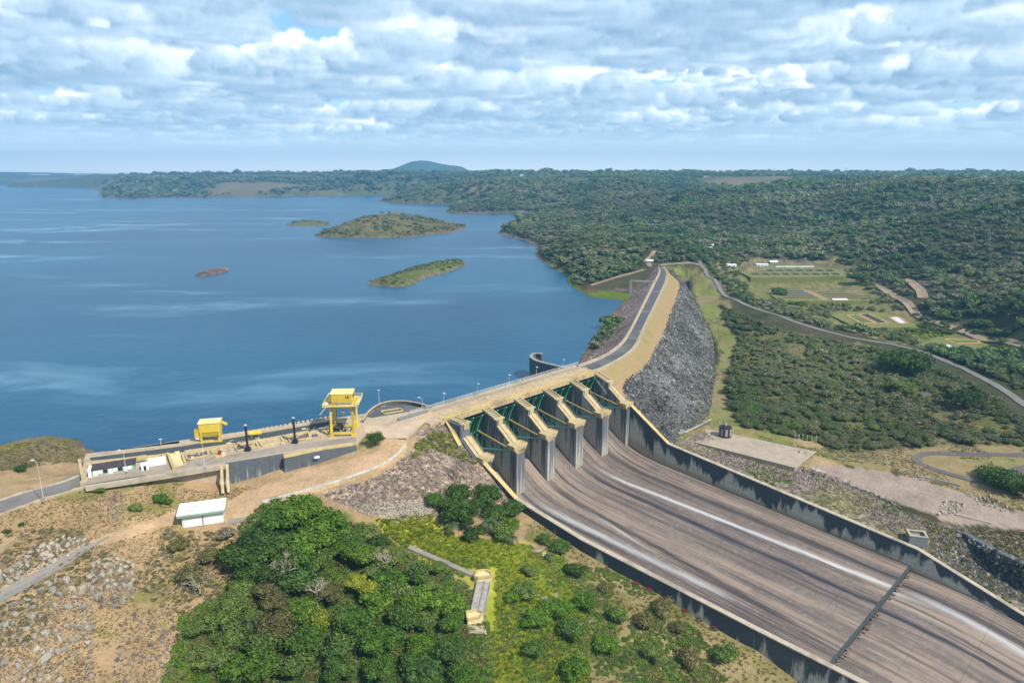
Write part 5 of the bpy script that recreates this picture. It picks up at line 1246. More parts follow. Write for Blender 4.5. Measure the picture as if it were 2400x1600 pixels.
def tuft_mesh(name, seed, n, mat, h=1.0, w=.05, spread=.35, lean=.45):
    g = np.random.default_rng(seed); V = []; F = []
    for i in range(n):
        a = g.uniform(0, 6.28); r = g.uniform(0, spread); b = np.array([math.cos(a) * r, math.sin(a) * r, 0])
        a2 = a + g.uniform(-1, 1); hh = h * g.uniform(.6, 1.1); tip = b + np.array([math.cos(a2) * lean * hh * g.uniform(.3, 1), math.sin(a2) * lean * hh * g.uniform(.3, 1), hh])
        s = np.array([-math.sin(a2), math.cos(a2), 0]) * w; m = (b + tip) / 2 + np.array([0, 0, hh * .12])
        k = len(V); V += [b - s, b + s, m + s * .8, m - s * .8, tip]; F += [(k, k + 1, k + 2, k + 3), (k + 3, k + 2, k + 4)]
    me = bpy.data.meshes.new(name); me.from_pydata([tuple(v) for v in V], [], F); me.update(); me.materials.append(MAT[mat]); return me
def stone_mesh(name, seed, mat, sub=0):
    g = np.random.default_rng(seed); v, f = ico(sub); v = v * (g.uniform(.65, 1.2, (len(v), 1))) * g.uniform(.6, 1.1, 3)
    for _ in range(8):                                # cut flat faces
        n = g.normal(size=3); n /= np.linalg.norm(n); d = v @ n; c = .52
        v = v - np.outer(np.clip(d - c, 0, None), n)
    me = bpy.data.meshes.new(name); me.from_pydata(v.tolist(), [], f.tolist()); me.update(); me.materials.append(MAT[mat]); return me
def limb(mb, p, q, r0, r1, n=6): mb.tube(p, q, r0, n, r1, caps=False)
def trunk_mesh(name, seed, mat, h=1.0, r=.05, limbs=5):
    g = random.Random(seed); mb = MB(); top = (g.uniform(-.05, .05), g.uniform(-.05, .05), h * .55)
    limb(mb, (0, 0, -.15), top, r, r * .6, 7)
    for k in range(limbs):
        a = 2 * math.pi * k / limbs + g.uniform(-.4, .4); e = (math.cos(a) * .32, math.sin(a) * .32, h * g.uniform(.75, .98))
        s = g.uniform(.55, .9); b = tuple(top[i] * s if i < 2 else top[2] * s for i in range(3)); limb(mb, b, e, r * .45, r * .15, 5)
    me = bpy.data.meshes.new(name); me.from_pydata(mb.v, [], mb.f); me.update(); me.materials.append(MAT[mat]); return me
def branchy(mb, p, d, length, r, depth, g):
    q = p + d * length; limb(mb, tuple(p), tuple(q), r, r * .68, 5)
    if depth == 0: return
    for k in range(g.choice((2, 3, 3))):
        ax = Vector((g.uniform(-1, 1), g.uniform(-1, 1), g.uniform(-.3, .6))).normalized()
        nd = (d * .75 + ax * g.uniform(.5, .95)).normalized(); branchy(mb, q, nd, length * g.uniform(.62, .86), r * .62, depth - 1, g)
def palm_mesh(name, seed, mat):
    g = random.Random(seed); V = []; F = []
    for k in range(20):
        a = 2 * math.pi * k / 20 + g.uniform(-.15, .15); el = g.uniform(.2, 1.25); L_ = g.uniform(.85, 1.1)
        d = Vector((math.cos(a), math.sin(a), 0)); p = Vector((0, 0, 0)); prev = p; n = 9; ang = el
        for j in range(n):
            step = d * math.cos(ang) * L_ / n + Vector((0, 0, math.sin(ang) * L_ / n)); q = p + step; ang -= .24
            s = Vector((-d.y, d.x, 0)); wl = .20 * math.sin(math.pi * (j + .8) / (n + .6)) + .02
            for sd in (-1, 1):
                for t in (.25, .75):
                    b = p + step * t; tip = b + s * sd * wl + step * .9 - Vector((0, 0, wl * .45)); w2 = step * .22
                    i0 = len(V); V += [tuple(b - w2), tuple(b + w2), tuple(tip)]; F.append((i0, i0 + 1, i0 + 2))
            p = q
    me = bpy.data.meshes.new(name); me.from_pydata(V, [], F); me.update(); me.materials.append(MAT[mat]); return me

# scatter: one object whose points carry shared meshes
def source_collection(name, meshes):
    c = bpy.data.collections.new(name)
    for i, m in enumerate(meshes):
        o = bpy.data.objects.new('%s_source_%02d' % (name, i), m); c.objects.link(o)
    return c
def scatter(name, pts, scl, src, kind='stuff', parent=None, tilt=0.0, label=None, cat=None, seed=1):
    g = np.random.default_rng(seed); n = len(pts)
    me = bpy.data.meshes.new(name); me.vertices.add(n)
    P_ = np.asarray(pts, np.float32)
    if parent is not None:
        M = np.array(INV[parent.name]); P_ = (P_ @ M[:3, :3].T + M[:3, 3]).astype(np.float32)
    me.vertices.foreach_set('co', P_.ravel())
    a = me.attributes.new('scl', 'FLOAT_VECTOR', 'POINT'); a.data.foreach_set('vector', np.asarray(scl, np.float32).ravel())
    rot = np.c_[g.uniform(-tilt, tilt, (n, 2)), g.uniform(0, 6.283, n)].astype(np.float32)
    a = me.attributes.new('rot', 'FLOAT_VECTOR', 'POINT'); a.data.foreach_set('vector', rot.ravel())
    a = me.attributes.new('pick', 'INT', 'POINT'); a.data.foreach_set('value', g.integers(0, len(src.objects), n).astype(np.int32))
    o = bpy.data.objects.new(name, me); COL.objects.link(o)
    ng = bpy.data.node_groups.new(name, 'GeometryNodeTree')
    ng.interface.new_socket('Geometry', in_out='INPUT', socket_type='NodeSocketGeometry'); ng.interface.new_socket('Geometry', in_out='OUTPUT', socket_type='NodeSocketGeometry')
    N = ng.nodes.new; gi, go = N('NodeGroupInput'), N('NodeGroupOutput')
    ci = N('GeometryNodeCollectionInfo'); ci.inputs['Collection'].default_value = src; ci.inputs['Separate Children'].default_value = True; ci.inputs['Reset Children'].default_value = True
    ip_ = N('GeometryNodeInstanceOnPoints'); ip_.inputs['Pick Instance'].default_value = True
    def attr(nm, ty):
        q = N('GeometryNodeInputNamedAttribute'); q.data_type = ty; q.inputs['Name'].default_value = nm; return q.outputs[0]
    l = ng.links.new
    l(gi.outputs[0], ip_.inputs['Points']); l(ci.outputs[0], ip_.inputs['Instance']); l(attr('pick', 'INT'), ip_.inputs['Instance Index'])
    e2r = N('FunctionNodeEulerToRotation'); l(attr('rot', 'FLOAT_VECTOR'), e2r.inputs[0]); l(e2r.outputs[0], ip_.inputs['Rotation'])
    l(attr('scl', 'FLOAT_VECTOR'), ip_.inputs['Scale']); l(ip_.outputs[0], go.inputs[0])
    md = o.modifiers.new('scatter', 'NODES'); md.node_group = ng
    if parent is not None: o.parent = parent
    return tag(o, label, cat, None, kind)
def iso(s, fl=1.0, g=rng):
    s = np.asarray(s); return np.c_[s * g.uniform(.85, 1.15, len(s)), s * g.uniform(.85, 1.15, len(s)), s * fl]

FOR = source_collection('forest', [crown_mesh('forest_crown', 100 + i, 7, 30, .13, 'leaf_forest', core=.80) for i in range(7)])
THK = source_collection('thicket', [crown_mesh('thicket_crown', 200 + i, 9, 60, .085, 'leaf_thicket', flat=.6, core=.7) for i in range(6)])
UND = source_collection('undergrowth', [crown_mesh('undergrowth_crown', 220 + i, 7, 40, .12, ('leaf_mid', 'leaf_green', 'leaf_mid', 'leaf_olive')[i % 4], flat=.6, core=.6) for i in range(8)])
YEL = source_collection('tall_grass', [tuft_mesh('grass_tuft', 240 + i, 22, 'leaf_yellow' if i != 2 else 'leaf_mid', .8, .10, .55, .8) for i in range(5)])
DRY = source_collection('dry_grass', [tuft_mesh('dry_tuft', 260 + i, 20, 'leaf_dry' if i % 4 else 'leaf_olive', .7, .06, .5) for i in range(5)])
DSH = source_collection('dry_scrub', [crown_mesh('dry_scrub', 280 + i, 6, 40, .10, ('leaf_olive', 'leaf_grey', 'leaf_dry')[i % 3], flat=.6, core=.45) for i in range(6)])
STG = source_collection('grey_stone', [stone_mesh('grey_stone', 300 + i, 'stone_grey') for i in range(8)])
STP = source_collection('purple_stone', [stone_mesh('purple_stone', 320 + i, 'stone_purple') for i in range(8)])
STB = source_collection('brown_stone', [stone_mesh('brown_stone', 340 + i, 'stone_brown') for i in range(8)])
STW = source_collection('pale_stone', [stone_mesh('pale_stone', 360 + i, 'stone_pale') for i in range(8)])

def in_px(poly, n_try, seed, margin=None):
    """random ground points whose surveyed position falls inside an outline"""
    g = np.random.default_rng(seed)
    w = np.array([hit(u, v) for u, v in poly]); x0, y0 = w[:, :2].min(0) - 8; x1, y1 = w[:, :2].max(0) + 8
    x = g.uniform(x0, x1, n_try); y = g.uniform(y0, y1, n_try); z = H(x, y); u, v = proj(x, y, z)
    m = inpoly(u, v, poly) & (sdpoly(x, y, CHUTE) < -1.5) & (sdpoly(x, y, INTAKE) < -1) & (sdpoly(x, y, FOOT) < 0)
    return np.c_[x, y, z][m]
def thin(p, dmin):
    cell = {}; keep = []
    for i, (x, y, z) in enumerate(p):
        k = (int(x // dmin), int(y // dmin))
        if k in cell: continue
        cell[k] = 1; keep.append(i)
    return p[keep]

# ------------------------------------------------------------------ stones of the dam faces
def on_loft(a, b, n, seed, jz=0.0):
    g = np.random.default_rng(seed); i = g.uniform(0, NB - 1.001, n); k = i.astype(int); f = (i - k)[:, None]; t = g.uniform(0, 1, n)[:, None]
    pa = a[k] * (1 - f) + a[k + 1] * f; pb = b[k] * (1 - f) + b[k + 1] * f
    p = pa * (1 - t) + pb * t; return p
p = on_loft(tB, eB, 15000, 5); q_ = on_loft(tB * .82 + mB * .18, tB, 500, 55); p = np.r_[p, q_]; s = rng.uniform(.55, 1.35, len(p)) ** 1.5 * np.where(rng.uniform(size=len(p)) < .05, 1.7, 1)
scatter('rockfill', p, iso(s * .85, .8), STG, parent=dam, tilt=3.0, seed=3)
p = on_loft(wB, cL, 9000, 6); p = p[(p[:, 2] < -.8)]; s = rng.uniform(.4, 1.2, len(p))
scatter('riprap', p, iso(s * .8, .8), STP, parent=dam, tilt=3.0, seed=4)
p = on_loft(wB, cL, 1500, 16); p = p[(p[:, 2] < -10.3) & (p[:, 2] > -12.6)]; scatter('waterline_weeds', p, iso(rng.uniform(.25, .75, len(p)), .5), UND, parent=dam, seed=14)
p = on_loft(tB * .25 + eB * .75, eB, 900, 66); g_t = fbm(p[:, 0], p[:, 1], 20, 2, 67) > .05; p = p[g_t]; scatter('toe_weeds', p, iso(rng.uniform(.4, 1.3, len(p)), .6), UND, parent=dam, seed=68)
# rock slope beside the spillway and other loose rock
p = in_px(POLY['rockslope'], 30000, 7); m = (fbm(p[:, 0], p[:, 1], 12, 2, 70) > -.25) | (rng.uniform(size=len(p)) < .35); p = p[m][:5200]
scatter('loose_rock', p, iso(rng.uniform(.18, .85, len(p)) ** 1.3, .7), STB, tilt=3, seed=5, label='loose purple grey rock covering the slope beside the spillway', cat='rocks')
p = in_px([(820, 1178), (1010, 1170), (1010, 1212), (930, 1225), (850, 1205)], 9000, 9)[:1500]
scatter('loose_rock', p, iso(rng.uniform(.25, .9, len(p)), .7), STW, tilt=3, seed=6, label='pale jumbled rocks at the foot of the rocky slope above the bright grass', cat='rocks')
p = in_px(POLY['riprap'], 26000, 8); p = p[sdpoly(*proj(*p.T), [(1570, 1035), (1640, 1012), (1900, 1098), (1960, 1118), (2070, 1168), (2200, 1232), (2330, 1250), (2330, 1330), (2150, 1290), (2050, 1215), (1960, 1150), (1860, 1130), (1700, 1096)]) > 0]
scatter('riprap_bank', p[:8000], iso(rng.uniform(.3, 1.0, len(p[:8000])), .7), STP, tilt=3, seed=7, label='bank of purplish broken rock between the chute wall and the concrete pad', cat='rocks')

p = in_px(POLY['rockslope'], 6000, 77); p = p[fbm(p[:, 0], p[:, 1], 9, 3, 71) > .15][:500]; scatter('slope_weeds', p, iso(rng.uniform(.3, .9, len(p)), .6), DSH, label='dry weeds growing between the loose rocks of the slope beside the spillway', cat='weeds', seed=72)
# rock piles at lower left: the largest stones are parts, the rubble between them is stuff
BST = [stone_mesh('boulder', 400 + i, 'stone_pale', 1) for i in range(10)] + [stone_mesh('boulder', 420 + i, 'stone_brown', 1) for i in range(5)]
def rock_pile(poly, n, label, smin, smax, seed, meshes, rub=700):
    p = in_px(poly, 9000, seed); g = np.random.default_rng(seed)
    if len(p) < 10: return
    c = p.mean(0); e = empty('rock_pile', tuple(c), 0, label, 'rock pile', None)
    big = thin(p, (smin + smax) * .8)[:n]
    for k, q in enumerate(big):
        o = bpy.data.objects.new('boulder', meshes[int(g.integers(len(meshes)))]); COL.objects.link(o); o.parent = e
        s = g.uniform(smin, smax) * (1.25 if g.uniform() < .15 else 1); o.scale = (s * g.uniform(.8, 1.2), s, s * g.uniform(.6, .9)); o.rotation_euler = tuple(g.uniform(0, 6.28, 3)); o.location = tuple(np.array(q) - c + [0, 0, s * .15])
    r_ = p[:rub]; scatter('rubble', r_, iso(g.uniform(.15, .55, len(r_)), .75), STW if meshes is BST[:10] else STB, parent=e, tilt=3, seed=seed)
rock_pile([(-40, 1375), (0, 1338), (75, 1288), (150, 1258), (215, 1262), (185, 1290), (60, 1352), (-40, 1400)], 85, 'long pile of pale boulders above the grey path at the left edge', .6, 1.25, 51, BST[:10])
rock_pile([(202, 1340), (235, 1312), (268, 1296), (312, 1325), (316, 1400), (270, 1425), (235, 1425), (205, 1375)], 70, 'pile of brown and pale boulders below the bend of the grey path', .7, 1.5, 52, BST)
rock_pile([(-40, 1450), (60, 1398), (120, 1362), (185, 1340), (212, 1400), (225, 1480), (215, 1600), (-40, 1610)], 110, 'wide field of pale rubble in the lower left corner', .6, 1.5, 53, BST[:10], 2200)
rock_pile([(280, 1440), (400, 1425), (420, 1500), (400, 1600), (260, 1600)], 45, 'low scatter of pinkish stones left of the pale bare tree', .45, 1.0, 54, BST[10:], 500)
rock_pile([(2195, 1205), (2205, 1182), (2235, 1172), (2258, 1182), (2250, 1200), (2225, 1208)], 26, 'heap of white broken boulders at the end of the gravel terrace', .7, 1.3, 55, BST[:10], 120)
rock_pile([(2250, 1140), (2290, 1145), (2370, 1190), (2355, 1200), (2290, 1180), (2262, 1160)], 30, 'line of scattered pale stones in front of the dark bushes at the right edge', .5, 1.1, 56, BST[:10], 150)
rock_pile([(255, 1150), (285, 1150), (290, 1200), (275, 1225), (250, 1215)], 12, 'narrow tongue of pale stones running down the dry slope', .3, .6, 57, BST[:10], 300)

# ------------------------------------------------------------------ vegetation masses
def polar_points(r0, r1, density, seed, a=R(41)):
    """random ground points with a density (per square metre) that falls with distance"""
    g = np.random.default_rng(seed); area = a * (r1 * r1 - r0 * r0); n = int(area * density)
    r = np.sqrt(g.uniform(r0 * r0, r1 * r1, n)); t = g.uniform(-a, a, n)
    return np.c_[r * np.sin(t), r * np.cos(t)]
allp = []; alls = []
for r0, r1, dens, sc in ((430, 800, .026, 5.0), (800, 1300, .016, 6.4), (1300, 2000, .009, 8.2), (2000, 3200, .0036, 11), (3200, 5200, .0011, 16)):
    q = polar_points(r0, r1, dens, int(r0)); z = H(q[:, 0], q[:, 1]); u, v = proj(q[:, 0], q[:, 1], z); d = wdist(q[:, 0], q[:, 1])
    dn = inpoly(q[:, 0], q[:, 1], DOWN); d = np.where(dn, -99, d)
    m = forest_mask(q[:, 0], q[:, 1], z, u, v, d) & (z > -40)
    m &= (fbm(q[:, 0], q[:, 1], 60, 3, 88) > -.6) | (rng.uniform(size=len(q)) < .25)
    q3 = np.c_[q, z][m]; s = sc * rng.uniform(.5, 1.2, len(q3)) * np.where(rng.uniform(size=len(q3)) < .07, 1.55, 1) * (.85 + .4 * fbm(q3[:, 0], q3[:, 1], 90, 2, 77))
    q3[:, 2] += s * .55; allp.append(q3); alls.append(iso(s, .95))
FP = np.concatenate(allp); FS = np.concatenate(alls); print('forest', len(FP))
# keep roads and tracks clear of crowns
def clear_of(p, px, w):
    l = np.array(hline(px)); return dpoly(p[:, 0], p[:, 1], l, False) > w
for px, w in ((road_px, 6), ([(1990, 640), (2046, 668), (2076, 681), (2110, 702), (2144, 733), (2178, 754), (2229, 771), (2280, 786), (2348, 800), (2420, 820)], 8), ([(2118, 655), (2140, 666), (2158, 682), (2163, 700)], 9), ([(1524, 626), (1512, 612), (1526, 600), (1534, 588)], 7)):
    m = clear_of(FP, px, w); FP, FS = FP[m], FS[m]
FS[:, 2] = np.where(inpoly(*proj(*FP.T), [(1200, 540), (1560, 520), (1560, 620), (1500, 640), (1300, 650)]), FS[:, 2] * .8, FS[:, 2])
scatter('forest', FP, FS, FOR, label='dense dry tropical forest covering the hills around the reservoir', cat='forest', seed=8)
# island growth
q = []
for poly, s_, h_ in ISL[:3]:
    c = np.array(poly)[:, :2]; x = rng.uniform(c[:, 0].min(), c[:, 0].max(), 3200 if h_ > 20 else 900); y = rng.uniform(c[:, 1].min(), c[:, 1].max(), len(x)); sd = sdpoly(x, y, poly)
    m = (sd > 3) & (fbm(x, y, 40, 3, 61) > (-.12 if h_ > 20 else -.2)); x, y = x[m], y[m]; z = H(x, y); q.append(np.c_[x, y, z])
qi = np.concatenate(q); s = rng.uniform(.8, 2.2, len(qi)); big = (rng.uniform(size=len(qi)) < .12) & (qi[:, 1] > 1180); s = np.where(big, rng.uniform(3, 5, len(qi)), s); qi[:, 2] += s * .35
for i, (u, v, r_) in enumerate(((868, 496, 4.5), (884, 492, 6.5), (896, 494, 5.5), (912, 499, 4), (945, 498, 5), (968, 503, 4), (1012, 502, 6), (1030, 504, 5), (1052, 505, 5), (1066, 508, 5), (1080, 509, 5), (826, 505, 4), (800, 515, 4))): qi = np.r_[qi, [hit(u, v + 9) + np.array([0, 0, r_ * .6])]]; s = np.r_[s, r_]
scatter('island_scrub', qi, iso(s, .8), FOR, label='olive scrub and small trees growing over the reservoir islands', cat='scrub', seed=9)
# tiny islet and mid island stones
q = []
for poly in (isl_tiny, isl_mid):
    c = np.array(poly)[:, :2]; x = rng.uniform(c[:, 0].min(), c[:, 0].max(), 900); y = rng.uniform(c[:, 1].min(), c[:, 1].max(), 900); sd = sdpoly(x, y, poly); m = (sd > -2) & (sd < (9 if poly is isl_tiny else 4)); q.append(np.c_[x, y, H(x, y)][m])
q = np.concatenate(q); scatter('island_stones', q, iso(rng.uniform(.4, 1.3, len(q)), .5), STP, label='brown stones along the edges of the low reservoir islands', cat='rocks', seed=99)
def unit_tree(crown, trunk=None): return (crown, trunk)
CR = {k: [crown_mesh(k + '_crown', 500 + 7 * j + i, 17, 170, .052, m, flat=.85, core=.66, spread=(.62, .8, .72, .9)[i]) for i in range(4)] for j, (k, m) in enumerate((('green', 'leaf_green'), ('dark', 'leaf_dark'), ('mid', 'leaf_mid'), ('yellow', 'leaf_yellow'), ('olive', 'leaf_olive'), ('grey', 'leaf_grey'), ('thicket', 'leaf_thicket')))}
TRK = [trunk_mesh('trunk', 600 + i, 'bark') for i in range(3)]; TRP = [trunk_mesh('trunk', 610 + i, 'bark_pale') for i in range(2)]
cnt = [0]
REG = {}
ORD = 'leftmost,second from the left,third from the left,fourth from the left,fifth from the left,sixth from the left,seventh from the left,eighth from the left,ninth from the left,tenth from the left'.split(',')
CNAME = dict(green='bright green', dark='dark green', mid='mid green', yellow='yellow green', olive='olive brown', grey='greyish')
def relabel():
    for (grp, kind, text), lst in REG.items():
        lst.sort(key=lambda t: t[0]); n = len(lst)
        for i, (_, e) in enumerate(lst):
            if n == 1: w_ = 'the only'
            elif i < 10 and (i < n / 2 or n <= 10): w_ = ORD[i] if i < n - 1 or n < 3 else 'rightmost'
            else: j = n - 1 - i; w_ = ORD[min(j, 9)].replace('left', 'right')
            e['label'] = '%s %s %s' % (w_, CNAME.get(kind, kind), text)
def tree(name, u, v, r, h, kind, label, group=None, cat='tree', fl=.85, trunk=True, pos=None):
    """u, v: where the crown centre shows; r crown radius, h crown centre height"""
    p = pos if pos is not None else hit(u, v, h); x, y = p[0], p[1]; z = float(H(np.array([x]), np.array([y]))[0]); cnt[0] += 1; k = cnt[0]
    e = empty(name, (x, y, z), 0, label, cat, group)
    c = bpy.data.objects.new('crown', CR[kind][k % 4]); COL.objects.link(c); c.parent = e; c.location = (0, 0, h); r = r * (random.uniform(.78, 1.22) if group else 1); rk_ = random.uniform(.9, 1.3); c.scale = (r * rk_, r * random.uniform(.9, 1.2), r * fl * random.uniform(.85, 1.15)); c.rotation_euler = (0, 0, k * 2.4)
    if group: REG.setdefault((group, kind, label), []).append((u, e))
    if trunk:
        t = bpy.data.objects.new('trunk', (TRP if kind in ('grey', 'olive') else TRK)[k % 2]); COL.objects.link(t); t.parent = e; t.scale = (r * .9 + 1, r * .9 + 1, h * 1.15)
    return e
G1 = 'broad trees in the thick grove at bottom centre'
for (u, v, r, h, k, lab) in [
    (704, 1196, 7.0, 6, 'green', 'bright green domed tree at the top of the grove below the garage road'),
    (660, 1222, 6.2, 5.5, 'green', 'bright green tree on the upper left shoulder of the grove'),
    (757, 1226, 6.6, 5.5, 'green', 'bright green tree on the upper right shoulder of the grove'),
    (612, 1262, 6.2, 5.5, 'dark', 'dark shaded tree at the left edge of the grove'),
    (1073, 1160, 5.2, 4, 'dark', 'dark green dense tree at the foot of the rock slope near the spillway'),
    (1017, 1170, 3.5, 2.8, 'green', 'small round green tree leftmost in the clump by the spillway'),
    (1331, 1237, 2.3, 1.8, 'dark', 'single round dark bush beside the near edge of the chute'),
    (1669, 1442, 4.6, 3, 'green', 'rounded green bush beside the near chute wall with pink flowers next to it'),
    (2010, 650, 9.5, 7, 'dark', 'large dark rounded tree at the right end of the pond terraces'),
    (2125, 850, 13, 9, 'dark', 'very large dark tree standing in the middle of the thicket by the valley road'),
    (2268, 935, 10, 6, 'dark', 'broad dark tree at the right side of the thicket'),
    (1878, 712, 6.5, 5, 'dark', 'dark tree in front of the lower pond terrace'),
    (1828, 684, 7.0, 4, 'dark', 'dark rounded tree standing among the long ponds'),
    (878, 1027, 3.6, 3.0, 'dark', 'dark spreading tree at the end of the platform beside the round kerb'),
    (2110, 905, 7.5, 5, 'mid', 'yellow green tree with pale trunk in the thicket')]:
    tree('broadleaf_tree', u, v, r, h, k, lab)
for (u, v, r, h, k) in [(790, 1246, 6, 5, 'green'), (580, 1295, 6, 5, 'dark'), (721, 1272, 7, 6, 'green'), (643, 1332, 6.5, 5, 'dark'), (590, 1335, 6, 5, 'dark'), (806, 1286, 6, 5, 'green'), (842, 1300, 5.5, 4.5, 'green'), (891, 1272, 4.5, 3.5, 'dark'), (745, 1312, 6.5, 5, 'mid'), (697, 1362, 6, 4.5, 'mid'), (826, 1258, 5, 4, 'mid'), (860, 1245, 4, 3, 'mid'), (640, 1275, 6, 6.5, 'dark'), (560, 1375, 5, 4, 'mid'), (625, 1375, 4.5, 4, 'olive'), (880, 1305, 5, 4, 'mid'), (925, 1300, 4.5, 3.5, 'mid'), (690, 1310, 6, 6, 'green')]:  # dark kind in the grove: shade between crowns put into the leaf colour
    tree('broadleaf_tree', u, v, r, h, k, 'tree inside the bottom centre grove', G1)
for (u, v, r, h, k) in [(551, 1405, 5, 3.5, 'mid'), (520, 1442, 5, 3.5, 'mid'), (636, 1410, 5, 4, 'olive'), (833, 1362, 4, 4.5, 'yellow'), (874, 1338, 4.2, 3.5, 'mid'), (915, 1360, 4.5, 3.5, 'green'), (976, 1346, 4, 3, 'mid'), (772, 1390, 4.6, 4, 'olive'), (806, 1440, 4, 3, 'mid'), (891, 1405, 5, 4, 'green'), (935, 1388, 4.6, 3.6, 'mid'), (976, 1405, 4.4, 3.4, 'green'), (1010, 1370, 4, 3, 'mid'), (1044, 1413, 4.2, 3, 'green'), (942, 1448, 5, 3.6, 'mid'), (840, 1456, 4.8, 3.6, 'green'), (1027, 1328, 3.6, 2.6, 'mid'), (700, 1430, 5, 4, 'green'), (745, 1455, 4, 3.4, 'yellow'), (650, 1460, 5, 4, 'olive'), (590, 1440, 4.6, 3.6, 'mid'), (470, 1470, 4, 3, 'mid'), (860, 1380, 4, 4, 'yellow'), (1000, 1450, 4.4, 3, 'mid'), (1060, 1460, 4, 3, 'green'), (540, 1490, 4, 3, 'mid'), (620, 1510, 5, 3.5, 'mid'), (710, 1500, 5, 3.5, 'green'), (800, 1510, 5, 3.5, 'mid'), (890, 1500, 5, 3.5, 'green'), (980, 1510, 4, 3, 'green'), (1060, 1520, 5, 3.5, 'mid'), (500, 1540, 5, 3.5, 'mid'), (590, 1560, 5, 3.5, 'green'), (690, 1560, 5, 3.5, 'mid'), (790, 1570, 4.5, 3.5, 'mid'), (890, 1565, 5, 3.5, 'green'), (990, 1570, 5, 3.5, 'mid'), (1080, 1580, 5, 3.5, 'green')]:
    tree('small_tree', u, v, r, h, k, 'small tree ' + ('near the bottom edge' if v > 1480 else 'in the lower undergrowth' if v > 1395 else 'just below the grove'), 'small trees in the lower undergrowth')
for (u, v, r, h, k) in [(1139, 1162, 4.2, 3.5, 'dark'), (1061, 1194, 5, 4, 'dark'), (1105, 1190, 5, 4, 'dark'), (1197, 1192, 4.6, 3, 'dark'), (1221, 1184, 3, 2.4, 'dark'), (1177, 1243, 4, 3, 'mid'), (1112, 1250, 4, 3, 'dark'), (1200, 1228, 4, 3, 'green'), (1160, 1205, 4.5, 3.6, 'dark'), (1090, 1222, 4, 3, 'dark')]:
    tree('broadleaf_tree', u, v, r, h, k, 'tree in the clump beside the near spillway wall', 'trees in the clump beside the spillway')
for (u, v, r, h, k) in [(1275, 1262, 3, 2, 'dark'), (1312, 1282, 3.2, 2, 'dark'), (1350, 1332, 3.8, 2.4, 'dark'), (1241, 1334, 3, 2, 'mid'), (1234, 1382, 3.8, 2.4, 'mid'), (1370, 1412, 4.6, 2.6, 'green'), (1300, 1425, 4, 2.4, 'green'), (1465, 1318, 2.8, 1.6, 'olive'), (1516, 1352, 2.8, 1.6, 'olive'), (1557, 1422, 3.6, 2, 'olive'), (1450, 1440, 4, 2.2, 'mid'), (1510, 1455, 3.4, 2, 'olive'), (1260, 1450, 4, 2.4, 'green'), (1340, 1480, 4, 2.4, 'mid'), (1420, 1510, 4, 2.4, 'green'), (1250, 1520, 4, 2.4, 'mid'), (1530, 1530, 4, 2.4, 'mid'), (1620, 1540, 4, 2.4, 'olive'), (1350, 1570, 4.4, 2.4, 'green'), (1590, 1470, 3, 1.8, 'olive'), (1700, 1530, 3.6, 2, 'mid'), (1200, 1400, 2.6, 1.6, 'green'), (1420, 1375, 2.6, 1.5, 'olive')]:
    tree('bush', u, v, r, h, k, 'bush ' + ('at the bottom edge beside the chute' if v > 1460 else 'on the grassy bank near the chute'), 'bushes on the grassy bank near the chute', 'bush', trunk=False)
for (u, v, r, h, k, lab) in [(235, 1148, 1.6, 1, 'green', 'small bright green bush just below the platform road'), (375, 1168, 2.2, 1, 'green', 'bright green bush on the dry slope above the garage'), (395, 1175, 1.6, 1, 'green', 'small upright green shrub right of the bright green bush on the slope'), (320, 1190, 2.4, .7, 'mid', 'low green bush beside the pale stones on the dry slope'), (50, 1228, .9, .5, 'dark', 'tiny dark shrub on the bare slope below the road, upper of two'), (20, 1245, .8, .5, 'dark', 'tiny dark shrub on the bare slope below the road, lower of two'), (50, 1096, 2.4, 1.3, 'dark', 'dark bush growing on pale rock near the left edge'), (490, 1300, 3.6, 2.2, 'olive', 'olive dry bush below the garage'), (530, 1250, 2.8, 1.6, 'grey', 'greyish dry bush just below the garage'), (420, 1275, 2.6, 1.4, 'olive', 'olive bush left below the garage'), (2372, 1132, 10, 4, 'dark', 'big dark green bush mass at the right edge above the gravel'), (2330, 1110, 7, 3, 'mid', 'green bush left of the big dark bush mass at the right edge')]:
    tree('bush', u, v, r, h, k, lab, None, 'bush', trunk=False)
# pink flowering hedge
for i, (u, v) in enumerate([(1489, 1364), (1520, 1378), (1560, 1398), (1606, 1428), (1640, 1446), (1674, 1468)]):
    p = hit(u, v, .8); e = empty('flowering_shrub', (p[0], p[1], p[2]), 0, 'pink flowering shrub in the row along the near chute wall', 'shrub', 'pink flowering shrubs along the chute wall')
    REG.setdefault(('f', 'pink', 'flowering shrub in the row along the chute wall'), []).append((u, e))
    c = bpy.data.objects.new('foliage', CR['olive'][i % 3]); COL.objects.link(c); c.parent = e; c.scale = (1.8, 1.6, 1.2)
    if i == 0: FLW = crown_mesh('flowers', 701, 5, 26, .10, 'flower_pink', core=.05)
    c = bpy.data.objects.new('flowers', FLW); COL.objects.link(c); c.parent = e; c.scale = (1.5, 1.3, .9); c.location = (0, 0, .7)
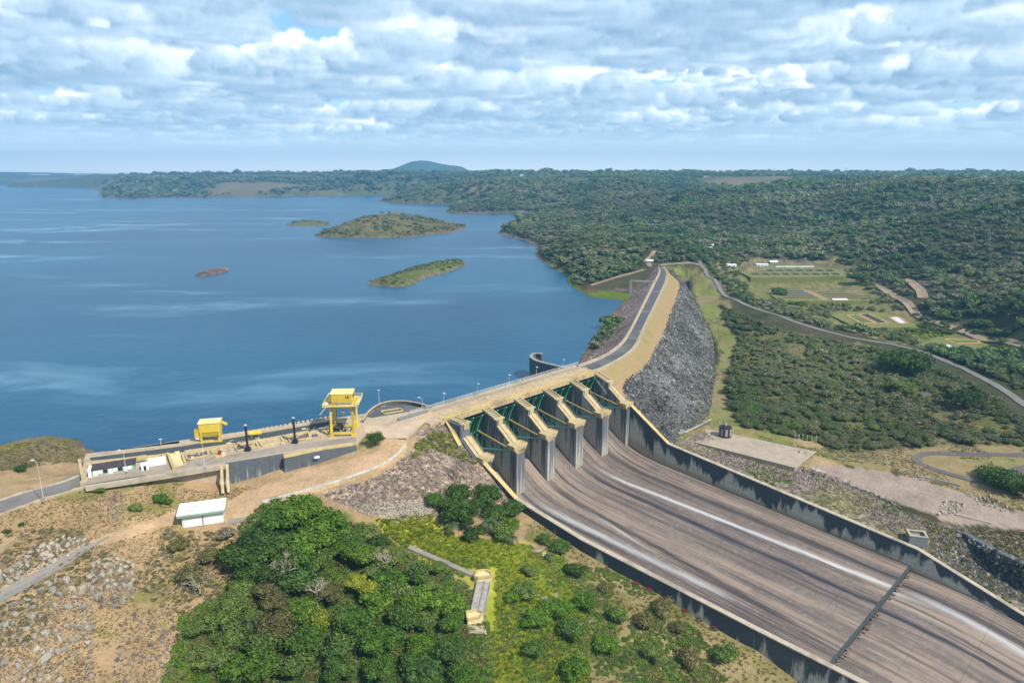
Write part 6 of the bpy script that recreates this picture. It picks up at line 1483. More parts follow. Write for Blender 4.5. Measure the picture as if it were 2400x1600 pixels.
# palms
PM = [palm_mesh('fronds', 710 + i, 'leaf_palm') for i in range(3)]
for (u, v, r, h, lab) in [(1146, 1224, 4.6, 4.5, 'palm tree with long drooping fronds right of the clump centre near the spillway'), (1058, 1232, 3.8, 3.6, 'smaller palm at the lower left of the clump near the spillway'), (1200, 1258, 3.2, 3, 'palm at the lower right of the clump near the spillway'), (585, 1450, 4.4, 3.5, 'palm with arching fronds at the bottom left of the grove'), (540, 1462, 3.6, 3, 'smaller palm left of the arching palm at the bottom'), (1290, 1300, 2.8, 2.2, 'small palm like plant on the bank near the round dark bush')]:
    p = hit(u, v, h); e = empty('palm_tree', (p[0], p[1], p[2]), 0, lab, 'palm')
    c = bpy.data.objects.new('fronds', PM[cnt[0] % 3]); cnt[0] += 1; COL.objects.link(c); c.parent = e; c.location = (0, 0, h); c.scale = (r, r, r)
    MB().tube((0, 0, -.5), (.1, .1, h), .25, 7, .17).build('trunk', MAT['bark'], e, local=True)
# bare trees
for (u, v, hh, seed, m, lab) in [(469, 1392, 5.2, 5, 'bark_pale', 'pale leafless tree with spreading branches on the dry slope at lower left'), (668, 1352, 5.5, 8, 'bark_pale', 'leafless pinkish tree caught in the shade of the dark grove'), (905, 1330, 4.2, 12, 'bark_pale', 'small leafless tree standing among the mid green trees of the grove'), (742, 1400, 4.4, 14, 'bark_pale', 'thin leaning bare tree in the lower part of the grove')]:
    z0 = {5: 0, 8: 4.5}.get(seed, 3.2); p = hit(u, v, z0 and z0 + .5)
    e = empty('bare_tree', (p[0], p[1], p[2]), 0, lab, 'tree'); g = random.Random(seed); mb = MB()
    limb(mb, (0, 0, -.5), (.1, 0, 2.2 + z0), .30, .24, 7); br = MB()
    for k in range(4):
        a = k * 1.6 + .4; branchy(br, Vector((.1, 0, 2.0 + z0)), Vector((math.cos(a) * .75, math.sin(a) * .75, .75)).normalized(), hh * .36, .16, 4, g)
    mb.build('trunk', MAT[m], e, local=True); br.build('branches', MAT[m], e, local=True)
c = tree('bush', 455, 1345, 5.0, 2.6, 'olive', 'thin olive foliage around the pale leafless tree', None, 'bush', trunk=False)

# thicket between the rock toe and the valley road: nearest 300 shrubs are things, the rest one mass
tp = thin(in_px(POLY['thicket'], 60000, 31), 4.2)
m = clear_of(tp, road_px, 5.5) & (fbm(tp[:, 0], tp[:, 1], 26, 3, 91) > -.42); tp = tp[m]
lone = np.array([hit(2125, 850), hit(2268, 935)]); tp = tp[np.min(np.linalg.norm(tp[:, None, :2] - lone[None, :, :2], axis=2), 1) > 6]
o_ = np.argsort(np.linalg.norm(tp - [0, 0, 100], axis=1)); tp = tp[o_]; print('thicket', len(tp))
sz = rng.uniform(1.3, 3.6, len(tp)) * (1.05 + .5 * fbm(tp[:, 0], tp[:, 1], 35, 2, 191)); tall = rng.uniform(size=len(tp)) < .10; sz = np.where(tall, sz * 1.5, sz)
for k in range(min(285, len(tp))):
    x, y, z = tp[k]; c = bpy.data.objects.new('shrub', CR['thicket' if k % 7 else 'mid'][k % 4]); COL.objects.link(c); c.location = (x, y, z + sz[k] * .42); c.scale = (sz[k], sz[k] * rng.uniform(.8, 1.2), sz[k] * rng.uniform(.6, .85)); c.rotation_euler = (0, 0, rng.uniform(0, 6.28))
    tag(c, 'dull green shrub in the dense thicket between concrete pad and valley road', 'shrub', 'shrubs of the thicket behind the concrete pad')
rest = tp[285:].copy(); rs = sz[285:]; rest[:, 2] += rs * .42
scatter('thicket', rest, iso(rs, .72), THK, label='farther part of the dense green thicket beside the valley road', cat='thicket', seed=10)
p = in_px(POLY['thicket'], 9000, 32); scatter('thicket_undergrowth', p, iso(rng.uniform(.5, 1.4, len(p)), .6), DSH, label='dry low scrub filling the gaps of the thicket', cat='scrub', seed=11)
for i, (u, v, lab) in enumerate(((2128, 975, 'pale thin bare tree standing in the middle of the thicket'), (2165, 945, 'pale forked bare tree right of centre in the thicket'), (2310, 960, 'pale bare tree in the right part of the thicket'))):
    p = hit(u, v); e = empty('bare_tree', (p[0], p[1], p[2]), 0, lab, 'tree'); g = random.Random(70 + i); mb = MB(); br = MB(); limb(mb, (0, 0, -.3), (0, 0, 3.0), .22, .17, 6)
    for k in range(4): a = k * 1.6 + i; branchy(br, Vector((0, 0, 2.9)), Vector((math.cos(a) * .6, math.sin(a) * .6, .9)).normalized(), 1.9, .13, 3, g)
    mb.build('trunk', MAT['bark_pale'], e, local=True); br.build('branches', MAT['bark_pale'], e, local=True)
# bushes around ponds
p = thin(in_px(POLY['ponds'], 9000, 33), 6.0); uu, vv = proj(*p.T)
pondz = [(1725, 628), (1965, 628), (2070, 704), (1770, 706)], [(1945, 730), (2135, 730), (2170, 768), (1950, 768)], [(2145, 790), (2320, 785), (2350, 825), (2150, 825)], [(1780, 600), (1960, 600), (1965, 630), (1720, 630)]
m = np.ones(len(p), bool)
for q in pondz: m &= ~inpoly(uu, vv, q)
p = p[m & (fbm(p[:, 0], p[:, 1], 25, 2, 92) > -.2) & clear_of(p, road_px, 9)]; s = rng.uniform(2.0, 4.5, len(p)); p[:, 2] += s * .4
scatter('pond_bushes', p, iso(s, .8), THK, label='bushes growing around the fish pond terraces', cat='bushes', seed=12)
p = thin(in_px([(2190, 826), (2360, 836), (2430, 850), (2430, 945), (2340, 895)], 4000, 34), 5.0); p = p[clear_of(p, road_px, 9)]; s = rng.uniform(2.0, 5.0, len(p)); p[:, 2] += s * .4
scatter('roadside_bushes', p, iso(s, .8), THK, label='bushes along the far side of the valley road near the right edge', cat='bushes', seed=112)
x = rng.uniform(230, 900, 9000); y = rng.uniform(120, 620, 9000); z = H(x, y); uu, vv = proj(x, y, z); m = (uu > 2425) & (fbm(x, y, 40, 3, 93) > -.3); p = thin(np.c_[x, y, z][m], 6.0); p = p[clear_of(p, road_px, 9)]; s = rng.uniform(2.0, 5.5, len(p)); p[:, 2] += s * .4
scatter('valley_bushes', p, iso(s, .8), THK, label='bushes spreading over the valley floor past the right edge', cat='bushes', seed=113)
# row of yellow green crop banks beside the lower ponds
p = thin(in_px([(2010, 765), (2060, 758), (2130, 757), (2230, 785), (2150, 795), (2060, 790)], 5000, 36), 3.0); p[:, 2] += .6
scatter('crop_rows', p, iso(rng.uniform(1.4, 2.4, len(p)), .6), source_collection('crop', [crown_mesh('crop', 800 + i, 6, 40, .12, 'leaf_yellow') for i in range(3)]), label='rows of yellow green crop beside the lower ponds', cat='crop', seed=13)
p = thin(in_px([(1780, 650), (1980, 650), (1985, 663), (1790, 664)], 4000, 37), 4.0)
scatter('crop_rows', p, iso(rng.uniform(1.2, 2.2, len(p)), .5), bpy.data.collections['crop'], label='strip of yellow green growth between the upper and lower ponds', cat='crop', seed=13)
# valley undergrowth, bright grass, dry grass
p = in_px(POLY['valley'], 16000, 38); p = thin(p, 1.5); scatter('undergrowth', p, iso(rng.uniform(.9, 2.3, len(p)), .7), UND, label='lush mixed undergrowth filling the valley at bottom centre', cat='undergrowth', seed=15)
def off_flume(p): uu, vv = proj(*p.T); return p[~inpoly(uu, vv, [(1085, 1330), (1165, 1330), (1160, 1480), (1080, 1490)])]
p = off_flume(in_px(POLY['brightgrass'], 26000, 39)); YLC = source_collection('grass_clump', [crown_mesh('grass_clump', 860 + i, 7, 45, .11, 'leaf_yellow' if i != 3 else 'leaf_green', flat=.5, core=.6) for i in range(5)])
scatter('grass_clumps', p[3000:6500], iso(rng.uniform(.5, 1.5, 3500)[:len(p[3000:6500])], .5), YLC, label='rounded clumps of yellow green growth right of the grove', cat='grass', seed=116)
scatter('tall_grass', p[:3000], iso(rng.uniform(.7, 1.5, len(p[:3000])), .7), YEL, label='tall bright yellow green grass right of the grove', cat='grass', seed=16)
p = off_flume(in_px(POLY['brightgrass'], 5000, 40)); p = p[fbm(p[:, 0], p[:, 1], 14, 2, 93) > .1]; scatter('undergrowth', p, iso(rng.uniform(.6, 1.7, len(p)), .7), UND, label='leafy bushes dotted over the bright grass', cat='undergrowth', seed=17)
p = in_px(POLY['chutebank'], 14000, 41); q = p[fbm(p[:, 0], p[:, 1], 16, 3, 94) > .0]; q = q[proj(*q.T)[1] > 1330]
scatter('bank_scrub', q[:2500], iso(rng.uniform(.5, 1.5, len(q[:2500])), .6), UND, label='low green scrub on the bank beside the chute', cat='scrub', seed=18)
q = in_px([(1190, 1370), (1300, 1350), (1420, 1400), (1560, 1440), (1640, 1480), (1700, 1610), (1160, 1610)], 9000, 141); q = q[fbm(q[:, 0], q[:, 1], 12, 3, 194) > -.15]; q = thin(q, 2.0)[:1500]
scatter('bank_shrubs', q, iso(rng.uniform(.8, 2.1, len(q)), .65), UND, label='mixed green shrubs at the foot of the bank beside the chute', cat='shrubs', seed=118)
scatter('dry_grass', p[:5000], iso(rng.uniform(.5, 1.0, len(p[:5000])), 1.0), DRY, label='dry straw coloured grass on the bank beside the chute', cat='grass', seed=19)
left = [(-60, 1215), (200, 1150), (520, 1100), (600, 1150), (620, 1230), (560, 1300), (540, 1400), (420, 1450), (380, 1620), (-60, 1620)]
p = in_px(left, 30000, 42); uu, vv = proj(*p.T); m = ~inpoly(uu, vv, POLY['dirtroad']) & ~inpoly(uu, vv, [(405, 1180), (545, 1170), (545, 1240), (420, 1245)]); p = p[m]
q = p[fbm(p[:, 0], p[:, 1], 10, 3, 95) > -.3][:9000]; scatter('dry_grass', q, iso(rng.uniform(.3, .75, len(q)), .8), DRY, label='short dry grass tufts on the slope below the platform', cat='grass', seed=20)
p2 = p[proj(*p.T)[1] > 1240]; q = p2[(fbm(p2[:, 0], p2[:, 1], 22, 3, 96) > .12) | inpoly(*proj(*p2.T), [(390, 1240), (560, 1240), (560, 1400), (480, 1480), (380, 1420), (330, 1330)])]; q = q[rng.uniform(size=len(q)) < .35]
scatter('dry_scrub', q, iso(rng.uniform(.4, 1.3, len(q)), .7), DSH, label='brownish dry scrub on the lower left slope', cat='scrub', seed=21)
p = in_px([(1018, 1010), (1062, 1015), (1120, 1090), (1075, 1075), (1010, 1050), (965, 1078), (975, 1040)], 5000, 43); scatter('slope_plants', p[:420], iso(rng.uniform(.4, 1.2, len(p[:420])), .8), source_collection('yellow_plant', [crown_mesh('slope_plant', 820 + i, 6, 40, .13, ('leaf_yellow', 'leaf_mid', 'leaf_olive')[i]) for i in range(3)]), label='yellow green plants at the top of the rocky slope beside the bridge', cat='plants', seed=22)
for nm, poly, n, lab in (('field_grass', POLY['field'], 7000, 'olive grass and weeds on the flat ground behind the concrete pad'), ('toe_grass', POLY['toegrass'], 9000, 'weeds along the foot of the grey rockfill')):
    p = in_px(poly, n * 2, 44); p = p[fbm(p[:, 0], p[:, 1], 18, 3, 97) > .05][:n // 2]; scatter(nm, p, iso(rng.uniform(.25, .8, len(p)), .6), DSH, label=lab, cat='grass', seed=23)
p = in_px(POLY['riprap'], 9000, 45); p = p[fbm(p[:, 0], p[:, 1], 16, 3, 98) > .05]; scatter('bank_plants', p, iso(rng.uniform(.4, 1.3, len(p)), .6), UND, label='green plants growing in patches between the broken rock and the chute wall', cat='plants', seed=24)
p = in_px([(2180, 1235), (2420, 1245), (2420, 1420), (2300, 1375), (2180, 1300)], 6000, 46); scatter('bank_plants', p[:1500], iso(rng.uniform(.5, 1.5, len(p[:1500])), .7), DSH, label='dark scrub hanging over the stone face at the lower right', cat='scrub', seed=25)
p = in_px([(-80, 1060), (64, 1036), (150, 1030), (190, 1060), (180, 1080), (60, 1095), (-80, 1110)], 4000, 47); p = p[p[:, 2] > -11.5]; scatter('bank_scrub', p[:900], iso(rng.uniform(.4, 1.1, len(p[:900])), .6), DSH, label='olive scrub on the headland at the left edge', cat='scrub', seed=26)

# ------------------------------------------------------------------ pad, fish ponds and the rest on the right
PZ = -28.5
pd = empty('concrete_pad', P(1760, 1050, PZ), 0, 'large weathered concrete pad with pale edge lines behind the chute wall', 'pad')
pc_ = [(1615, 1033), (1655, 1004), (1913, 1058), (1863, 1096)]
quad(pc_, -33, PZ).build('slab', MAT['concrete_pad'], pd)
for a, b in ((0, 3), (3, 2)):
    A, B = P(*pc_[a], PZ), P(*pc_[b], PZ); MB().beam((A[0], A[1], PZ + .12), (B[0], B[1], PZ + .12), .45, .3).build('edge_kerb', MAT['parapet'], pd)
lw_ = empty('low_wall', P(1635, 1004, PZ), 0, 'low dark concrete wall with a rounded end at the back of the pad', 'wall')
A, B = P(1604, 1022, PZ), P(1667, 990, PZ); MB().wall([(A[0], A[1], PZ + 1.8), (B[0], B[1], PZ + 1.8)], PZ - 2, .7, 1).build('wall', MAT['wall_dark'], lw_)
MB().beam((A[0], A[1], PZ + 1.9), (B[0], B[1], PZ + 1.9), 1.1, .25).build('coping', MAT['parapet'], lw_)
C_ = P(1594, 1020, PZ); MB().tube((C_[0] - 2, C_[1] - 1.5, PZ + .5), (C_[0] + 2.6, C_[1] + 1.5, PZ + .8), 1.7, 10).build('rounded_end', MAT['wall_dark'], lw_)
T = P(1699, 1022, PZ); dt = empty('dark_tank', (T[0], T[1], PZ), .3, 'black eight sided tank with pale side panels and a small top vent on the pad', 'tank')
bd = MB().tube((0, 0, 0), (0, 0, 5.2), 3.1, 8).build('body', MAT['dark_metal'], dt, local=True)
MB().tube((0, 0, 5.2), (0, 0, 5.9), 2.2, 8, .8).build('lid', MAT['dark_metal'], dt, local=True)
for k in range(8):
    a = 2 * math.pi * (k + .5) / 8; c0 = (math.cos(a) * 2.95, math.sin(a) * 2.95, 2.7)
    MB().box(c0, (.18, 1.3, 3.6), a).build('panel', MAT['concrete_grey'], dt, local=True)
MB().tube((0, 0, 5.9), (0, 0, 7.0), .5, 8, .35).build('vent', MAT['rail_white'], dt, local=True)
for i, u in enumerate((1862, 1871, 1880, 1890, 1901, 1912)):
    b0 = hit(u, 1040 + i * .6); e = empty('marker_post', b0, 0, 'thin pale post in the row behind the concrete pad', 'post', 'pale posts behind the concrete pad')
    REG.setdefault(('mp', 'thin pale', 'post in the row behind the concrete pad'), []).append((u, e))
    MB().tube((0, 0, -.3), (0, 0, 4.6), .09, 5).build('post', MAT['rail_white'], e, local=True); MB().box((0, 0, 4.7), (.3, .3, .25)).build('post_cap', MAT['rail_white'], e, local=True)
# masonry wall beside the gravel terrace
mw_ = empty('masonry_wall', hit(1980, 1130), 0, 'long grey rubble masonry wall along the edge of the gravel terrace', 'wall')
l = smoothline(hline([(1868, 1099), (1900, 1108), (1950, 1124), (2000, 1142), (2040, 1156), (2078, 1174), (2110, 1192)]), 40, 1)
for i in range(39):
    A, B = l[i], l[i + 1]; MB().wall([(A[0], A[1], A[2] + .5), (B[0], B[1], B[2] + .5)], min(A[2], B[2]) - 3.6, .8, 1).build('wall_section', MAT['stone_grey'], mw_)
pp = np.concatenate([l[:, :3] + np.c_[rng.normal(0, .3, (40, 1)), rng.normal(-.4, .3, (40, 1)), rng.uniform(-3, .3, (40, 1))] for _ in range(9)])
scatter('face_stone', pp, iso(rng.uniform(.35, .75, len(pp)), .8), STG, parent=mw_, tilt=3, seed=27)
e = empty('edge_wall', hit(2220, 1130), 0, 'thin dark kerb wall along the back of the gravel terrace', 'wall'); l = hline([(2150, 1117), (2200, 1127), (2250, 1140)])
for i in range(2): MB().beam(Vector(l[i]) + Vector((0, 0, .3)), Vector(l[i + 1]) + Vector((0, 0, .3)), .6, 1.0).build('wall_section', MAT['concrete_grey'], e)
e = empty('edge_wall', hit(2290, 1220), 0, 'pale kerb wall at the front edge of the pinkish gravel yard', 'wall'); l = hline([(2240, 1207), (2280, 1217), (2322, 1228)])
for i in range(2): MB().beam(Vector(l[i]) + Vector((0, 0, .3)), Vector(l[i + 1]) + Vector((0, 0, .3)), .7, 1.0).build('wall_section', MAT['parapet'], e)
# dark stone face at lower right
sf = empty('stone_face', hit(2280, 1300), 0, 'dark vertical stone face below the terrace at the lower right', 'cliff')
l = [P(2185, 1236, -37.5), P(2215, 1240, -37.8), P(2260, 1250, -38.2), P(2330, 1290, -39), P(2420, 1330, -40)]
MB().wall([(a[0], a[1], a[2]) for a in l], -56, 2.5, 1).build('rock_face', MAT['wall_dark'], sf)
pp = []
for _ in range(700):
    k = random.randrange(4); t = random.random(); q = Vector(l[k]).lerp(Vector(l[k + 1]), t); pp.append((q.x + random.uniform(-.8, .6), q.y - random.uniform(-.2, 1.2), q.z - random.uniform(-.3, 13)))
scatter('face_stone', pp, iso(rng.uniform(.5, 1.5, len(pp)), .8), STG, parent=sf, tilt=3, seed=28)
p = in_px([(2185, 1250), (2420, 1310), (2420, 1420), (2300, 1375), (2185, 1300)], 5000, 146)[:1100]; scatter('rock_cut_stones', p, iso(rng.uniform(.4, 1.5, len(p)), .9), STG, tilt=3, label='dark broken rock in the cut below the terrace at the lower right', cat='rocks', seed=147)
# open concrete shaft beside the chute wall
q = P(2152, 1262, -36); e = empty('concrete_shaft', (q[0], q[1] + 1, -36.5), R(-15), 'small open square concrete shaft beside the far chute wall', 'shaft')
for (c, s_) in (((0, -2.3, 0), (6.2, .5, 4)), ((0, 2.3, 0), (6.2, .5, 4)), ((-2.85, 0, 0), (.5, 4.1, 4)), ((2.85, 0, 0), (.5, 4.1, 4))): MB().box(c, s_).build('side_wall', MAT['wall_dark'], e, local=True)
MB().box((0, 0, .9), (5.2, 4.1, .2)).build('cover', MAT['concrete_grey'], e, local=True)
for (c, s_) in (((0, -2.3, 2.15), (6.6, .8, .3)), ((0, 2.3, 2.15), (6.6, .8, .3)), ((-2.85, 0, 2.15), (.8, 3.8, .3)), ((2.85, 0, 2.15), (.8, 3.8, .3))): MB().box(c, s_).build('rim', MAT['parapet'], e, local=True)

# fish ponds on their terraces
def terrace(name, px, z, mat='terrace_soil'): return tag(quad(px, z - 14, z).build(name, MAT[mat]), kind='structure')
terrace('pond_terrace', [(1722, 632), (1735, 626), (1958, 627), (1985, 648), (1760, 650)], -15.0)
tag(quad([(1862, 669), (1876, 669), (1945, 703), (1926, 703)], -24.2, -23.9).build('tan_dike', MAT['dam_earth']), kind='structure')
terrace('pond_terrace', [(1770, 668), (1990, 667), (2072, 704), (1830, 706)], -24.0)
terrace('pond_terrace', [(1945, 738), (1990, 731), (2080, 733), (2160, 766), (2010, 768)], -28.8)
terrace('pond_terrace', [(2148, 806), (2205, 790), (2310, 792), (2350, 812), (2330, 826), (2170, 824)], -32.0)
def pond(c, z, lab, group, m='pond_water', bank='pond_bank'):
    cx, cy = np.mean([P(u, v, z)[:2] for u, v in c], 0); e = empty('fish_pond', (cx, cy, z), 0, lab, 'pond', group)
    if group: REG.setdefault((group, 'dark', lab), []).append((c[0][0] + c[0][1] * 3, e))
    w3 = [P(u, v, z) for u, v in c]; quad(c, z - .3, z + .08).build('pond_surface', MAT[m], e)
    for i in range(4):
        a, b = w3[i], w3[(i + 1) % 4]; MB().beam((a[0], a[1], z + .15), (b[0], b[1], z + .15), .8 if bank == 'pond_bank' else 2.2, .4).build('bank', MAT[bank], e)
for r_, (v0, v1) in enumerate(((631.5, 636.5), (639.5, 645))):
    for k in range(9):
        u0 = 1742 + k * 23.5 + r_ * 14; sh = 9; pond([(u0, v0), (u0 + 19, v0), (u0 + 19 + sh, v1), (u0 + sh, v1)], -15.0, 'small rectangular fish pond in the ' + ('back' if r_ == 0 else 'front') + ' upper row', 'small fish ponds of the upper rows')
for k in range(6):
    t0, t1 = k / 6, (k + .68) / 6; f = lambda a, b, t: a + (b - a) * t; V0, V1 = f(671, 701, t0), f(671, 701, t1)
    pond([(f(1782, 1842, t0), V0), (f(1858, 1926, t0), V0), (f(1858, 1926, t1), V1), (f(1782, 1842, t1), V1)], -24.0, 'narrow pond left of the tan dike', 'long fish ponds left of the dike')
for k in range(7):
    t0, t1 = k / 7, (k + .66) / 7; V0, V1 = f(670, 702, t0), f(670, 702, t1); white = k == 6
    pond([(f(1882, 1952, t0), V0), (f(1986, 2062, t0) , V0), (f(1986, 2062, t1), V1), (f(1882, 1952, t1), V1)], -24.0, 'narrow pond right of the tan dike', 'long fish ponds right of the dike')
for c, m, lab in (([(1985, 740), (2005, 737), (2050, 757), (2022, 759)], 'pond_green', 'greenish pond at the left of the third terrace'), ([(2012, 736), (2034, 735), (2082, 757), (2058, 758)], 'pond_water', 'dark green pond in the middle of the third terrace'), ([(2083, 744), (2106, 742), (2128, 757), (2108, 759)], 'pond_liner', 'empty pond with whitish liner on the third terrace')):
    pond(c, -28.8, lab, None, m, 'orange_soil')
pond([(2160, 809), (2226, 806), (2250, 819), (2192, 822)], -32.0, 'large empty pond with white liner on the lowest terrace', None, 'pond_liner', 'terrace_soil')
pond([(2212, 795), (2290, 797), (2296, 804), (2240, 805)], -32.0, 'shallow pond with orange bank on the lowest terrace', None, 'pond_green', 'orange_soil')
w_ = P(1966, 701, -24); e = empty('pond_cover', (w_[0], w_[1], -23.4), 0, 'white cover sheet lying over the front of the right long pond', 'cover'); quad([(1949, 699), (1984, 699), (1988, 702), (1952, 702)], -23.7, -23.2).build('sheet', MAT['roof_white'], e)

# ------------------------------------------------------------------ flume at bottom centre
fl = empty('flume', hit(1125, 1400), 0, 'sloping grey concrete flume between two yellow concrete boxes at bottom centre', 'flume')
a0, a1, b0, b1 = hit(1119, 1362, .8), hit(1150, 1363, .8), hit(1102, 1442, .8), hit(1135, 1446, .8)
n = 8
for k in range(n):
    t0, t1 = k / n, (k + .97) / n; A = [Vector(a0).lerp(Vector(b0), t) for t in (t0, t1)]; B = [Vector(a1).lerp(Vector(b1), t) for t in (t0, t1)]
    mb = MB(); up = Vector((0, 0, 1.0)); lo = Vector((0, 0, -1.5)); v = [A[0] + up, B[0] + up, B[1] + up, A[1] + up, A[0] + lo, B[0] + lo, B[1] + lo, A[1] + lo]
    mb.add(v, [(3, 2, 1, 0), (4, 5, 6, 7), (0, 1, 5, 4), (1, 2, 6, 5), (2, 3, 7, 6), (3, 0, 4, 7)]); mb.build('cover_slab', MAT['concrete_grey'], fl)
for s_ in (0.0, .55, 1.0):
    A = Vector(a0).lerp(Vector(a1), s_); B = Vector(b0).lerp(Vector(b1), s_); MB().beam(A + Vector((0, 0, 1.2)), B + Vector((0, 0, 1.2)), .3, .35).build('ridge', MAT['concrete_grey'], fl)
def ybox(px, lab_):
    w3 = [hit(u, v, 1.0) for u, v in px]; z = max(q[2] for q in w3) + 1.0
    b = MB().prism([q[:2] for q in w3], z - 4, z + .3).build('box', MAT['paint_cream'], fl); INV[b.name] = INV[fl.name]
    for i in range(len(w3)):
        A, B = w3[i], w3[(i + 1) % len(w3)]; MB().beam((A[0], A[1], z + .6), (B[0], B[1], z + .6), .45, .8).build('rim', MAT['concrete_yellow'], b)
ybox([(1112, 1358), (1120, 1341), (1137, 1342), (1153, 1353), (1151, 1363), (1120, 1362)], '')
ybox([(1093, 1437), (1117, 1437), (1133, 1445), (1124, 1457), (1096, 1462)], '')
for k in range(4):
    A, B = hit(1094 + k * 1.5, 1466 + k * 5, .3), hit(1137 + k * 1.5, 1470 + k * 5, .3); MB().beam((A[0], A[1], A[2] + .4), (B[0], B[1], B[2] + .4), .9, .4).build('step', MAT['concrete_pad'], fl)
bo = hit(1258, 1300); e = empty('outcrop', bo, 0, 'pale bare rock outcrop on the bank near the chute', 'rock')
for (u, v, s_) in ((1255, 1292, 2.2), (1272, 1300, 1.6), (1275, 1402, 1.6), (1300, 1392, 1.3)):
    q = hit(u, v); c = bpy.data.objects.new('boulder', BST[int(u) % 10]); COL.objects.link(c); c.parent = e; c.location = tuple(np.array(q) - np.array(bo)); c.scale = (s_ * 1.3, s_, s_ * .6)

# ------------------------------------------------------------------ lamp posts
for (u, v, vt, arm, lab) in [(102, 1170, 1082, 1, 'tall pale lamp post leaning over the approach road at the left edge'), (296, 1108, 1058, 1, 'slim lamp post in front of the long low building'), (480, 1097, 1032, 1, 'tall slim lamp post in front of the box-shaped yellow machine'), (378, 1046, 1030, 0, 'short white post on the rocky edge of the platform'),
                          (889, 946, 915, 0, 'lamp post on the curved parapet nearest the crane'), (990, 952, 934, 1, 'lamp post where the curved parapet meets the bridge')]:
    b0 = P(u, v, 0.2); top = zat(b0[0], b0[1], vt); e = empty('lamp_post', b0, 0, lab, 'lamp post')
    h_ = top - .2; MB().tube((0, 0, -.2), (0, 0, h_), .13, 6, .07).build('pole', MAT['lamp_metal'], e, local=True)
    if arm: MB().tube((0, 0, h_), (-1.1, .2, h_ + .5), .06, 5).build('arm', MAT['lamp_metal'], e, local=True)
    MB().box((-1.4 if arm else 0, .2 if arm else 0, h_ + (.5 if arm else .2)), (.9, .4, .25)).build('lamp_head', MAT['sign_white'], e, local=True)
    MB().box((0, 0, .2), (.6, .6, .6)).build('base', MAT['concrete_grey'], e, local=True)
for i, u in enumerate((1056, 1136, 1211, 1277, 1340)):
    x = (8, 28, 48, 67, 87)[i]; b0 = SL(x, -14.6, .3); e = empty('lamp_post', b0, SPR, ('first', 'second', 'third', 'fourth', 'fifth')[i] + ' lamp post from the left along the upstream rail of the bridge', 'lamp post', 'lamp posts along the bridge')
    MB().tube((0, 0, 0), (0, 0, 5.0), .10, 6, .06).build('pole', MAT['lamp_metal'], e, local=True)
    MB().box((0, -.4, 5.1), (.5, 1.1, .25)).build('lamp_head', MAT['sign_white'], e, local=True)
    MB().box((0, 0, .15), (.5, .5, .4)).build('base', MAT['parapet'], e, local=True)
for (u, v) in ((1385, 846), (1150, 0))[:1]:
    b0 = P(u, v, .3); e = empty('gate_post', b0, 0, 'short yellow post where the bridge meets the dam road', 'post'); MB().box((0, 0, 1.1), (.5, .5, 2.4)).build('post', MAT['concrete_yellow'], e, local=True); MB().box((0, 0, 2.4), (.8, .8, .3)).build('post_cap', MAT['concrete_tan'], e, local=True)

# ------------------------------------------------------------------ far buildings, towers, hills
HN = [0]
def house(name, u, v, w_, d_, h_, lab, roof='roof_white', wall='paint_white', group=None, rz=0.0):
    b0 = hit(u, v)
    if b0[1] > 3600 or b0[1] < 200: x_ = (u - 1200) / FPX * 3600; b0 = (x_, 3600.0, float(H(np.array([x_]), np.array([3600.0]))[0]))
    e = empty(name, b0, rz, lab, 'building', group)
    MB().box((0, 0, h_ / 2), (w_, d_, h_)).build('wall', MAT[wall], e, local=True)
    MB().extr([(-d_ / 2 - .5, h_), (0, h_ * 1.45), (d_ / 2 + .5, h_)], -w_ / 2 - .5, w_ / 2 + .5).build('roof', MAT[roof], e, local=True)
    for k in range(3): MB().box((-w_ / 3 + k * w_ / 3, -d_ / 2 - .04, h_ * .5), (w_ * .12, .1, h_ * .35)).build('window', MAT['dark_metal'], e, local=True)
house('hatchery_building', 1708, 624, 16, 6, 2, 'long pale roofed building at the left of the upper pond terrace')
house('hatchery_building', 1785, 623, 14, 6, 2, 'long low white roofed building in the middle above the ponds')
house('hatchery_building', 1812, 619, 9, 6, 3, 'white house with green front above the upper ponds', wall='paint_green')
house('hatchery_building', 1868, 627, 52, 2.2, 1.2, 'very long thin white roofed shed behind the upper ponds')
house('house', 1664, 580, 8, 6, 3, 'white house hidden among the trees beyond the dam abutment')
house('abutment_hut', 1522, 617, 7, 5, 3, 'small pale hut at the far end of the dam crest', wall='concrete_grey')
house('roadside_house', 2398, 868, 7, 6, 3.4, 'small pale blue house at the right edge by the valley road', wall='sign_white')
for i, (u, v, w_) in enumerate(((1460, 413, 22), (1448, 414, 16), (905, 411, 26), (1000, 411, 24), (1222, 411, 20), (2010, 413, 18), (1440, 416, 14), (340, 415, 22))):
    house('farm_building', u, v, w_ * .9, 10, 5, 'tiny white farm building on the far plateau at the horizon', group='farm buildings on the far plateau')
for e in [o for o in S.objects if o.name.startswith('farm_building')]: REG.setdefault(('fb', 'tiny white', 'farm building on the far plateau at the horizon'), []).append((e.location.x / e.location.y, e))
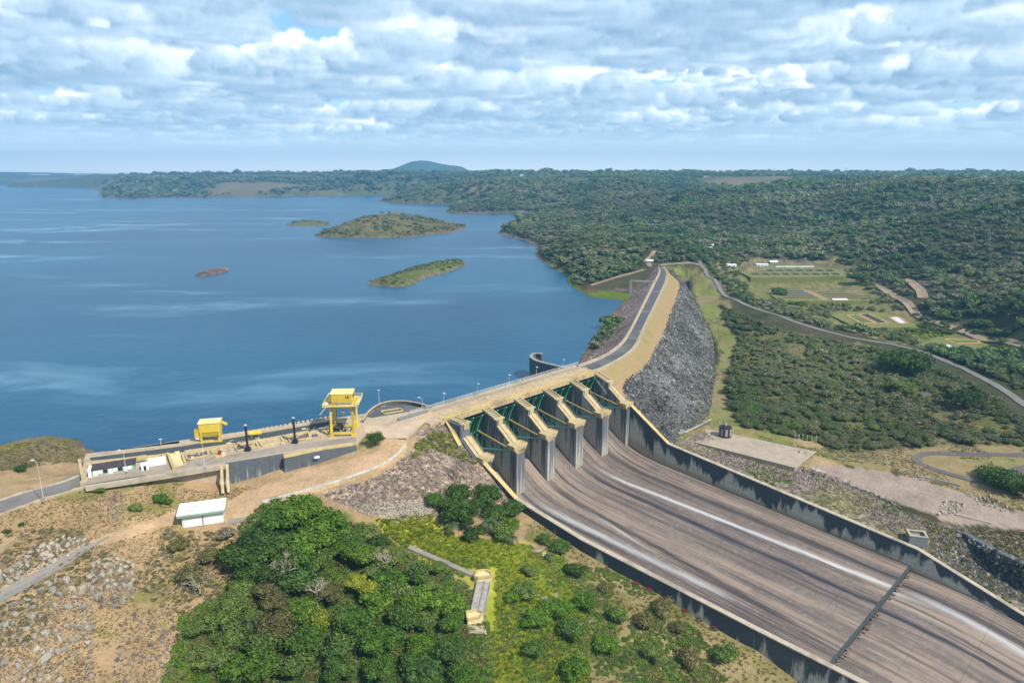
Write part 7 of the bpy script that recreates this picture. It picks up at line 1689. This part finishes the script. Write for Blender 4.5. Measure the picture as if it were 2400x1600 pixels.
for u, vt, lab in ((1960, 393, 'faint lattice transmission tower on the right horizon, left of two'), (2151, 394, 'faint lattice transmission tower on the right horizon, right of two'), (1796, 395, 'very faint transmission tower left of the other two on the horizon')):
    y = 3000.0; x = (u - 1200) / FPX * y; z0 = float(H(np.array([x]), np.array([y]))[0]); h_ = zat(x, y, vt) - z0
    e = empty('transmission_tower', (x, y, z0), 0, lab, 'tower'); mb = MB()
    for sx in (-1, 1):
        for sy in (-1, 1): mb.beam((sx * 4, sy * 4, 0), (sx * .8, sy * .8, h_), .5, .5)
    for k in range(6):
        t = k / 6; w1 = 4 - 3.2 * t; w2 = 4 - 3.2 * (t + 1 / 6); mb.beam((-w1, -w1, h_ * t), (w2, -w2, h_ * (t + 1 / 6)), .3, .3); mb.beam((w1, -w1, h_ * t), (-w2, -w2, h_ * (t + 1 / 6)), .3, .3)
    mb.build('mast', MAT['lamp_metal'], e, local=True)
    cr_ = MB()
    for t in (.72, .84, .96): cr_.beam((-7, 0, h_ * t), (7, 0, h_ * t), .5, .5)
    cr_.build('cross_arm', MAT['lamp_metal'], e, local=True)
relabel()
# mountain and distant low hills
def ridge(name, prof, Y, depth, mat, base=60, seed=1, amp=.03, n=160, m=24):
    us = np.linspace(prof[0][0], prof[-1][0], n); vs = np.interp(us, [p[0] for p in prof], [p[1] for p in prof]); k = np.array([.25, .5, .25])
    for _ in range(4): vs[1:-1] = np.convolve(vs, k, 'valid')
    t = np.linspace(-1, 1, m); V = []
    for j in range(m):
        x = (us - 1200) / FPX * Y * 1.03; hz_ = np.array([zat(a, Y, b) for a, b in zip(x, vs)]); y = np.full(n, Y + t[j] * depth)
        w_ = (1 - abs(t[j])) ** .8; nz = 1 + fbm(x, y, 500, 4, seed) * .25 * (abs(t[j]) > .02)
        z = base + (hz_ - base) * w_ * np.minimum(nz, 1.0 / max(w_, .01)); V.append(np.c_[x, y, z])
    V = np.concatenate(V); F = np.array([(j * n + i, j * n + i + 1, (j + 1) * n + i + 1, (j + 1) * n + i) for j in range(m - 1) for i in range(n - 1)])
    o = bpy.data.objects.new(name, npmesh(name, V, F, MAT[mat])); COL.objects.link(o); return tag(o, kind='structure')
ridge('mountain', [(880, 410), (905, 406), (930, 399), (955, 388), (980, 379), (1000, 376), (1020, 378), (1045, 382.5), (1070, 386), (1088, 389), (1102, 397), (1115, 404), (1150, 409)], 8000, 900, 'hill_far', seed=5)
ridge('distant_hills', [(-400, 408), (-100, 405), (20, 403), (45, 401), (80, 404.5), (120, 403), (160, 407), (260, 408)], 7900, 800, 'hill_far', seed=6)

# ------------------------------------------------------------------ haze: one closed box of pale even air
hm = bpy.data.materials.new('haze'); hm.use_nodes = True; nt = hm.node_tree; nt.nodes.clear()
pv = nt.nodes.new('ShaderNodeVolumePrincipled'); pv.inputs['Color'].default_value = (0.22, 0.54, 0.87, 1); pv.inputs['Density'].default_value = 0.00012; pv.inputs['Anisotropy'].default_value = 0.1
nt.links.new(pv.outputs[0], nt.nodes.new('ShaderNodeOutputMaterial').inputs['Volume'])
MAT['haze'] = hm
tag(MB().box((0, 0, 90), (18200, 18200, 440)).build('haze', hm), kind='stuff')
hm.cycles.homogeneous_volume = True
